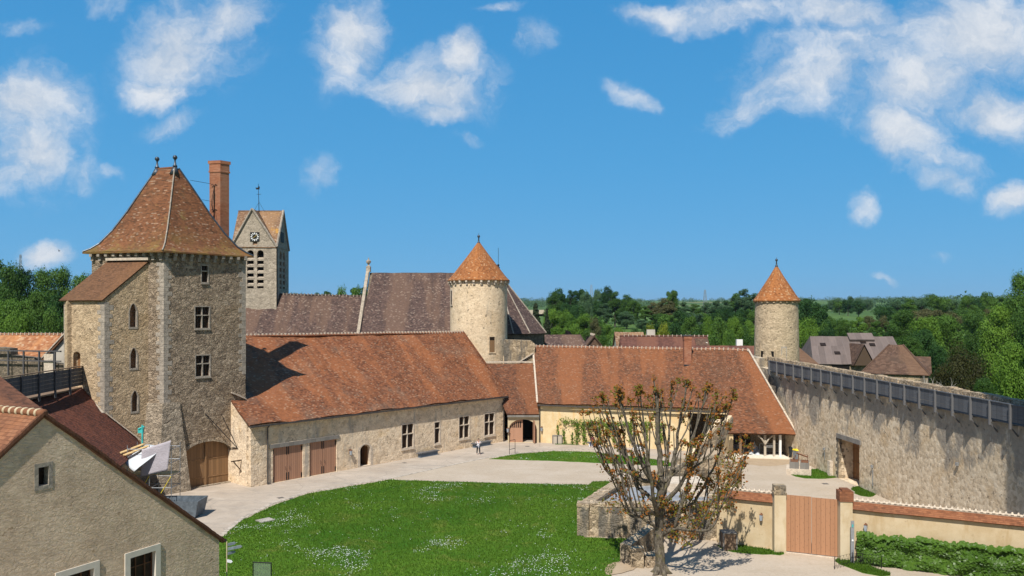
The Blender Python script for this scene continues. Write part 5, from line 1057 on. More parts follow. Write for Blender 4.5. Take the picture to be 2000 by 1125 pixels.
p = PZ(512, 1099, 1.35); t = thing('display_panel', 'thin black framed glass display panel at the bottom of the lawn', 'display panel', V3(p.x, p.y, 0)); mb = MB(); hw = .52; u = V3(1, -.12, 0)
for sg in (-1, 1): mb.tube([V3(p.x, p.y, 0)+u*hw*sg, V3(p.x, p.y, 1.38)+u*hw*sg], .03, 6)
for z in (.35, 1.36): mb.tube([V3(p.x, p.y, z)-u*hw, V3(p.x, p.y, z)+u*hw], .03, 6)
mb.build('frame', 'iron', t); mb = MB(); mb.box(V3(p.x, p.y-.01, .38)-u*(hw-.04), u*2*(hw-.04), (0, .02, 0), (0, 0, .95)); mb.build('panel', 'glass_panel', t)
q0, q1 = G(995, 888), G(1006, 885.5); mb = MB(); q1.y = q0.y+.5
for q in (q0, q1): mb.tube([q, q+V3(0, 0, 1.5)], .028, 6)
for z in (.55, 1.5): mb.tube([q0+V3(0, 0, z), q1+V3(0, 0, z+.05)], .028, 6)
tag(mb.build('frame_stand', 'iron'), 'thin black metal frame stand at the small lawn tip', 'stand')
mb = MB(); e = wD.pt(ga-1.0, 0, 0); e0 = wH.pt(.2, 0); a1 = P(403, 795, 67.6); mb.tube([wD.pt(ga+2.0, 6.4, .05), wD.pt(gb-.1, 3.2, 1.2)], .035, 6); mb.tube([wD.pt(ga+3.5, 6.2, .05), wD.pt(gb-.1, 3.2, 1.2)], .025, 6); mb.tube([wD.pt(gb-.1, 3.2, 1.2), wD.pt(gb+.0, 3.1, -.2)], .04, 6); tag(mb.build('iron_stays', 'iron'), 'slanting iron stay rods on the wall above the gatehouse gate', 'stay rods')
mb = MB(); wg_ = Wall(HC+hn*3.4, HC); s = 1.9; a = wg_.pt(s, 2.2, 0); mb.tube([a, a+V3(wg_.n.x, wg_.n.y, 0)*1.0], .06, 6); mb.tube([wg_.pt(s, 1.2, 0), a+V3(wg_.n.x, wg_.n.y, 0)*.8], .05, 6); tag(mb.build('wall_bracket', 'old_wood'), 'dark timber bracket on the hall end wall beside the gate', 'bracket')
# ================================================================ ruin, gate walls, ivy
def rub_wall(mb, a, b, th, z0, zt0, zt1, seg=.5, rough=.06):
    w = Wall(a, b); n = max(2, int(w.L/seg)); pts = [(0, z0), (w.L, z0)]+[(w.L*(1-k/n), zt1+(zt0-zt1)*(k/n)+rough*noise.noise(V3(k*.9+a[0], a[1], 0))) for k in range(n+1)]; w.emit(mb, pts, (), th); return w
t = thing('ruin', 'ruined low stone enclosure with grey floor left of the leafless tree', 'ruin', V3(4.4, 54.8, 0)); ra, rbk = to2(G(1127, 1047)), Vector((8.0, 62.6)); mb = MB(); w = rub_wall(mb, ra, (13.6, 53.4), .75, -.3, 2.1, 2.35); rub_wall(mb, rbk, ra+Vector((.02, .02)), .8, -.3, 2.05, 2.1); rub_wall(mb, (16.6, 66.0), rbk+Vector((.3, -.1)), .8, -.3, 3.6, 2.1); rub_wall(mb, (13.7, 53.5), (16.6, 65.2), .7, -.3, 2.3, 2.6); fix_normals(mb.build('wall', 'ruin_stone', t))
mb = MB(); pts = [ra+Vector((.9, .6)), Vector((13.4, 54.2)), Vector((16.2, 65.2)), rbk+Vector((.6, -.5))]; mb.frustum([z3(p_, -.1) for p_ in pts], [z3(p_, 1.7) for p_ in pts]); fix_normals(mb.build('floor', 'slate_floor', t)); mb = MB()
for k in range(22): s = w.L*k/22; w.wbox(mb, s, s+w.L/22-.02, 2.0+.02*k/2, 2.2+.012*k+.05*random.random(), -.8, .03)
wl2 = Wall(rbk, ra)
for k in range(20): s = wl2.L*k/20; wl2.wbox(mb, s, s+wl2.L/20-.02, 2.0, 2.16+.04*random.random(), -.85, .03)
mb.build('coping', 'coping', t); mb = MB(); mb.box((11.2, 60.2, 1.6), (3.4, .3, 0), (0, 2.6, 0), (0, 0, .75)); mb.box((12.6, 58.7, 1.6), (1.6, .1, 0), (0, .8, 0), (0, 0, .5)); mb.build('inner_block', 'ashlar', t)
t = thing('stone_stair', 'stone stair ramp with two sloping cream copings hidden behind the leafless tree', 'stair', V3(21, 80, 0)); mb = MB()
for (x0, y0, x1, y1, Y0, Y1) in ((1352, 893, 1411, 823, 76, 79.5), (1398, 858, 1432, 815, 81, 82.5)):
    a, b = P(x0, y0, Y0), P(x1, y1, Y1); w = Wall((a.x, a.y), (b.x, b.y)); w.emit(mb, [(0, max(-.3, a.z-1.0)), (w.L, b.z-1.0), (w.L, b.z), (0, a.z)], (), .4)
q = P(1407, 890, 80); mb.box((q.x, 80.2, -.2), (.5, 0, 0), (0, .5, 0), (0, 0, 2.6)); mb.build('wall', 'ruin_stone', t); mb = MB()
for (x0, y0, x1, y1, Y0, Y1) in ((1352, 893, 1411, 823, 76, 79.5), (1398, 858, 1432, 815, 81, 82.5)): a, b = P(x0, y0, Y0), P(x1, y1, Y1); mb.box(a+V3(-.55, 0, 0), b-a, (.42, 0, 0), (0, 0, .2))
mb.build('coping', 'tower_plaster', t)
mb = MB(); w = rub_wall(mb, G(1312, 938), G(1440, 960), .8, -.3, 2.0, 2.4); o = fix_normals(mb.build('ruined_wall', 'ruin_stone')); tag(o, 'grey broken wall section behind the leafless tree, nearest the sloping stair', 'wall')
mb = MB(); a_, b_ = to2(G(1232, 1103)), Vector((9.9, 52.6)); w = rub_wall(mb, a_, b_, .7, -.3, 1.15, 1.5); rub_wall(mb, a_+Vector((.75, -.1)), a_, .6, -.3, 1.2, 1.1); o = fix_normals(mb.build('stub_wall', 'ruin_stone')); tag(o, 'short rough stone stub wall at the foot of the leafless tree', 'wall')
mb = MB(); mb.cbox((G(1275, 1100).x-.2, 48.2, -.1), .9, 1.0, .75, .3); o = mb.build('stone_block', 'coping'); tag(o, 'squared pale stone block leaning by the tree trunk', 'stone block')
def tiled_coping(w, t, s0, s1, z, over=.22, thk=.42, rise=.52):
    mb = MB(); m = -thk/2; mb.sheet(w.pt(s0, z, over), w.pt(s1, z, over), w.pt(s1, z+rise, m), w.pt(s0, z+rise, m), 20, 4, .025, .08); mb.sheet(w.pt(s1, z, -thk-over), w.pt(s0, z, -thk-over), w.pt(s0, z+rise+.003, m), w.pt(s1, z+rise+.003, m), 20, 4, .02, .08); mb.build('coping', 'coping_tile', t)
    mm = MB(); k = s0; mm.tube([w.pt(s0, z+rise, m), w.pt(s1, z+rise, m)], .09, 8)
    while k < s1: c = w.pt(k, z+rise+.05, m); n = V3(w.n.x, w.n.y, 0); u = V3(w.u.x, w.u.y, 0); mm.frustum([c-u*.08-n*.13, c+u*.08-n*.13, c+u*.08+n*.13, c-u*.08+n*.13], [c-u*.03+V3(0, 0, .11)-n*.05, c+u*.03+V3(0, 0, .15)-n*.05, c+u*.03+V3(0, 0, .15)+n*.05, c-u*.03+V3(0, 0, .15)+n*.05]); k += .3
    mm.build('coping_ridge', 'mortar', t)
gl = to2(G(1510, 1073)); gl2 = Vector((13.5, 53.0))
t = thing('gate_wall', 'yellow rendered wall with tile coping between tree and gate pillar', 'wall', z3(gl2, 0)); w = Wall(gl2, gl); mb = MB(); w.emit(mb, rect_hole(0, w.L, -.3, 3.05), (), .45); mb.build('wall', 'yellow_render', t); tiled_coping(w, t, 0, w.L, 3.03); wGL = w
pr = (20.45, 49.4); t = thing('garden_wall', 'long yellow rendered wall with red tile coping behind the ivy hedge', 'wall', V3(20.8, 49.2, 0)); w = Wall((20.82, 49.25), (35.5, 41.9)); mb = MB(); w.emit(mb, rect_hole(0, w.L, -.3, 3.12), (), .45); mb.build('wall', 'yellow_render', t); tiled_coping(w, t, 0, w.L, 3.14, rise=.46, over=.22); wGR = w
for nm, lab, (cx_, cy_), cap, zt_ in (('gate_pillar', 'gate pillar with grey weathered stone cap left of the gate', (16.95, 51.0), 'ruin_stone', 3.68), ('gate_pillar', 'gate pillar with red tile cap right of the gate', pr, 'coping_tile', 3.6)):
    t = thing(nm, lab, 'gate pillar', V3(cx_, cy_, 0), 'gate pillars'); mb = MB(); mb.cbox((cx_, cy_, -.3), .72, .72, zt_+.3, -.12); mb.build('shaft', 'pier_render', t); mb = MB()
    if cap == 'ruin_stone': mb.cbox((cx_, cy_, zt_), .8, .8, .12, -.12); mb.cbox((cx_, cy_, zt_+.12), .72, .72, .42, -.12)
    else: mb.cbox((cx_, cy_, zt_), .82, .82, .62, -.12); mb.cbox((cx_, cy_, zt_+.62), .5, .74, .1, -.12)
    mb.build('cap', cap, t)
t = thing('courtyard_gate', 'tall tan painted double leaf plank gate between the pillars', 'gate', V3(17.3, 50.9, 0)); gw = Wall((17.33, 50.85), (20.1, 49.62)); n = 2
for k in range(2):
    mb = MB(); gw.wbox(mb, gw.L/2*k+.012, gw.L/2*(k+1)-.012, .07, 3.62-.03*k, -.08, 0); lf = mb.build('gate_leaf', 'big_gate', t); m = MB()
    for r in range(9):
        for cidx in range(6): s = gw.L/2*k+.15+cidx*.22+(.08 if r % 2 else 0); z = .3+r*.38+.12*(cidx % 3); m.box(gw.pt(s, z, .0), V3(gw.u.x, gw.u.y, 0)*.022, V3(gw.n.x, gw.n.y, 0)*.012, (0, 0, .022))
    sub(m, 'bolt', 'iron', lf)
mb = MB(); gw.wbox(mb, -.1, gw.L+.2, -.1, .03, -.2, .2); tag(mb.build('threshold', 'ashlar'), 'pale stone threshold under the tan gate', 'threshold')
def lantern(w, px, py, label, k=1.0, off=0.0):
    s, z = w.sz(px, py, off); t = thing('wall_lantern', label, 'lantern', w.pt(s, z, off), 'wall lanterns'); c = w.pt(s, z, off+.22*k); n = V3(w.n.x, w.n.y, 0); mb = MB(); mb.tube([w.pt(s, z+.3*k, off), w.pt(s, z+.36*k, off+.22*k)], .02*k, 5); mb.lathe(c, [(.02, .36*k), (.08*k, .30*k), (.17*k, .22*k)], 4); mb.lathe(c, [(.09*k, -.26*k), (.1*k, -.22*k)], 4); mb.box(w.pt(s-.06*k, z-.1*k, off), V3(w.u.x, w.u.y, 0)*.12*k, n*.03, (0, 0, .4*k)); mb.build('bracket', 'rust', t); mb = MB(); mb.lathe(c, [(.1*k, -.22*k), (.15*k, .22*k)], 4); mb.build('lamp_glass', 'lamp_glass', t)
lantern(wH, 682.5, 884, 'lantern on the hall wall between garage doors and arched door', 1.0); wp = Wall(LA, LB); lantern(wp, 992, 840, 'lantern left of the vaulted porch doors', 1.0); lantern(Wall(to2(BE0)-bn*.45, to2(BE2)-bn*.45), 1059, 838, 'lantern at the left end of the yellow barn wall', 1.0); lantern(wGL, 1487.5, 1010, 'lantern on the yellow wall between tree and left gate pillar', .85); lantern(wGR, 1691, 1030, 'lantern above the ivy right of the gate', .85)
def post_lamp(px, py, ln, label):
    s, z = wR.sz(px, py); mb = MB(); mb.tube([wR.pt(s, z-ln, .06), wR.pt(s, z, .06)], .03, 6); mb.cbox(tuple(wR.pt(s, z-.05, .14)), .16, .2, .22); tag(mb.build('wall_lamp', 'steel'), label, 'lamp', 'small rampart lamps')
post_lamp(1612, 878, 1.0, 'small lamp on the rampart left of its doorway'); post_lamp(1706, 912, 1.6, 'small lamp on the rampart just right of its doorway'); post_lamp(1873, 908, .15, 'small lamp far right on the rampart wall')
q = G(1665, 1100); t = thing('intercom_post', 'slim grey metal intercom post beside the right gate pillar', 'intercom', V3(q.x, q.y, 0)); mb = MB(); mb.cbox((q.x, q.y, 0), .2, .16, 2.55, -.4); mb.build('post', 'steel', t); mb = MB(); mb.cbox((q.x-.03, q.y-.1, 2.2), .07, .03, .16, -.4); mb.build('keypad', 'teal_paint', t); mb = MB(); mb.cbox((q.x-.03, q.y-.1, 1.35), .09, .03, .1, -.4); mb.build('call_button', 'white_paint', t)
# ivy hedge
t = thing('ivy_hedge', 'dense glossy green ivy hedge against the garden wall', 'hedge', V3(21, 48.6, 0)); n = 15000; s = RNG.uniform(.35, 14.5, n); zt_ = 1.72+.012*s+.22*np.array([noise.noise(V3(a*.9, 0, 0)) for a in s])+.2*np.array([noise.noise(V3(a*3.1, 4, 0)) for a in s])+.12*np.array([noise.noise(V3(a*9, 7, 0)) for a in s]); v = RNG.random(n)**.8; dep = .72+.34*np.array([noise.noise(V3(a*1.1, b*1.6, 2)) for a, b in zip(s, v*1.7)])
top = RNG.random(n) < .25; z = np.where(top, zt_-RNG.random(n)*.08, v*zt_); off = np.where(top, RNG.random(n)*dep, dep-RNG.random(n)*.16-.25*np.clip(v-.8, 0, 1)); u = wGR.u; nn = wGR.n
c = np.stack([wGR.p0.x+u.x*s+nn.x*off, wGR.p0.y+u.y*s+nn.y*off, z], 1); nr = np.stack([nn.x+RNG.normal(0, .35, n), nn.y+RNG.normal(0, .35, n), np.where(top, 1.4, .55)+RNG.normal(0, .3, n)], 1); me = np_mesh('foliage', leaf_quads(c-np.array([[21, 48.6, 0]]), nr, RNG.uniform(.12, .24, n), .85), 4, 'leaf_ivy'); link_mesh('foliage', me, t)
mb = MB(); k = 0
for k in range(28): a = wGR.pt(.5+k*.5, 0, .3); mb.tube([a, a+V3(.1*math.sin(k), .05, .8), a+V3(.2*math.sin(k*2), .1, 1.45)], .025, 5)
wGR.wbox(mb, .45, 14.4, .02, 1.0, .05, .4); mb.build('stems', 'old_wood', t)
t = thing('wire_garden_fence', 'low wire mesh fence with grassy edge at the bottom right corner', 'fence', V3(20, 46.5, 0)); mb = MB(); fp = [G(1630, 1112), G(1665, 1103), G(1684, 1104), G(1722, 1110)]
for q in fp: mb.tube([q, q+V3(0, 0, .75)], .02, 5)
mb.build('post', 'iron', t); mb = MB()
for a, b in zip(fp, fp[1:]):
    for z in (.2, .45, .7): mb.tube([a+V3(0, 0, z), b+V3(0, 0, z)], .008, 4)
    for k in range(6): mb.tube([a.lerp(b, k/6), a.lerp(b, (k+1)/6)+V3(0, 0, .7)], .006, 4); mb.tube([a.lerp(b, k/6)+V3(0, 0, .7), a.lerp(b, (k+1)/6)], .006, 4)
mb.tube([G(1680, 1103), G(1680, 1103)+V3(.05, 0, .9), G(1683, 1104)+V3(.2, 0, .75)], .015, 5); mb.build('wire', 'iron', t)
# ================================================================ small things in the yard
def crate(px, py, wpx, hm, label, name='wooden_bin', cat='bin', ang=0, mat='old_wood', grp=None):
    q = G(px, py); wd = wpx/F*q.y; t = thing(name, label, cat, q, grp); mb = MB(); mb.cbox((q.x, q.y+wd/2, .03), wd, wd, hm-.1, ang); mb.build('body', mat, t); mb = MB()
    for sx in (-1, 1):
        for sy in (0, 1): mb.cbox((q.x+sx*(wd/2+.01), q.y+sy*(wd+.02)-.01, 0), .09, .09, hm-.02, ang)
    mb.build('corner_post', 'grey_beam', t); mb = MB(); mb.cbox((q.x, q.y+wd/2, hm-.07), wd*1.12, wd*1.12, .07, ang); mb.build('lid', 'grey_beam', t)
crate(1084, 867.5, 8.3, 1.0, 'left of two wooden litter bins before the yellow barn wall', grp='paired litter bins', mat='oak_post'); crate(1093.2, 867.5, 8.3, 1.02, 'right of two wooden litter bins before the yellow barn wall', grp='paired litter bins', mat='oak_post'); crate(1426, 1076, 25, 1.15, 'weathered wooden planter box by the yellow gate wall', 'wooden_planter', 'planter')
def wheelie(px, py, label, lid, hm=1.15, ang=.3):
    q = G(px, py); t = thing('wheelie_bin', label, 'bin', q, 'wheelie bins', ang); c = Vector(q); mb = MB(); b0 = [c+V3(a*.24, b*.24, .06) for a, b in ((-1, -1), (1, -1), (1, 1), (-1, 1))]; b1 = [c+V3(a*.31, b*.33, hm-.12) for a, b in ((-1, -1), (1, -1), (1, 1), (-1, 1))]; mb.frustum(b0, b1); mb.build('body', 'bin_grey' if lid == 'bin_yellow' else 'bin_dark', t); mb = MB(); mb.frustum([c+V3(a*.34, b*.36, hm-.115) for a, b in ((-1, -1), (1, -1), (1, 1), (-1, 1))], [c+V3(a*.30, b*.3+.02, hm) for a, b in ((-1, -1), (1, -1), (1, 1), (-1, 1))]); mb.build('lid', lid, t)
    for sx in (-1, 1): mb = MB(); mb.tube([c+V3(sx*.22-.03, .26, .1), c+V3(sx*.22+.03, .26, .1)], .1, 10); mb.build('wheel', 'cloth_black', t)
wheelie(1557, 899, 'grey wheelie bin with yellow lid near the rampart foot', 'bin_yellow'); wheelie(1549, 894, 'dark wheelie bin behind the yellow lidded one by the shed', 'bin_dark'); wheelie(1378, 946, 'yellow lidded bin glimpsed behind the tree, left one', 'bin_yellow', 1.1); wheelie(1389, 945, 'yellow lidded bin glimpsed behind the tree, right one', 'bin_yellow', 1.1)
q = G(1569, 929); t = thing('stone_trough', 'square stepped stone planter with rusty pump arms on the gravel', 'planter', q); mb = MB(); cy = q.y+1.2; mb.cbox((q.x, cy, -.1), 2.2, 2.2, .65, -.35); mb.build('plinth', 'ashlar', t); mb = MB(); mb.cbox((q.x-.42, cy, .55), .84, 1.5, .62, -.35); mb.cbox((q.x+.45, cy-.3, .55), .8, 1.5, .6, -.35); mb.build('trough', 'grey_beam', t); mb = MB(); mb.cbox((q.x-.42, cy, 1.17), .7, 1.3, .05, -.35); mb.cbox((q.x+.45, cy-.3, 1.15), .66, 1.3, .05, -.35); mb.build('soil', 'rust', t); mb = MB(); c = V3(q.x, cy, 1.15); mb.tube([c+V3(-.5, 0, 0), c+V3(-.3, 0, .55)], .04, 5); mb.tube([c+V3(-.2, 0, .75), c+V3(.8, -.1, .4)], .07, 6); mb.tube([c+V3(.8, -.1, 0), c+V3(.82, -.1, .6), c+V3(.5, -.1, .65)], .03, 5); mb.tube([c+V3(0, .1, 0), c+V3(.02, .1, .7)], .035, 5); mb.build('pump_arm', 'rust', t)
q = PZ(1502, 886, .17); t = thing('crowd_barrier', 'galvanised crowd barrier across the open shed', 'barrier', q); mb = MB(); x0, x1 = -1.0, 1.0; mb.tube([q+V3(x0, 0, .05), q+V3(x0, 0, 1.0), q+V3(x0+.1, 0, 1.08), q+V3(x1-.1, 0, 1.08), q+V3(x1, 0, 1.0), q+V3(x1, 0, .05)], .025, 6); mb.tube([q+V3(x0, 0, .25), q+V3(x1, 0, .25)], .02, 5); mb.build('frame', 'steel', t); mb = MB()
for k in range(1, 16): mb.tube([q+V3(x0+k*.125, 0, .25), q+V3(x0+k*.125, 0, 1.07)], .009, 4)
mb.build('bars', 'steel', t); mb = MB(); mb.box(q+V3(-.35, -.03, .62), (.95, 0, 0), (0, .02, 0), (0, 0, .3)); mb.build('notice_plate', 'sign_white', t)
for px, py, s, lab in ((1533, 887, .62, 'larger white sack slumped at the shed corner'), (1541, 886, .5, 'smaller white sack beside it near the wheelie bins')):
    q = G(px, py); mb = MB(); mb.lathe(q, [(.01, 0), (s*.8, .03), (s*.9, s*.5), (s*.75, s*1.1), (s*.3, s*1.4), (s*.25, s*1.5), (.01, s*1.52)], 20, .18, px); tag(mb.build('sack', 'sack_white', None, True), lab, 'sack', 'sacks by the shed')
cloth('dust_sheet', PZ(1462, 888, .17), PZ(1484, 889, .17), PZ(1482, 866, 1.1)+V3(0, .5, 0), PZ(1478, 860, 1.5)+V3(0, .5, 0), 'plastic_sheet', 'crumpled grey dust sheet draped in the open shed', 'dust sheet', .2)
def bench(o, u, L, label, side):
    u = Vector((*u, 0)).normalized(); n = V3(u.y, -u.x, 0); t = thing('bench', label, 'bench', o, 'stone benches in the court'); mb = MB(); mb.box(o+V3(0, 0, .42), u*L, n*.55, (0, 0, .09)); mb.build('seat', 'bench_top', t); mb = MB(); mb.box(o+u*.2+n*.06+V3(0, 0, -.02), u*(L-.4), n*.4, (0, 0, .438)); mb.build('base', side, t)
for x0, x1, lab in ((811, 850, 'bench below the single light window of the long hall'), (918, 953, 'bench behind the standing visitor at the hall wall')):
    s0, s1 = wH.sz(x0, 0)[0], wH.sz(x1, 0)[0]; bench(wH.pt(s0, 0, .15), wH.u, s1-s0, lab, 'bench_side_blue')
wb = Wall(to2(BE0)-bn*.45, to2(BE2)-bn*.45); bpos = []
for x0, x1, lab in ((1147, 1177, 'bench with white front where a visitor sits'), (1233, 1262, 'empty bench partly behind the leafless tree')):
    s0, s1 = wb.sz(x0, 0, .9)[0], wb.sz(x1, 0, .9)[0]; bpos.append(wb.pt((s0+s1)/2-.45, 0, .8)); bench(wb.pt(s0, 0, .5), wb.u, s1-s0, lab, 'bench_side')
# espalier vines on the yellow wall
def vine(px0, px1, y0, y1, arms, label):
    s0, _ = wb.sz(px0, 0); s1, _ = wb.sz(px1, 0); o = wb.pt((s0+s1)/2, 0, .15); t = thing('espalier_vine', label, 'vine', o, 'espaliers on the barn wall'); n3_ = V3(wb.n.x, wb.n.y, 0); pts = []; mb = MB()
    for (ax, ay, bx, by, wd) in arms:
        a, b = wb.sz(ax, ay), wb.sz(bx, by); A, B = wb.pt(*a, .12), wb.pt(*b, .12); mb.tube([A, B], .03, 5); L = (B-A).length; k = int(max(6, L*60*wd)); tt = RNG.random(k)
        for q in tt: p = A.lerp(B, q); pts.append(p+V3(*RNG.normal(0, .11*wd, 3))+n3_*.08*random.random()+V3(0, 0, -.05))
    mb.build('stem', 'trunk_bark', t); pts = np.array([tuple(p-o) for p in pts]); nr = RNG.normal(0, .5, pts.shape)+np.array([[wb.n.x, wb.n.y, .5]]); link_mesh('foliage', np_mesh('foliage', leaf_quads(pts, nr, RNG.uniform(.1, .2, len(pts)), .8), 4, 'leaf_vine'), t)
vine(1087, 1093, 866, 828, [(1090, 866, 1090, 829, .6)], 'thin single stem vine just right of the litter bins')
vine(1096, 1116, 866, 822, [(1104, 866, 1101, 840, .8), (1097, 823, 1114, 824, 2.0)], 'vine with short left hand arm, first of the espaliers'); vine(1117, 1134, 866, 822, [(1129, 864, 1128, 825, 1.5), (1116, 824, 1130, 824, 1.8), (1118, 864, 1118, 845, .6)], 'espalier vine with bent arm left of the seated visitor')
vine(1136, 1160, 866, 822, [(1143, 864, 1139, 824, 1.6), (1138, 824, 1162, 825, 2.2), (1150, 832, 1158, 832, 1.6)], 'dense dark espalier vine just above the seated visitor'); vine(1163, 1190, 866, 822, [(1172, 862, 1170, 826, 1.2), (1162, 824, 1190, 828, 2.2), (1190, 850, 1186, 826, 1.5)], 'broad espalier vine right of the seated visitor'); vine(1192, 1215, 866, 824, [(1200, 862, 1198, 826, 1.2), (1192, 826, 1218, 828, 1.7)], 'espalier vine glimpsed at the left fringe of the tree'); vine(1216, 1240, 866, 824, [(1233, 862, 1231, 826, 1.4), (1218, 827, 1236, 827, 1.6)], 'espalier vine above the left end of the empty bench'); vine(1250, 1275, 866, 824, [(1262, 860, 1260, 826, 1.4), (1252, 827, 1275, 828, 1.6)], 'espalier vine behind the middle branches of the tree'); vine(1280, 1300, 866, 824, [(1291, 862, 1290, 828, 1.4), (1282, 828, 1300, 830, 1.5)], 'last espalier vine, nearest the dark barn opening')
# ================================================================ people
def skin_mesh(name, verts, edges, rad, mat, parent, root=0, sub_=1):
    me = bpy.data.meshes.new(name); me.from_pydata([tuple(v) for v in verts], edges, []); me.materials.append(MATS[mat]); o = bpy.data.objects.new(name, me); COL.objects.link(o); o.parent = parent; m = o.modifiers.new('skin', 'SKIN'); m.use_smooth_shade = True
    for i, r in enumerate(rad): sv = me.skin_vertices[0].data[i]; sv.radius = (r, r) if not isinstance(r, tuple) else r; sv.use_root = (i == root)
    s = o.modifiers.new('sub', 'SUBSURF'); s.levels = sub_; s.render_levels = sub_; return o
def person(loc, rz, label, J, top, legs, extra=None):
    """J: joints in local space, +y is where the figure faces; root object is the continuous body with clothes as children"""
    t = thing('person', label, 'person', loc, None, rz); V = []; E = []; Rd = []
    def add(p, r, par=None): V.append(Vector(p)); Rd.append(r); i = len(V)-1; (E.append((par, i)) if par is not None else None); return i
    pel = add(J['pelvis'], (.15, .11)); ch_ = add(J['chest'], (.165, .11), pel); nk = add(J['neck'], .055, ch_); hd = add(J['head'], (.078, .095), nk); cr = add(Vector(J['head'])+V3(0, -.01, .1), .07, hd); fwd = Vector(J.get('face', (0, 1, 0))).normalized(); add(Vector(J['head'])+fwd*.105-V3(0, 0, .0), .018, hd); add(Vector(J['head'])+fwd*.085-V3(0, 0, .07), .03, hd)
    sd = fwd.cross(V3(0, 0, 1))
    for sg in (-1, 1): add(Vector(J['head'])+sd*sg*.09, .016, hd)
    ends = {}
    for s_ in 'lr':
        sh = add(J['sh'+s_], .06, ch_); el_ = add(J['el'+s_], .042, sh); wr_ = add(J['wr'+s_], .028, el_); hdv = Vector(J['wr'+s_])-Vector(J['el'+s_]); hdv.normalize(); pm = add(Vector(J['wr'+s_])+hdv*.07, (.04, .022), wr_); side = hdv.orthogonal().normalized()
        for k in range(4): f = add(Vector(J['wr'+s_])+hdv*(.11+.008*(k in (1, 2)))+side*(k-1.5)*.021, .010, pm); add(V[f]+hdv*(.04+.012*(k in (1, 2)))+V3(0, 0, -.012), .008, f)
        th = add(Vector(J['wr'+s_])+hdv*.05+side*.055, .011, wr_); add(V[th]+hdv*.035, .009, th)
        hp = add(J['hip'+s_], .09, pel); kn = add(J['kn'+s_], .058, hp); an = add(J['an'+s_], .038, kn); add(Vector(J['an'+s_])+Vector(J.get('toe', (0, .17, -.05))), .04, an); ends[s_] = 1
    skin_mesh('body', V, E, Rd, 'skin', t, pel)
    v = [J['pelvis'], J['chest'], Vector(J['neck'])-V3(0, 0, .03)]; e = [(0, 1), (1, 2)]; r = [(.17, .135), (.185, .14), .075]
    for s_ in 'lr': b = len(v); v += [J['sh'+s_], J['el'+s_], Vector(J['el'+s_]).lerp(Vector(J['wr'+s_]), .8 if legs != 'cloth_black' else .15)]; e += [(1, b), (b, b+1), (b+1, b+2)]; r += [.08, .06, .05]
    skin_mesh('shirt', v, e, r, top, t)
    v = [Vector(J['pelvis'])+V3(0, 0, .02)]; e = []; r = [(.172, .14)]
    for s_ in 'lr': b = len(v); v += [J['hip'+s_], J['kn'+s_], Vector(J['an'+s_])+V3(0, 0, .03)]; e += [(0, b), (b, b+1), (b+1, b+2)]; r += [.108, .078, .06]
    skin_mesh('trousers', v, e, r, legs, t)
    for s_ in 'lr': skin_mesh('shoe', [Vector(J['an'+s_])+V3(0, 0, -.03), Vector(J['an'+s_])+Vector(J.get('toe', (0, .17, -.05)))], [(0, 1)], [.05, .046], 'shoe_white' if legs == 'cloth_black' else 'cloth_black', t)
    hd_ = Vector(J['head']); skin_mesh('hair', [hd_+V3(0, 0, .06)-fwd*.03, hd_+V3(0, 0, .12)-fwd*.02, hd_-fwd*.07-V3(0, 0, .04)], [(0, 1), (0, 2)], [.098, .07, .07], 'hair_dark', t)
    if extra: extra(t, J)
    return t
Jst = dict(pelvis=(0, 0, .92), chest=(0, -.01, 1.25), neck=(0, -.01, 1.44), head=(0, .02, 1.55), shl=(-.17, 0, 1.36), shr=(.17, 0, 1.36), ell=(-.27, .16, 1.26), elr=(.27, .16, 1.26), wrl=(-.1, .3, 1.48), wrr=(.1, .3, 1.48), hipl=(-.1, 0, .86), hipr=(.1, 0, .86), knl=(-.13, .03, .48), knr=(.14, .02, .48), anl=(-.16, 0, .085), anr=(.17, -.02, .085))
def st_extra(t, J):
    skin_mesh('tied_jacket', [V3(-.14, .02, .97), V3(.14, .02, .97), V3(0, .12, .94), V3(-.07, .14, .68), V3(.08, -.14, .72)], [(0, 2), (2, 1), (2, 3), (1, 4)], [.1, .1, .08, .07, .1], 'cloth_grey', t); mb = MB(); mb.cbox((0, .42, 1.5), .1, .03, .07); o = mb.build('phone', 'cloth_black', None); o.parent = t
q = G(934.5, 888); person(q, R(178), 'standing visitor in white top and black trousers raising both hands to photograph', Jst, 'shirt_white', 'cloth_black', st_extra)
Jse = dict(pelvis=(0, 0, .60), chest=(0, .06, .93), neck=(0, .08, 1.12), head=(0, .12, 1.23), shl=(-.19, .06, 1.04), shr=(.19, .06, 1.04), ell=(-.26, .12, .78), elr=(.26, .12, .78), wrl=(-.07, .33, .74), wrr=(.07, .33, .72), hipl=(-.1, .04, .56), hipr=(.1, .04, .56), knl=(-.13, .46, .53), knr=(.13, .46, .53), anl=(-.12, .47, .09), anr=(.13, .44, .09), face=(0, 1, -.25))
person(wb.pt(wb.sz(1157.5, 0, .75)[0], 0, .80), math.atan2(wb.n.y, wb.n.x)-math.pi/2, 'seated visitor in dark red shirt and jeans on the white fronted bench', Jse, 'cloth_red', 'jeans')
# ================================================================ keep beside the photographer (its shadow lies on the rampart)
t = thing('keep_tower', 'massive round stone keep just outside the right of the view', 'tower', V3(33.6, 38.5, 0)); mb = MB(); mb.lathe((33.6, 38.5, 0), [(6.3, -.5), (6.1, 8), (6.0, 30)], 64, .006); mb.build('wall', 'far_tower_stone', t, True); mb = MB(); cone(mb, V3(33.6, 38.5, 0), 30.1, 6.5, 41); mb.add([V3(33.6+6.4*math.cos(k*.2), 38.5+6.4*math.sin(k*.2), 30.0) for k in range(31)], [tuple(range(31))[::-1]]); mb.build('roof', 'cone_tile', t)
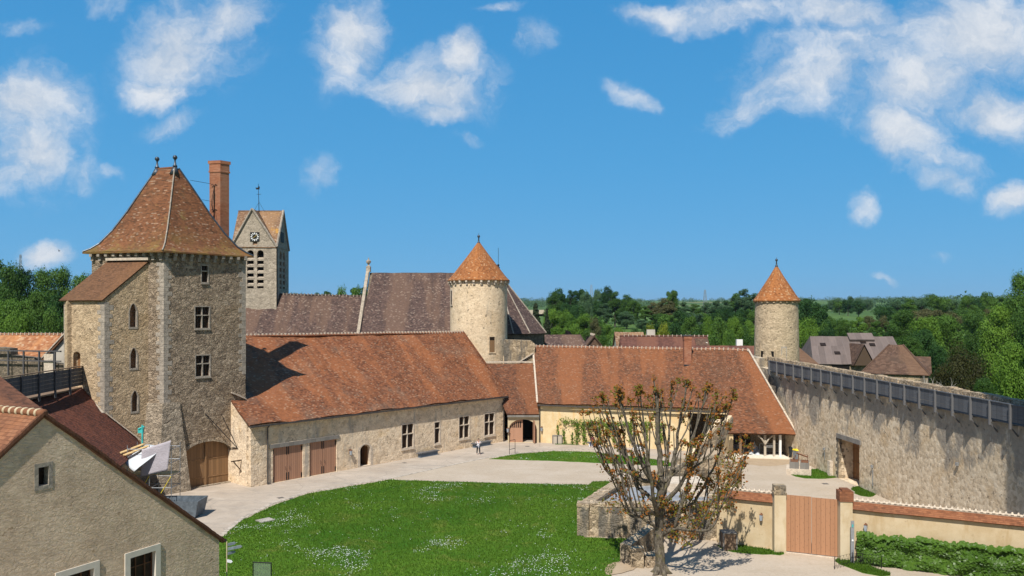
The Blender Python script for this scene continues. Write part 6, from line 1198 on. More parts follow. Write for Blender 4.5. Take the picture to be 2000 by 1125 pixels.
# ================================================================ pollarded tree
TY = 46.6
def TP(px, py, d=0): return P(px, py, TY+d)
limbs = [
 [(1291, 1128, 0, .36), (1290, 1105, 0, .30), (1287, 1060, 0, .27), (1287, 1020, 0, .26), (1289, 985, 0, .25), (1291, 955, 0, .22), (1290, 930, 0, .18)],
 [(1290, 930, 0, .18), (1287, 880, .3, .15), (1284, 840, .3, .12), (1284, 800, .5, .08), (1282, 762, .5, .04)],
 [(1290, 955, 0, .17), (1265, 925, -.5, .12), (1243, 885, -.8, .10), (1230, 850, -.8, .08), (1216, 800, -.9, .05), (1206, 772, -1, .03)],
 [(1289, 945, 0, .16), (1255, 937, .3, .12), (1225, 918, .5, .10), (1200, 897, .7, .06), (1182, 893, .8, .03)],
 [(1288, 985, 0, .15), (1262, 965, .6, .11), (1240, 948, .8, .09), (1230, 915, .9, .07), (1214, 878, .9, .05), (1208, 840, 1, .03)],
 [(1287, 1010, 0, .15), (1262, 993, -.9, .11), (1236, 994, -1.2, .09), (1221, 960, -1.3, .07), (1210, 920, -1.3, .05), (1190, 890, -1.4, .04), (1172, 862, -1.5, .025)],
 [(1291, 965, 0, .17), (1310, 930, .5, .13), (1318, 890, .6, .11), (1325, 840, .6, .08), (1333, 790, .7, .05), (1344, 748, .7, .03)],
 [(1291, 985, 0, .16), (1325, 958, -.5, .12), (1345, 918, -.7, .10), (1360, 880, -.8, .08), (1380, 840, -.8, .05), (1404, 795, -1, .03)],
 [(1290, 1008, 0, .15), (1330, 1000, .9, .11), (1362, 975, 1.2, .09), (1385, 932, 1.3, .07), (1408, 880, 1.4, .05), (1424, 835, 1.5, .03)],
 [(1289, 1045, 0, .15), (1318, 1030, -.8, .11), (1358, 1038, -1.4, .09), (1392, 1034, -1.7, .07), (1406, 1000, -1.8, .06), (1420, 960, -1.9, .04), (1440, 925, -2, .025)],
 [(1289, 1028, 0, .14), (1320, 1018, .8, .10), (1352, 1006, 1.2, .08), (1384, 988, 1.4, .06), (1418, 958, 1.6, .04), (1446, 930, 1.7, .025)],
 [(1289, 990, 0, .15), (1299, 960, 1.5, .11), (1304, 900, 2.5, .09), (1308, 830, 2.8, .06), (1311, 765, 2.9, .03)],
 [(1288, 1005, 0, .15), (1276, 985, -1.5, .11), (1271, 930, -2.2, .09), (1262, 870, -2.4, .07), (1254, 800, -2.4, .04), (1250, 765, -2.4, .025)],
 [(1297, 940, .2, .13), (1345, 900, 1.2, .10), (1354, 850, 1.5, .07), (1371, 800, 1.7, .05), (1386, 760, 1.8, .03)],
 [(1286, 1000, 0, .11), (1255, 1008, .6, .08), (1228, 1010, .9, .06), (1208, 965, 1.0, .04), (1196, 935, 1.0, .025)],
 [(1287, 1032, 0, .11), (1262, 1015, -.6, .08), (1236, 1006, -.9, .05), (1218, 1000, -1, .03)],
 [(1255, 937, .3, .10), (1222, 895, .4, .07), (1196, 850, .5, .05), (1184, 810, .6, .03), (1180, 780, .6, .02)],
 [(1225, 918, .5, .08), (1196, 935, .2, .05), (1180, 915, .1, .03)],
 [(1345, 918, -.7, .08), (1378, 900, -.6, .06), (1405, 860, -.6, .045), (1425, 800, -.7, .03), (1430, 775, -.7, .02)],
 [(1318, 1030, -.8, .09), (1330, 985, -1.0, .07), (1343, 940, -1.0, .05), (1356, 895, -1.1, .03)],
]
troot = thing('pollarded_tree', 'pollarded bare grey tree with upright shoots and sparse rust coloured leaves', 'tree', TP(1291, 1121)); mbT = MB(); shoots = []; lv = []
rnd = random.Random(5); axis0 = TP(1291, 1000)
def smooth_line(pts, rad, it=2):
    for _ in range(it):
        q = [pts[0]]; r = [rad[0]]
        for i in range(len(pts)-1): q += [pts[i].lerp(pts[i+1], .25), pts[i].lerp(pts[i+1], .75)]; r += [rad[i]*.75+rad[i+1]*.25, rad[i]*.25+rad[i+1]*.75]
        q.append(pts[-1]); r.append(rad[-1]); pts, rad = q, r
    return pts, rad
def leaf_cluster(c, k, spread):
    for _ in range(int(k*1.5)): lv.append((c+V3(rnd.gauss(0, spread), rnd.gauss(0, spread), rnd.gauss(0, spread*.9)), V3(rnd.gauss(0, .6), rnd.gauss(0, .6)-.3, rnd.gauss(.5, .6)), rnd.uniform(.09, .21)))
def shoot(p, d, L, r):
    pts = [p]; q = Vector(p); dd = d.normalized()
    for i in range(5): dd = (dd+V3(rnd.gauss(0, .06), rnd.gauss(0, .06), .10)).normalized(); q = q+dd*L/5; pts.append(q)
    mbT.tube(pts, [r*(1-.10*i)*(1+.12*rnd.random()) for i in range(6)], 6)
    if rnd.random() < .8: leaf_cluster(pts[-1], rnd.randint(9, 22), .10)
    if rnd.random() < .3: leaf_cluster(pts[3], rnd.randint(3, 7), .07)
    if rnd.random() < .4: leaf_cluster(pts[4], rnd.randint(4, 9), .08)
    return pts
for li, l in enumerate(limbs):
    pts = [TP(a, b, d) for a, b, d, r in l]; rad = [r for *_, r in l]; sp, sr = smooth_line(pts, rad)
    sp = [p+V3(noise.noise(p*2.1), noise.noise(p*2.1+V3(5, 5, 5)), noise.noise(p*2.1+V3(9, 1, 3)))*min(.12, r*1.2)*(1 if 0 < i < len(sp)-1 else 0) for i, (p, r) in enumerate(zip(sp, sr))]
    mbT.tube(sp, sr, 10 if li == 0 else 8)
    if li == 0: continue
    leaf_cluster(sp[-1], 22, .13); n = rnd.randint(6, 9)
    for k in range(n):
        f = .25+.72*(k+rnd.random()*.8)/n; i = min(len(sp)-2, int(f*(len(sp)-1))); p = sp[i]; out = V3(p.x-axis0.x, (p.y-axis0.y), 0); out = out.normalized()*.34 if out.length > .3 else V3(0, 0, 0); d = out+V3(rnd.gauss(0, .18), rnd.gauss(0, .18), .9); hx = abs(p.x-axis0.x); top_room = 11.35-.32*max(0, hx-1.5)**2-p.z; L = min(rnd.uniform(1.3, 4.0), max(.5, top_room*rnd.uniform(.75, 1.0))); r0 = min(sr[i]*.5, .036)+.012; ps = shoot(p, d, L, r0)
        if rnd.random() < .5: shoot(ps[2], d+V3(rnd.gauss(0, .6), rnd.gauss(0, .6), .1), L*.45, r0*.5)
        if rnd.random() < .25: mbT.sphere(p, sr[i]*1.35, 6)
for px, py, d, k in ((1335, 1010, -.6, 40), (1350, 1040, -1.2, 45), (1310, 1000, .3, 40), (1300, 985, -.4, 45), (1325, 990, .2, 35), (1400, 985, -1.7, 40), (1415, 950, -1.8, 40), (1430, 930, 1.6, 35), (1290, 975, -.3, 30), (1365, 1015, -1.2, 35), (1350, 975, .9, 30), (1385, 1005, 1.2, 35), (1440, 945, -1.5, 35), (1320, 1045, -.8, 30), (1375, 990, -.5, 45), (1395, 1010, -1, 40), (1405, 965, .6, 45), (1425, 985, -.8, 30), (1260, 995, -.9, 26), (1200, 975, -1, 26), (1190, 985, .5, 24), (1185, 900, .5, 22), (1436, 890, 1, 30), (1446, 905, -.5, 26), (1420, 905, .3, 30), (1400, 930, .8, 34), (1310, 1035, -.6, 28), (1340, 1060, -1.1, 20)): leaf_cluster(TP(px, py, d), int(k*1.4), .24)
for k in range(5): a = k*1.257; b = TP(1291, 1121); mbT.tube([b+V3(math.cos(a)*.18, math.sin(a)*.18, .5), b+V3(math.cos(a)*.4, math.sin(a)*.4, .08), b+V3(math.cos(a)*.75, math.sin(a)*.75, -.12)], [.16, .15, .07], 7)
mbT.build('trunk', 'bark', troot, True)
c = np.array([tuple(a-Vector(troot.location)) for a, b, s in lv]); nr = np.array([tuple(b) for a, b, s in lv]); sz = np.array([s for a, b, s in lv]); isg = RNG.random(len(c)) < .36; isg |= (c[:, 2] < 4.5) & (RNG.random(len(c)) < .25)
for nm, mt, k in (('foliage', 'leaf_rust', ~isg), ('young_foliage', 'leaf_young', isg)): link_mesh(nm, np_mesh(nm, leaf_quads(c[k], nr[k], sz[k], .75), 4, mt), troot)
# ================================================================ background trees
def crown(seed, h, w, ncl, per, leaf, base=.12, kind='round'):
    rng = np.random.default_rng(seed); C = []; Rr = []
    for i in range(ncl):
        if kind == 'conifer': f = (i+.5)/ncl; z = h*(.08+.9*f); rad = w/2*(1-f)**.8; a = i*2.4; rr = rad*rng.uniform(.3, .75); C.append((rr*math.cos(a), rr*math.sin(a), z)); Rr.append(max(.35, rad*.55))
        else:
            a = rng.uniform(0, 6.28); z = rng.uniform(-1, 1); q = math.sqrt(1-z*z)*rng.uniform(.35, 1)**.5; k = rng.uniform(.62, 1.0); zc = h*(base+(1-base)*.52); hz = h*(1-base)*.42
            if kind == 'tall': q *= .9
            C.append((w*.38*q*k*math.cos(a)/.9, w*.38*q*k*math.sin(a)/.9, zc+hz*z*k+(.04*h*rng.normal()))); Rr.append(rng.uniform(.11, .2)*w*(1.0 if kind == 'round' else .85))
    pts = []; nrm = []; sz = []
    for (x, y, z), r in zip(C, Rr):
        d = rng.normal(size=(per, 3)); d[:, 2] += .25; d /= np.linalg.norm(d, axis=1, keepdims=True); rad = r*rng.uniform(.62, 1.12, (per, 1))*(1+.22*np.sin(d[:, :1]*7+x)*np.cos(d[:, 1:2]*6+z)); pts.append(np.array([[x, y, z]])+d*rad*np.array([[1, 1, .8]])); nrm.append(d+rng.normal(0, .55, d.shape)+np.array([[0, 0, .25]])); sz.append(rng.uniform(.55, 1.25, per)*leaf)
    return leaf_quads(np.concatenate(pts), np.concatenate(nrm), np.concatenate(sz), .8, rng)
def tree_proto(seed, h, w, ncl, per, leaf, kind='round', base=.12):
    r = bpy.data.objects.new('broadleaf_tree' if kind != 'conifer' else 'conifer_tree', None); COL.objects.link(r); r.location = (0, 0, 0); mb = MB(); rg = random.Random(seed)
    mb.tube([(0, 0, -2.5), (0, 0, h*.2), (.1, .05, h*.5), (.15, 0, h*.75)], [h*.028, h*.022, h*.014, h*.004], 8)
    for k in range(7): a = k*2.4; z = h*(.22+.07*k); mb.tube([(0, 0, z), (math.cos(a)*w*.18, math.sin(a)*w*.18, z+h*.08), (math.cos(a)*w*.32, math.sin(a)*w*.32, z+h*.16)], [h*.01, h*.006, h*.002], 6)
    mb.build('trunk', 'trunk_bark', r); me = np_mesh('crown', crown(seed, h, w, ncl, per, leaf, base, kind), 4, 'leaf_mid'); link_mesh('crown', me, r); r['_h'] = h; r['_w'] = w; return r
PROTO = [tree_proto(1, 14, 11, 34, 330, .42), tree_proto(2, 15, 10, 30, 330, .42, base=.1), tree_proto(3, 13, 11.5, 40, 300, .42, base=.05), tree_proto(4, 18, 9, 34, 300, .42, 'tall'), tree_proto(5, 14, 12, 38, 320, .42, base=.08)]
BIG = [tree_proto(11, 18, 14, 60, 480, .36, base=.06), tree_proto(12, 19, 12.5, 56, 480, .36, base=.06)]
CON = [tree_proto(21, 14, 7, 70, 170, .34, 'conifer')]
used = set()
def tree(px, topy, Y, wpx, mat, label, group, kind=None, rzs=None, sink=0.0):
    x = (px-1000)/F*Y; r = math.hypot(x, Y); z0 = hgt(r) if r > 155 else -.3; ht = H-(topy-YH)/F*Y-z0; wd = wpx/F*Y
    pr = kind if kind is not None else PROTO[int(RNG.integers(len(PROTO)))]
    if pr.name not in used: used.add(pr.name); o = pr
    else: o = dup(pr, (0, 0, 0))
    o.location = (x, Y, z0); o.rotation_euler.z = float(RNG.uniform(0, 6.28)); o.scale = (wd/pr['_w'], wd/pr['_w'], ht/pr['_h']); tag(o, label, 'tree', group)
    for ch in o.children:
        if ch.name.startswith('crown'): ch.material_slots[0].link = 'OBJECT'; ch.material_slots[0].material = MATS[mat]
    return o
def row(x0, x1, n, tops, Y, wpx, mats, label, group, jx=6, jy=5, kind=None, jY=.08):
    for i in range(n):
        f = (i+.5)/n; px = x0+(x1-x0)*f+RNG.uniform(-jx, jx); k = f*(len(tops)-1); a = int(min(k, len(tops)-2)); ty = tops[a]+(tops[a+1]-tops[a])*(k-a)+RNG.uniform(-jy, jy)*.9; tree(px, ty, Y*RNG.uniform(1-jY, 1+jY), wpx*RNG.uniform(.85, 1.2), mats[int(RNG.integers(len(mats)))], label, group, kind)
# left wood
gL = 'wood left of the gatehouse'
row(-60, 170, 7, [512, 512, 525, 528, 530, 545], 150, 90, ['leaf_mid', 'leaf_dark', 'leaf_mid'], 'tall dark tree on the wood skyline left of the gatehouse', gL, jx=8, kind=BIG[0]); row(-40, 165, 6, [575, 580, 560, 590], 118, 85, ['leaf_dark', 'leaf_mid', 'leaf_bright'], 'leafy tree in the lower wood left of the gatehouse', gL+', lower row', jx=8, kind=BIG[1]); row(0, 150, 4, [622, 612, 606, 612], 100, 75, ['leaf_bright', 'leaf_mid'], 'bright green tree just behind the orange roofed house', gL+', front row', kind=BIG[0])
# between belfry and choir
row(560, 722, 7, [573, 570, 566, 563, 560], 330, 34, ['leaf_haze_blue', 'leaf_mid'], 'hazy tree in the far line between church tower and choir gable', 'far trees behind the nave', jy=3); row(655, 725, 3, [566, 556, 540], 190, 42, ['leaf_mid', 'leaf_bright'], 'green tree rising just left of the choir gable', 'trees left of the choir gable', jy=3); row(560, 640, 4, [577, 575, 574], 220, 34, ['leaf_mid', 'leaf_dark'], 'low dark tree over the nave ridge', 'low trees over the nave ridge', jy=2)
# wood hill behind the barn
row(1068, 1245, 10, [582, 566, 561, 562, 566, 572, 592], 305, 36, ['leaf_mid', 'leaf_haze_blue', 'leaf_dark', 'leaf_mid'], 'tree on the wooded rise behind the round tower', 'wooded rise'); row(1078, 1238, 8, [605, 592, 585, 590, 600, 612], 275, 36, ['leaf_mid', 'leaf_dark', 'leaf_haze_blue'], 'tree on the near flank of the wooded rise', 'wooded rise, near flank')
row(1068, 1215, 7, [612, 604, 612, 618, 630, 640], 215, 38, ['leaf_bright', 'leaf_mid', 'leaf_bright'], 'light green tree at the foot of the wooded rise', 'wooded rise foot'); row(1070, 1180, 5, [640, 634, 640, 650], 175, 36, ['leaf_bright', 'leaf_mid'], 'bright bushy tree behind the low village cottage', 'trees behind the cottage')
tree(1160, 622, 200, 32, 'leaf_olive', 'brownish olive tree amid bright ones on the wooded rise', None); tree(1090, 607, 230, 30, 'leaf_yellow', 'pale yellow green tree left on the wooded rise', None); tree(1109, 640, 165, 30, 'leaf_purple', 'dark purple leaved tree over the low village cottage', None); tree(1146, 659, 150, 34, 'leaf_purple', 'maroon shrub like tree right of the low village cottage', None)
tree(1046, 592, 165, 62, 'leaf_conifer', 'dark conifer right of the church apse, the wider of two', None, CON[0]); tree(1068, 602, 170, 36, 'leaf_conifer', 'narrow dark conifer right of the church apse', None, CON[0])
row(1250, 1480, 12, [600, 590, 576, 585, 592, 590, 580, 588, 566, 562, 572], 290, 36, ['leaf_haze_blue', 'leaf_mid', 'leaf_haze_blue', 'leaf_olive'], 'tall hazy tree on the skyline between chimney and slender tower', 'skyline trees', jy=4, kind=PROTO[3]); tree(1312, 563, 280, 34, 'leaf_mid', 'tallest round tree on the skyline above the barn', None)
row(1245, 1480, 10, [622, 612, 605, 610, 608, 600, 596], 240, 38, ['leaf_haze_blue', 'leaf_mid', 'leaf_dark'], 'middle distance tree above the barn ridge', 'trees above the barn'); row(1220, 1480, 9, [646, 640, 632, 622, 614, 612, 612, 620, 628], 180, 40, ['leaf_bright', 'leaf_mid', 'leaf_mid', 'leaf_dark'], 'nearer leafy tree behind the barn chimney', 'near trees behind the barn'); row(1215, 1480, 8, [662, 655, 650, 646, 644, 648, 650], 155, 38, ['leaf_mid', 'leaf_dark', 'leaf_bright'], 'low tree close behind the village roofs', 'low trees by the village roofs')
tree(1270, 636, 160, 34, 'leaf_yellow', 'yellow green flowering tree left of the barn chimney', None); tree(1296, 634, 158, 36, 'leaf_yellow', 'yellow green flowering tree nearest the barn chimney', None); tree(1432, 617, 165, 40, 'leaf_bright', 'full bright green tree left of the slender tower', None, BIG[1]); tree(1385, 620, 160, 36, 'leaf_bright', 'bright tree second from the slender tower', None, BIG[0]); tree(1180, 678, 140, 26, 'leaf_yellow', 'yellow bush at the bright slope by the village gables', None)
# right of the slender tower
row(1562, 1612, 3, [577, 575, 592], 200, 44, ['leaf_dark', 'leaf_dark'], 'dark tree hard against the slender tower right side', 'dark trees right of the slender tower', jy=2); row(1560, 1620, 3, [625, 620, 628], 160, 40, ['leaf_mid', 'leaf_bright'], 'lower tree behind the brown tile hip roof', 'trees behind the tile store')
row(1610, 1705, 5, [590, 584, 580, 582, 588], 620, 26, ['leaf_mid', 'leaf_haze_blue'], 'field tree in the clump amid the green meadows', 'meadow clump', jy=3); row(1632, 1692, 3, [586, 583, 590], 480, 30, ['leaf_mid', 'leaf_dark'], 'meadow tree standing alone in front of the field clump', 'meadow clump, front', jy=2)
row(1600, 1740, 8, [628, 624, 618, 618, 622, 624, 622], 210, 34, ['leaf_mid', 'leaf_olive', 'leaf_mid', 'leaf_bright'], 'hedgerow tree above the sheet roofed barn', 'hedgerow above the barn'); row(1590, 1740, 7, [645, 640, 642, 640, 645], 165, 34, ['leaf_mid', 'leaf_dark'], 'low hedge tree touching the sheet roof ridge', 'low hedge behind sheet roof')
row(1715, 2010, 13, [594, 586, 582, 576, 580, 578, 572, 580, 576], 300, 42, ['leaf_dark', 'leaf_mid', 'leaf_haze_blue', 'leaf_mid'], 'skyline tree in the big wood at right', 'right wood skyline', jy=5); row(1745, 2010, 9, [610, 606, 604, 606, 600, 596, 590], 215, 52, ['leaf_mid', 'leaf_dark', 'leaf_olive', 'leaf_mid'], 'second row tree in the big wood at right', 'right wood second row')
for px, ty, Y, w, m, lab in ((1765, 608, 150, 84, 'leaf_mid', 'broad leafy tree at the left edge of the right wood'), (1812, 615, 140, 74, 'leaf_bright', 'rounded bright tree behind the hip roofed farmhouse'), (1850, 612, 145, 70, 'leaf_mid', 'tree in the middle of the right wood over the dark yew'), (1905, 618, 135, 72, 'leaf_mid', 'tree right of centre in the right wood over the dark yew'), (1955, 600, 125, 90, 'leaf_bright', 'large bright tree near the right edge of the wood'), (1995, 538, 150, 84, 'leaf_mid', 'tallest tree, cut by the right picture edge'), (2030, 580, 120, 110, 'leaf_mid', 'broad tree cut by the right picture edge below the tallest'), (1772, 655, 125, 76, 'leaf_mid', 'dense tree touching the farmhouse roof'), (1828, 672, 128, 54, 'leaf_dark', 'dark leaved tree behind the bare branches'), (1800, 640, 132, 66, 'leaf_dark', 'dark green tree behind the leafless one')): tree(px, ty, Y, w, m, lab, None, BIG[int(RNG.integers(2))])
tree(1985, 672, 78, 98, 'leaf_bright', 'round light green tree just over the rampart at right', None, BIG[0]); tree(1925, 735, 84, 60, 'leaf_mid', 'low bush tree just over the rampart between yew and round tree', None, BIG[1])
tree(1880, 676, 92, 105, 'leaf_yew', 'broad dark brownish yew behind the rampart', None, tree_proto(31, 12, 12, 60, 420, .26, 'round', .02)); tree(1842, 706, 94, 56, 'leaf_yew', 'smaller dark yew branch mass left of the big one', None, tree_proto(32, 10, 8, 40, 300, .26, 'round', .02))
t = thing('bare_tree', 'leafless pale grey tree between farmhouse and dark yew', 'tree', P(1822, 790, 88)); t.location.z = -.3; mb = MB(); rg = random.Random(3); o = Vector(t.location)
def br(p, d, L, r, n):
    q = p+d*L; mb.tube([p, p.lerp(q, .5)+V3(rg.gauss(0, .05), 0, rg.gauss(0, .05))*L, q], [r, r*.8, r*.6], 5)
    if n:
        for _ in range(3): br(q if rg.random() < .7 else p.lerp(q, .6), (d+V3(rg.gauss(0, .6), rg.gauss(0, .5), rg.gauss(.1, .35))).normalized(), L*.72, r*.6, n-1)
br(o, V3(.05, 0, 1), 5.0, .17, 0)
for k in range(5): br(o+V3(.1, 0, 3.2+.4*k), V3(rg.uniform(-1, 1), rg.uniform(-.5, .5), 1).normalized(), 1.9, .09, 3)
mb.build('trunk', 'bare_bark', t)
# undergrowth closing the wood floor, and the far woods on the plateau
def clump_field(name, spots, mat, per, label, cat):
    vs = []
    for (x, y, z, r, hh, leaf) in spots:
        d = RNG.normal(size=(per, 3)); d[:, 2] = np.abs(d[:, 2])*.9+.05; d /= np.linalg.norm(d, axis=1, keepdims=True); p = np.array([[x, y, z]])+d*RNG.uniform(.7, 1.1, (per, 1))*np.array([[r, r, hh]]); vs.append(leaf_quads(p, d+RNG.normal(0, .5, d.shape), RNG.uniform(.6, 1.3, per)*leaf, .8))
    o = link_mesh(name, np_mesh(name, np.concatenate(vs), 4, mat)); o['kind'] = 'stuff'; tag(o, label, cat)
sp_ = []
for k in range(330):
    px = RNG.uniform(-150, 2150); Y = RNG.uniform(135, 260); x = (px-1000)/F*Y; r = math.hypot(x, Y)
    if 1225 < px < 1262 and Y > 190 or 1600 < px < 1745 and Y > 205: continue
    sp_.append((x, Y, hgt(r)-.5, RNG.uniform(3, 6), RNG.uniform(3.5, 6.5), .6))
clump_field('undergrowth', sp_, 'leaf_mid', 420, 'green undergrowth closing the floor of the woods', 'undergrowth'); sp_ = []
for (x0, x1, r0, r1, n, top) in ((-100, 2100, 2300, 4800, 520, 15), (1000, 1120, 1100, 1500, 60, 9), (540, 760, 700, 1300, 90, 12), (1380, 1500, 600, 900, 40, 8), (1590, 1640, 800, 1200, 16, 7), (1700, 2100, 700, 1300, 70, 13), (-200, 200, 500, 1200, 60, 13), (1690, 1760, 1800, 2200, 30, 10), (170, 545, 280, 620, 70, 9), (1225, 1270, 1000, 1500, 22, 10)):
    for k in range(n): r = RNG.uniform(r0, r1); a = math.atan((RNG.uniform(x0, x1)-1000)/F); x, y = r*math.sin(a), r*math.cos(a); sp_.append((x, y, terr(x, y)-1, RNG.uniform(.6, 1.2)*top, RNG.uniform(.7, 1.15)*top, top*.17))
clump_field('far_woods', sp_, 'leaf_haze_blue', 110, 'haze tinted far woods along the plateau skyline', 'woods')
# masts and bird
for px, ty, Y, lab in ((1155, 556, 900, 'thin lattice mast over the wooded rise'), (1377, 566, 900, 'thin lattice mast on the skyline left of the slender tower'), (40, 497, 420, 'lattice mast above the far left treetops')):
    x = (px-1000)/F*Y; z0 = hgt(math.hypot(x, Y)); z1_ = H-(ty-YH)/F*Y; t = thing('lattice_mast', lab, 'mast', V3(x, Y, z0)); mb = MB(); n = 14; w0 = Y*.0018
    for k in range(n):
        a, b = k/n, (k+1)/n; za, zb = z0+(z1_-z0)*a, z0+(z1_-z0)*b; wa, wb_ = w0*(1.4-a), w0*(1.4-b)
        for sx, sy in ((1, 1), (1, -1), (-1, 1), (-1, -1)): mb.tube([(x+sx*wa, Y+sy*wa, za), (x+sx*wb_, Y+sy*wb_, zb)], Y*.00022, 4); mb.tube([(x+sx*wa, Y+sy*wa, za), (x-sy*wb_, Y+sx*wb_, zb)], Y*.00014, 4)
    mb.build('lattice', 'steel', t)
b0 = P(115.5, 490.5, 90); mb = MB(); mb.tube([b0+V3(-.12, 0, -.02), b0, b0+V3(.14, 0, .03)], [.008, .035, .01], 6)
for sg in (-1, 1): mb.add([b0+V3(.04, 0, 0), b0+V3(-.03, 0, 0), b0+V3(-.1, sg*.1, .22*(.6 if sg > 0 else 1)), b0+V3(.0, sg*.06, .12)], [(0, 1, 2, 3), (3, 2, 1, 0)])
tag(mb.build('bird', 'iron'), 'tiny dark swift in the sky over the left treetops', 'bird')
# ================================================================ light, sky, air, camera
EL = R(53); sd = Vector((.31, .95)).normalized(); Ld = V3(sd.x*math.cos(EL), sd.y*math.cos(EL), -math.sin(EL))
sl = bpy.data.lights.new('sun', 'SUN'); sl.energy = SUN_E; sl.angle = R(.5); sl.color = (1.0, .955, .88); so = bpy.data.objects.new('sun', sl); COL.objects.link(so); so.rotation_euler = Ld.to_track_quat('-Z', 'Y').to_euler()
W = bpy.data.worlds.new('World'); S.world = W; W.use_nodes = True; t = NT(W.node_tree)
sky = t.new('ShaderNodeTexSky', dict(sky_type='NISHITA', sun_disc=False, sun_elevation=EL, sun_rotation=math.atan2(-sd.x, -sd.y), altitude=100, air_density=1.0, dust_density=.35, ozone_density=3.0))
d = t.new('ShaderNodeTexCoord').outputs['Generated']; sx = t.new('ShaderNodeSeparateXYZ', Vector=d); yy = t.math('MAXIMUM', sx.outputs[1], .05); U = t.math('DIVIDE', sx.outputs[0], yy); Vv = t.math('DIVIDE', sx.outputs[2], yy); uvw = t.new('ShaderNodeCombineXYZ', X=U, Y=Vv, Z=0).outputs[0]
wn = t.new('ShaderNodeTexNoise', Vector=uvw, Scale=7.0, Detail=5, Roughness=.6).outputs['Color']; wv = t.new('ShaderNodeVectorMath', dict(operation='MULTIPLY_ADD'), i0=wn, i1=(.10, .10, 0), i2=uvw).outputs[0]; wv = t.new('ShaderNodeVectorMath', dict(operation='SUBTRACT'), i0=wv, i1=(.05, .05, 0)).outputs[0]
CL_ = [(1690, 110, 330, 120, 8, .52), (1840, 190, 220, 110, 15, .5), (60, 240, 120, 150, 0, .55), (370, 90, 170, 120, 20, .5), (690, 90, 120, 90, 40, .5), (840, 160, 170, 80, -8, .5), (1400, 20, 220, 40, 0, .5), (1850, 330, 110, 60, -25, .42), (45, 200, 120, 85, 12, 1.0), (60, 300, 95, 75, -10, .95), (20, 345, 80, 40, 0, .7), (335, 90, 120, 95, 40, 1.0), (310, 170, 85, 55, 0, .9), (440, 25, 110, 60, 20, .8), (345, 245, 75, 35, 10, .42), (700, 60, 80, 85, 60, .95), (660, 115, 85, 35, -15, .75), (830, 175, 140, 48, -8, 1.0), (890, 120, 70, 50, 50, .95), (860, 215, 70, 32, 0, .85), (1040, 70, 55, 40, 45, .42), (1230, 185, 65, 30, -25, .45), (1300, 18, 120, 28, -5, .8), (1480, 10, 120, 26, 0, .6), (1650, 30, 170, 55, -10, .85), (1900, 60, 190, 110, 10, 1.0), (1600, 150, 230, 75, 8, .78), (1800, 160, 200, 90, 20, .85), (1950, 210, 120, 80, 0, .9), (1480, 200, 130, 50, 15, .62), (1760, 270, 130, 70, -35, .9), (1850, 360, 80, 32, -25, .55), (1975, 400, 55, 45, 0, .9), (1690, 415, 40, 42, 20, .45), (90, 503, 58, 34, -8, 1.0), (625, 345, 42, 42, 50, .48), (910, 272, 45, 20, -10, .3), (150, 335, 60, 60, 0, .4), (1730, 530, 38, 14, -30, .3), (1835, 488, 25, 14, -40, .3), (215, 320, 45, 22, 10, .25), (980, 15, 60, 20, 10, .35), (45, 50, 60, 30, 0, .3), (200, 10, 60, 28, 0, .35)]
acc = None
for px, py, rx_, ry_, rot, wgt in CL_:
    wgt = min(1, wgt+.12 if wgt < .6 else wgt)
    m = t.new('ShaderNodeMapping', dict(vector_type='TEXTURE'), Vector=wv, Location=((px-1000)/F, (YH-py)/F, 0), Rotation=(0, 0, R(rot)), Scale=(rx_/F*1.5, ry_/F*1.5, 1)).outputs[0]
    l = t.new('ShaderNodeVectorMath', dict(operation='LENGTH'), i0=m).outputs['Value']; b = t.maprange(l, 1.0, .0, 0, wgt); acc = b if acc is None else t.math('MAXIMUM', acc, b)
w2 = t.new('ShaderNodeVectorMath', dict(operation='MULTIPLY_ADD'), i0=t.new('ShaderNodeTexNoise', Vector=uvw, Scale=24.0, Detail=6, Roughness=.65).outputs['Color'], i1=(.05, .035, 0), i2=wv).outputs[0]
n1 = t.math('ADD', t.math('MULTIPLY', t.noise(t.scale(w2, (1, 1.3, 1)), 9, 10, .66, .2), .72), t.math('MULTIPLY', t.noise(w2, 30, 8, .7), .28)); n2 = t.noise(wv, 3.2, 4, .5)
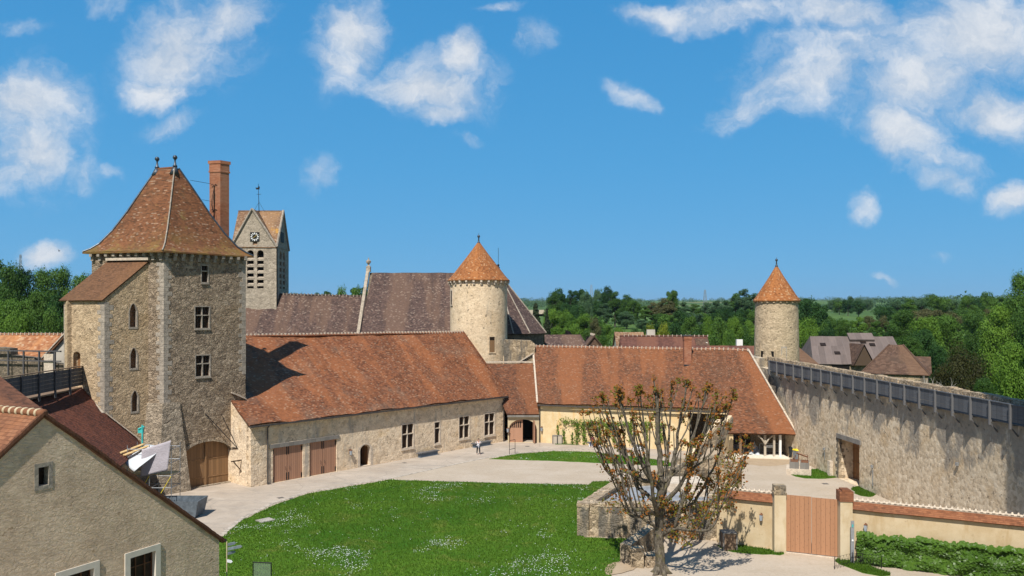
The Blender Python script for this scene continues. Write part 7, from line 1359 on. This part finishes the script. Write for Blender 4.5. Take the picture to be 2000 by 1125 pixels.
den = t.math('ADD', acc, t.math('MULTIPLY', t.math('SUBTRACT', n1, .5), 1.9)); den = t.math('ADD', den, t.math('MULTIPLY', t.math('SUBTRACT', n2, .5), .35))
al = t.math('MULTIPLY', t.maprange(den, .10, 1.05, 0, .95), t.maprange(acc, .04, .3, 0, 1))
shade = t.mix(t.maprange(t.math('ADD', n1, t.math('MULTIPLY', n2, .4)), .5, .9), CLOUD_LO, CLOUD_HI)
hsv = t.new('ShaderNodeHueSaturation', Hue=SKY_H, Saturation=SKY_S, Value=SKY_V, Color=sky.outputs[0]).outputs[0]
blue = t.ramp(t.maprange(sx.outputs[2], 0, .36, 0, 1, False), [(0, SKY0), (.14, SKY1), (.5, SKY2), (1, SKY3)]); blue = t.mix(1.0, blue, (SKYK, SKYK, SKYK, 1), 'MULTIPLY')
hsv = t.mix(t.maprange(sx.outputs[1], -.3, .35, 0, .85), hsv, blue)
c = t.mix(al, hsv, shade); bg = t.new('ShaderNodeBackground', Color=c, Strength=SKY_E); t.new('ShaderNodeOutputWorld', Surface=bg.outputs[0])
if HAZE:
    mh = bpy.data.materials.new('haze'); mh.use_nodes = True; th = NT(mh.node_tree); v = th.new('ShaderNodeVolumePrincipled', Color=(.80, .88, 1.0, 1), Density=HAZE, Anisotropy=.3); th.new('ShaderNodeOutputMaterial', Volume=v.outputs[0]); mb = MB(); mb.box((-9500, -9500, -4), (19000, 0, 0), (0, 19000, 0), (0, 0, 144)); MATS['haze'] = mh; o = mb.build('haze', 'haze'); o['kind'] = 'stuff'; tag(o, 'thin bluish summer air', 'haze')
cam = bpy.data.cameras.new('camera'); cam.sensor_width = 36; cam.lens = 36*F/2000; cam.shift_y = (YH-562.5)/2000; cam.clip_end = 30000; co = bpy.data.objects.new('camera', cam); COL.objects.link(co); co.location = (0, 0, H); co.rotation_euler = (R(90), 0, 0); S.camera = co
S.view_settings.view_transform = 'Standard'; S.view_settings.look = 'None'; S.view_settings.exposure = EXPO; S.view_settings.gamma = 1
S.cycles.max_bounces = 6; S.cycles.transparent_max_bounces = 8; S.cycles.volume_bounces = 0
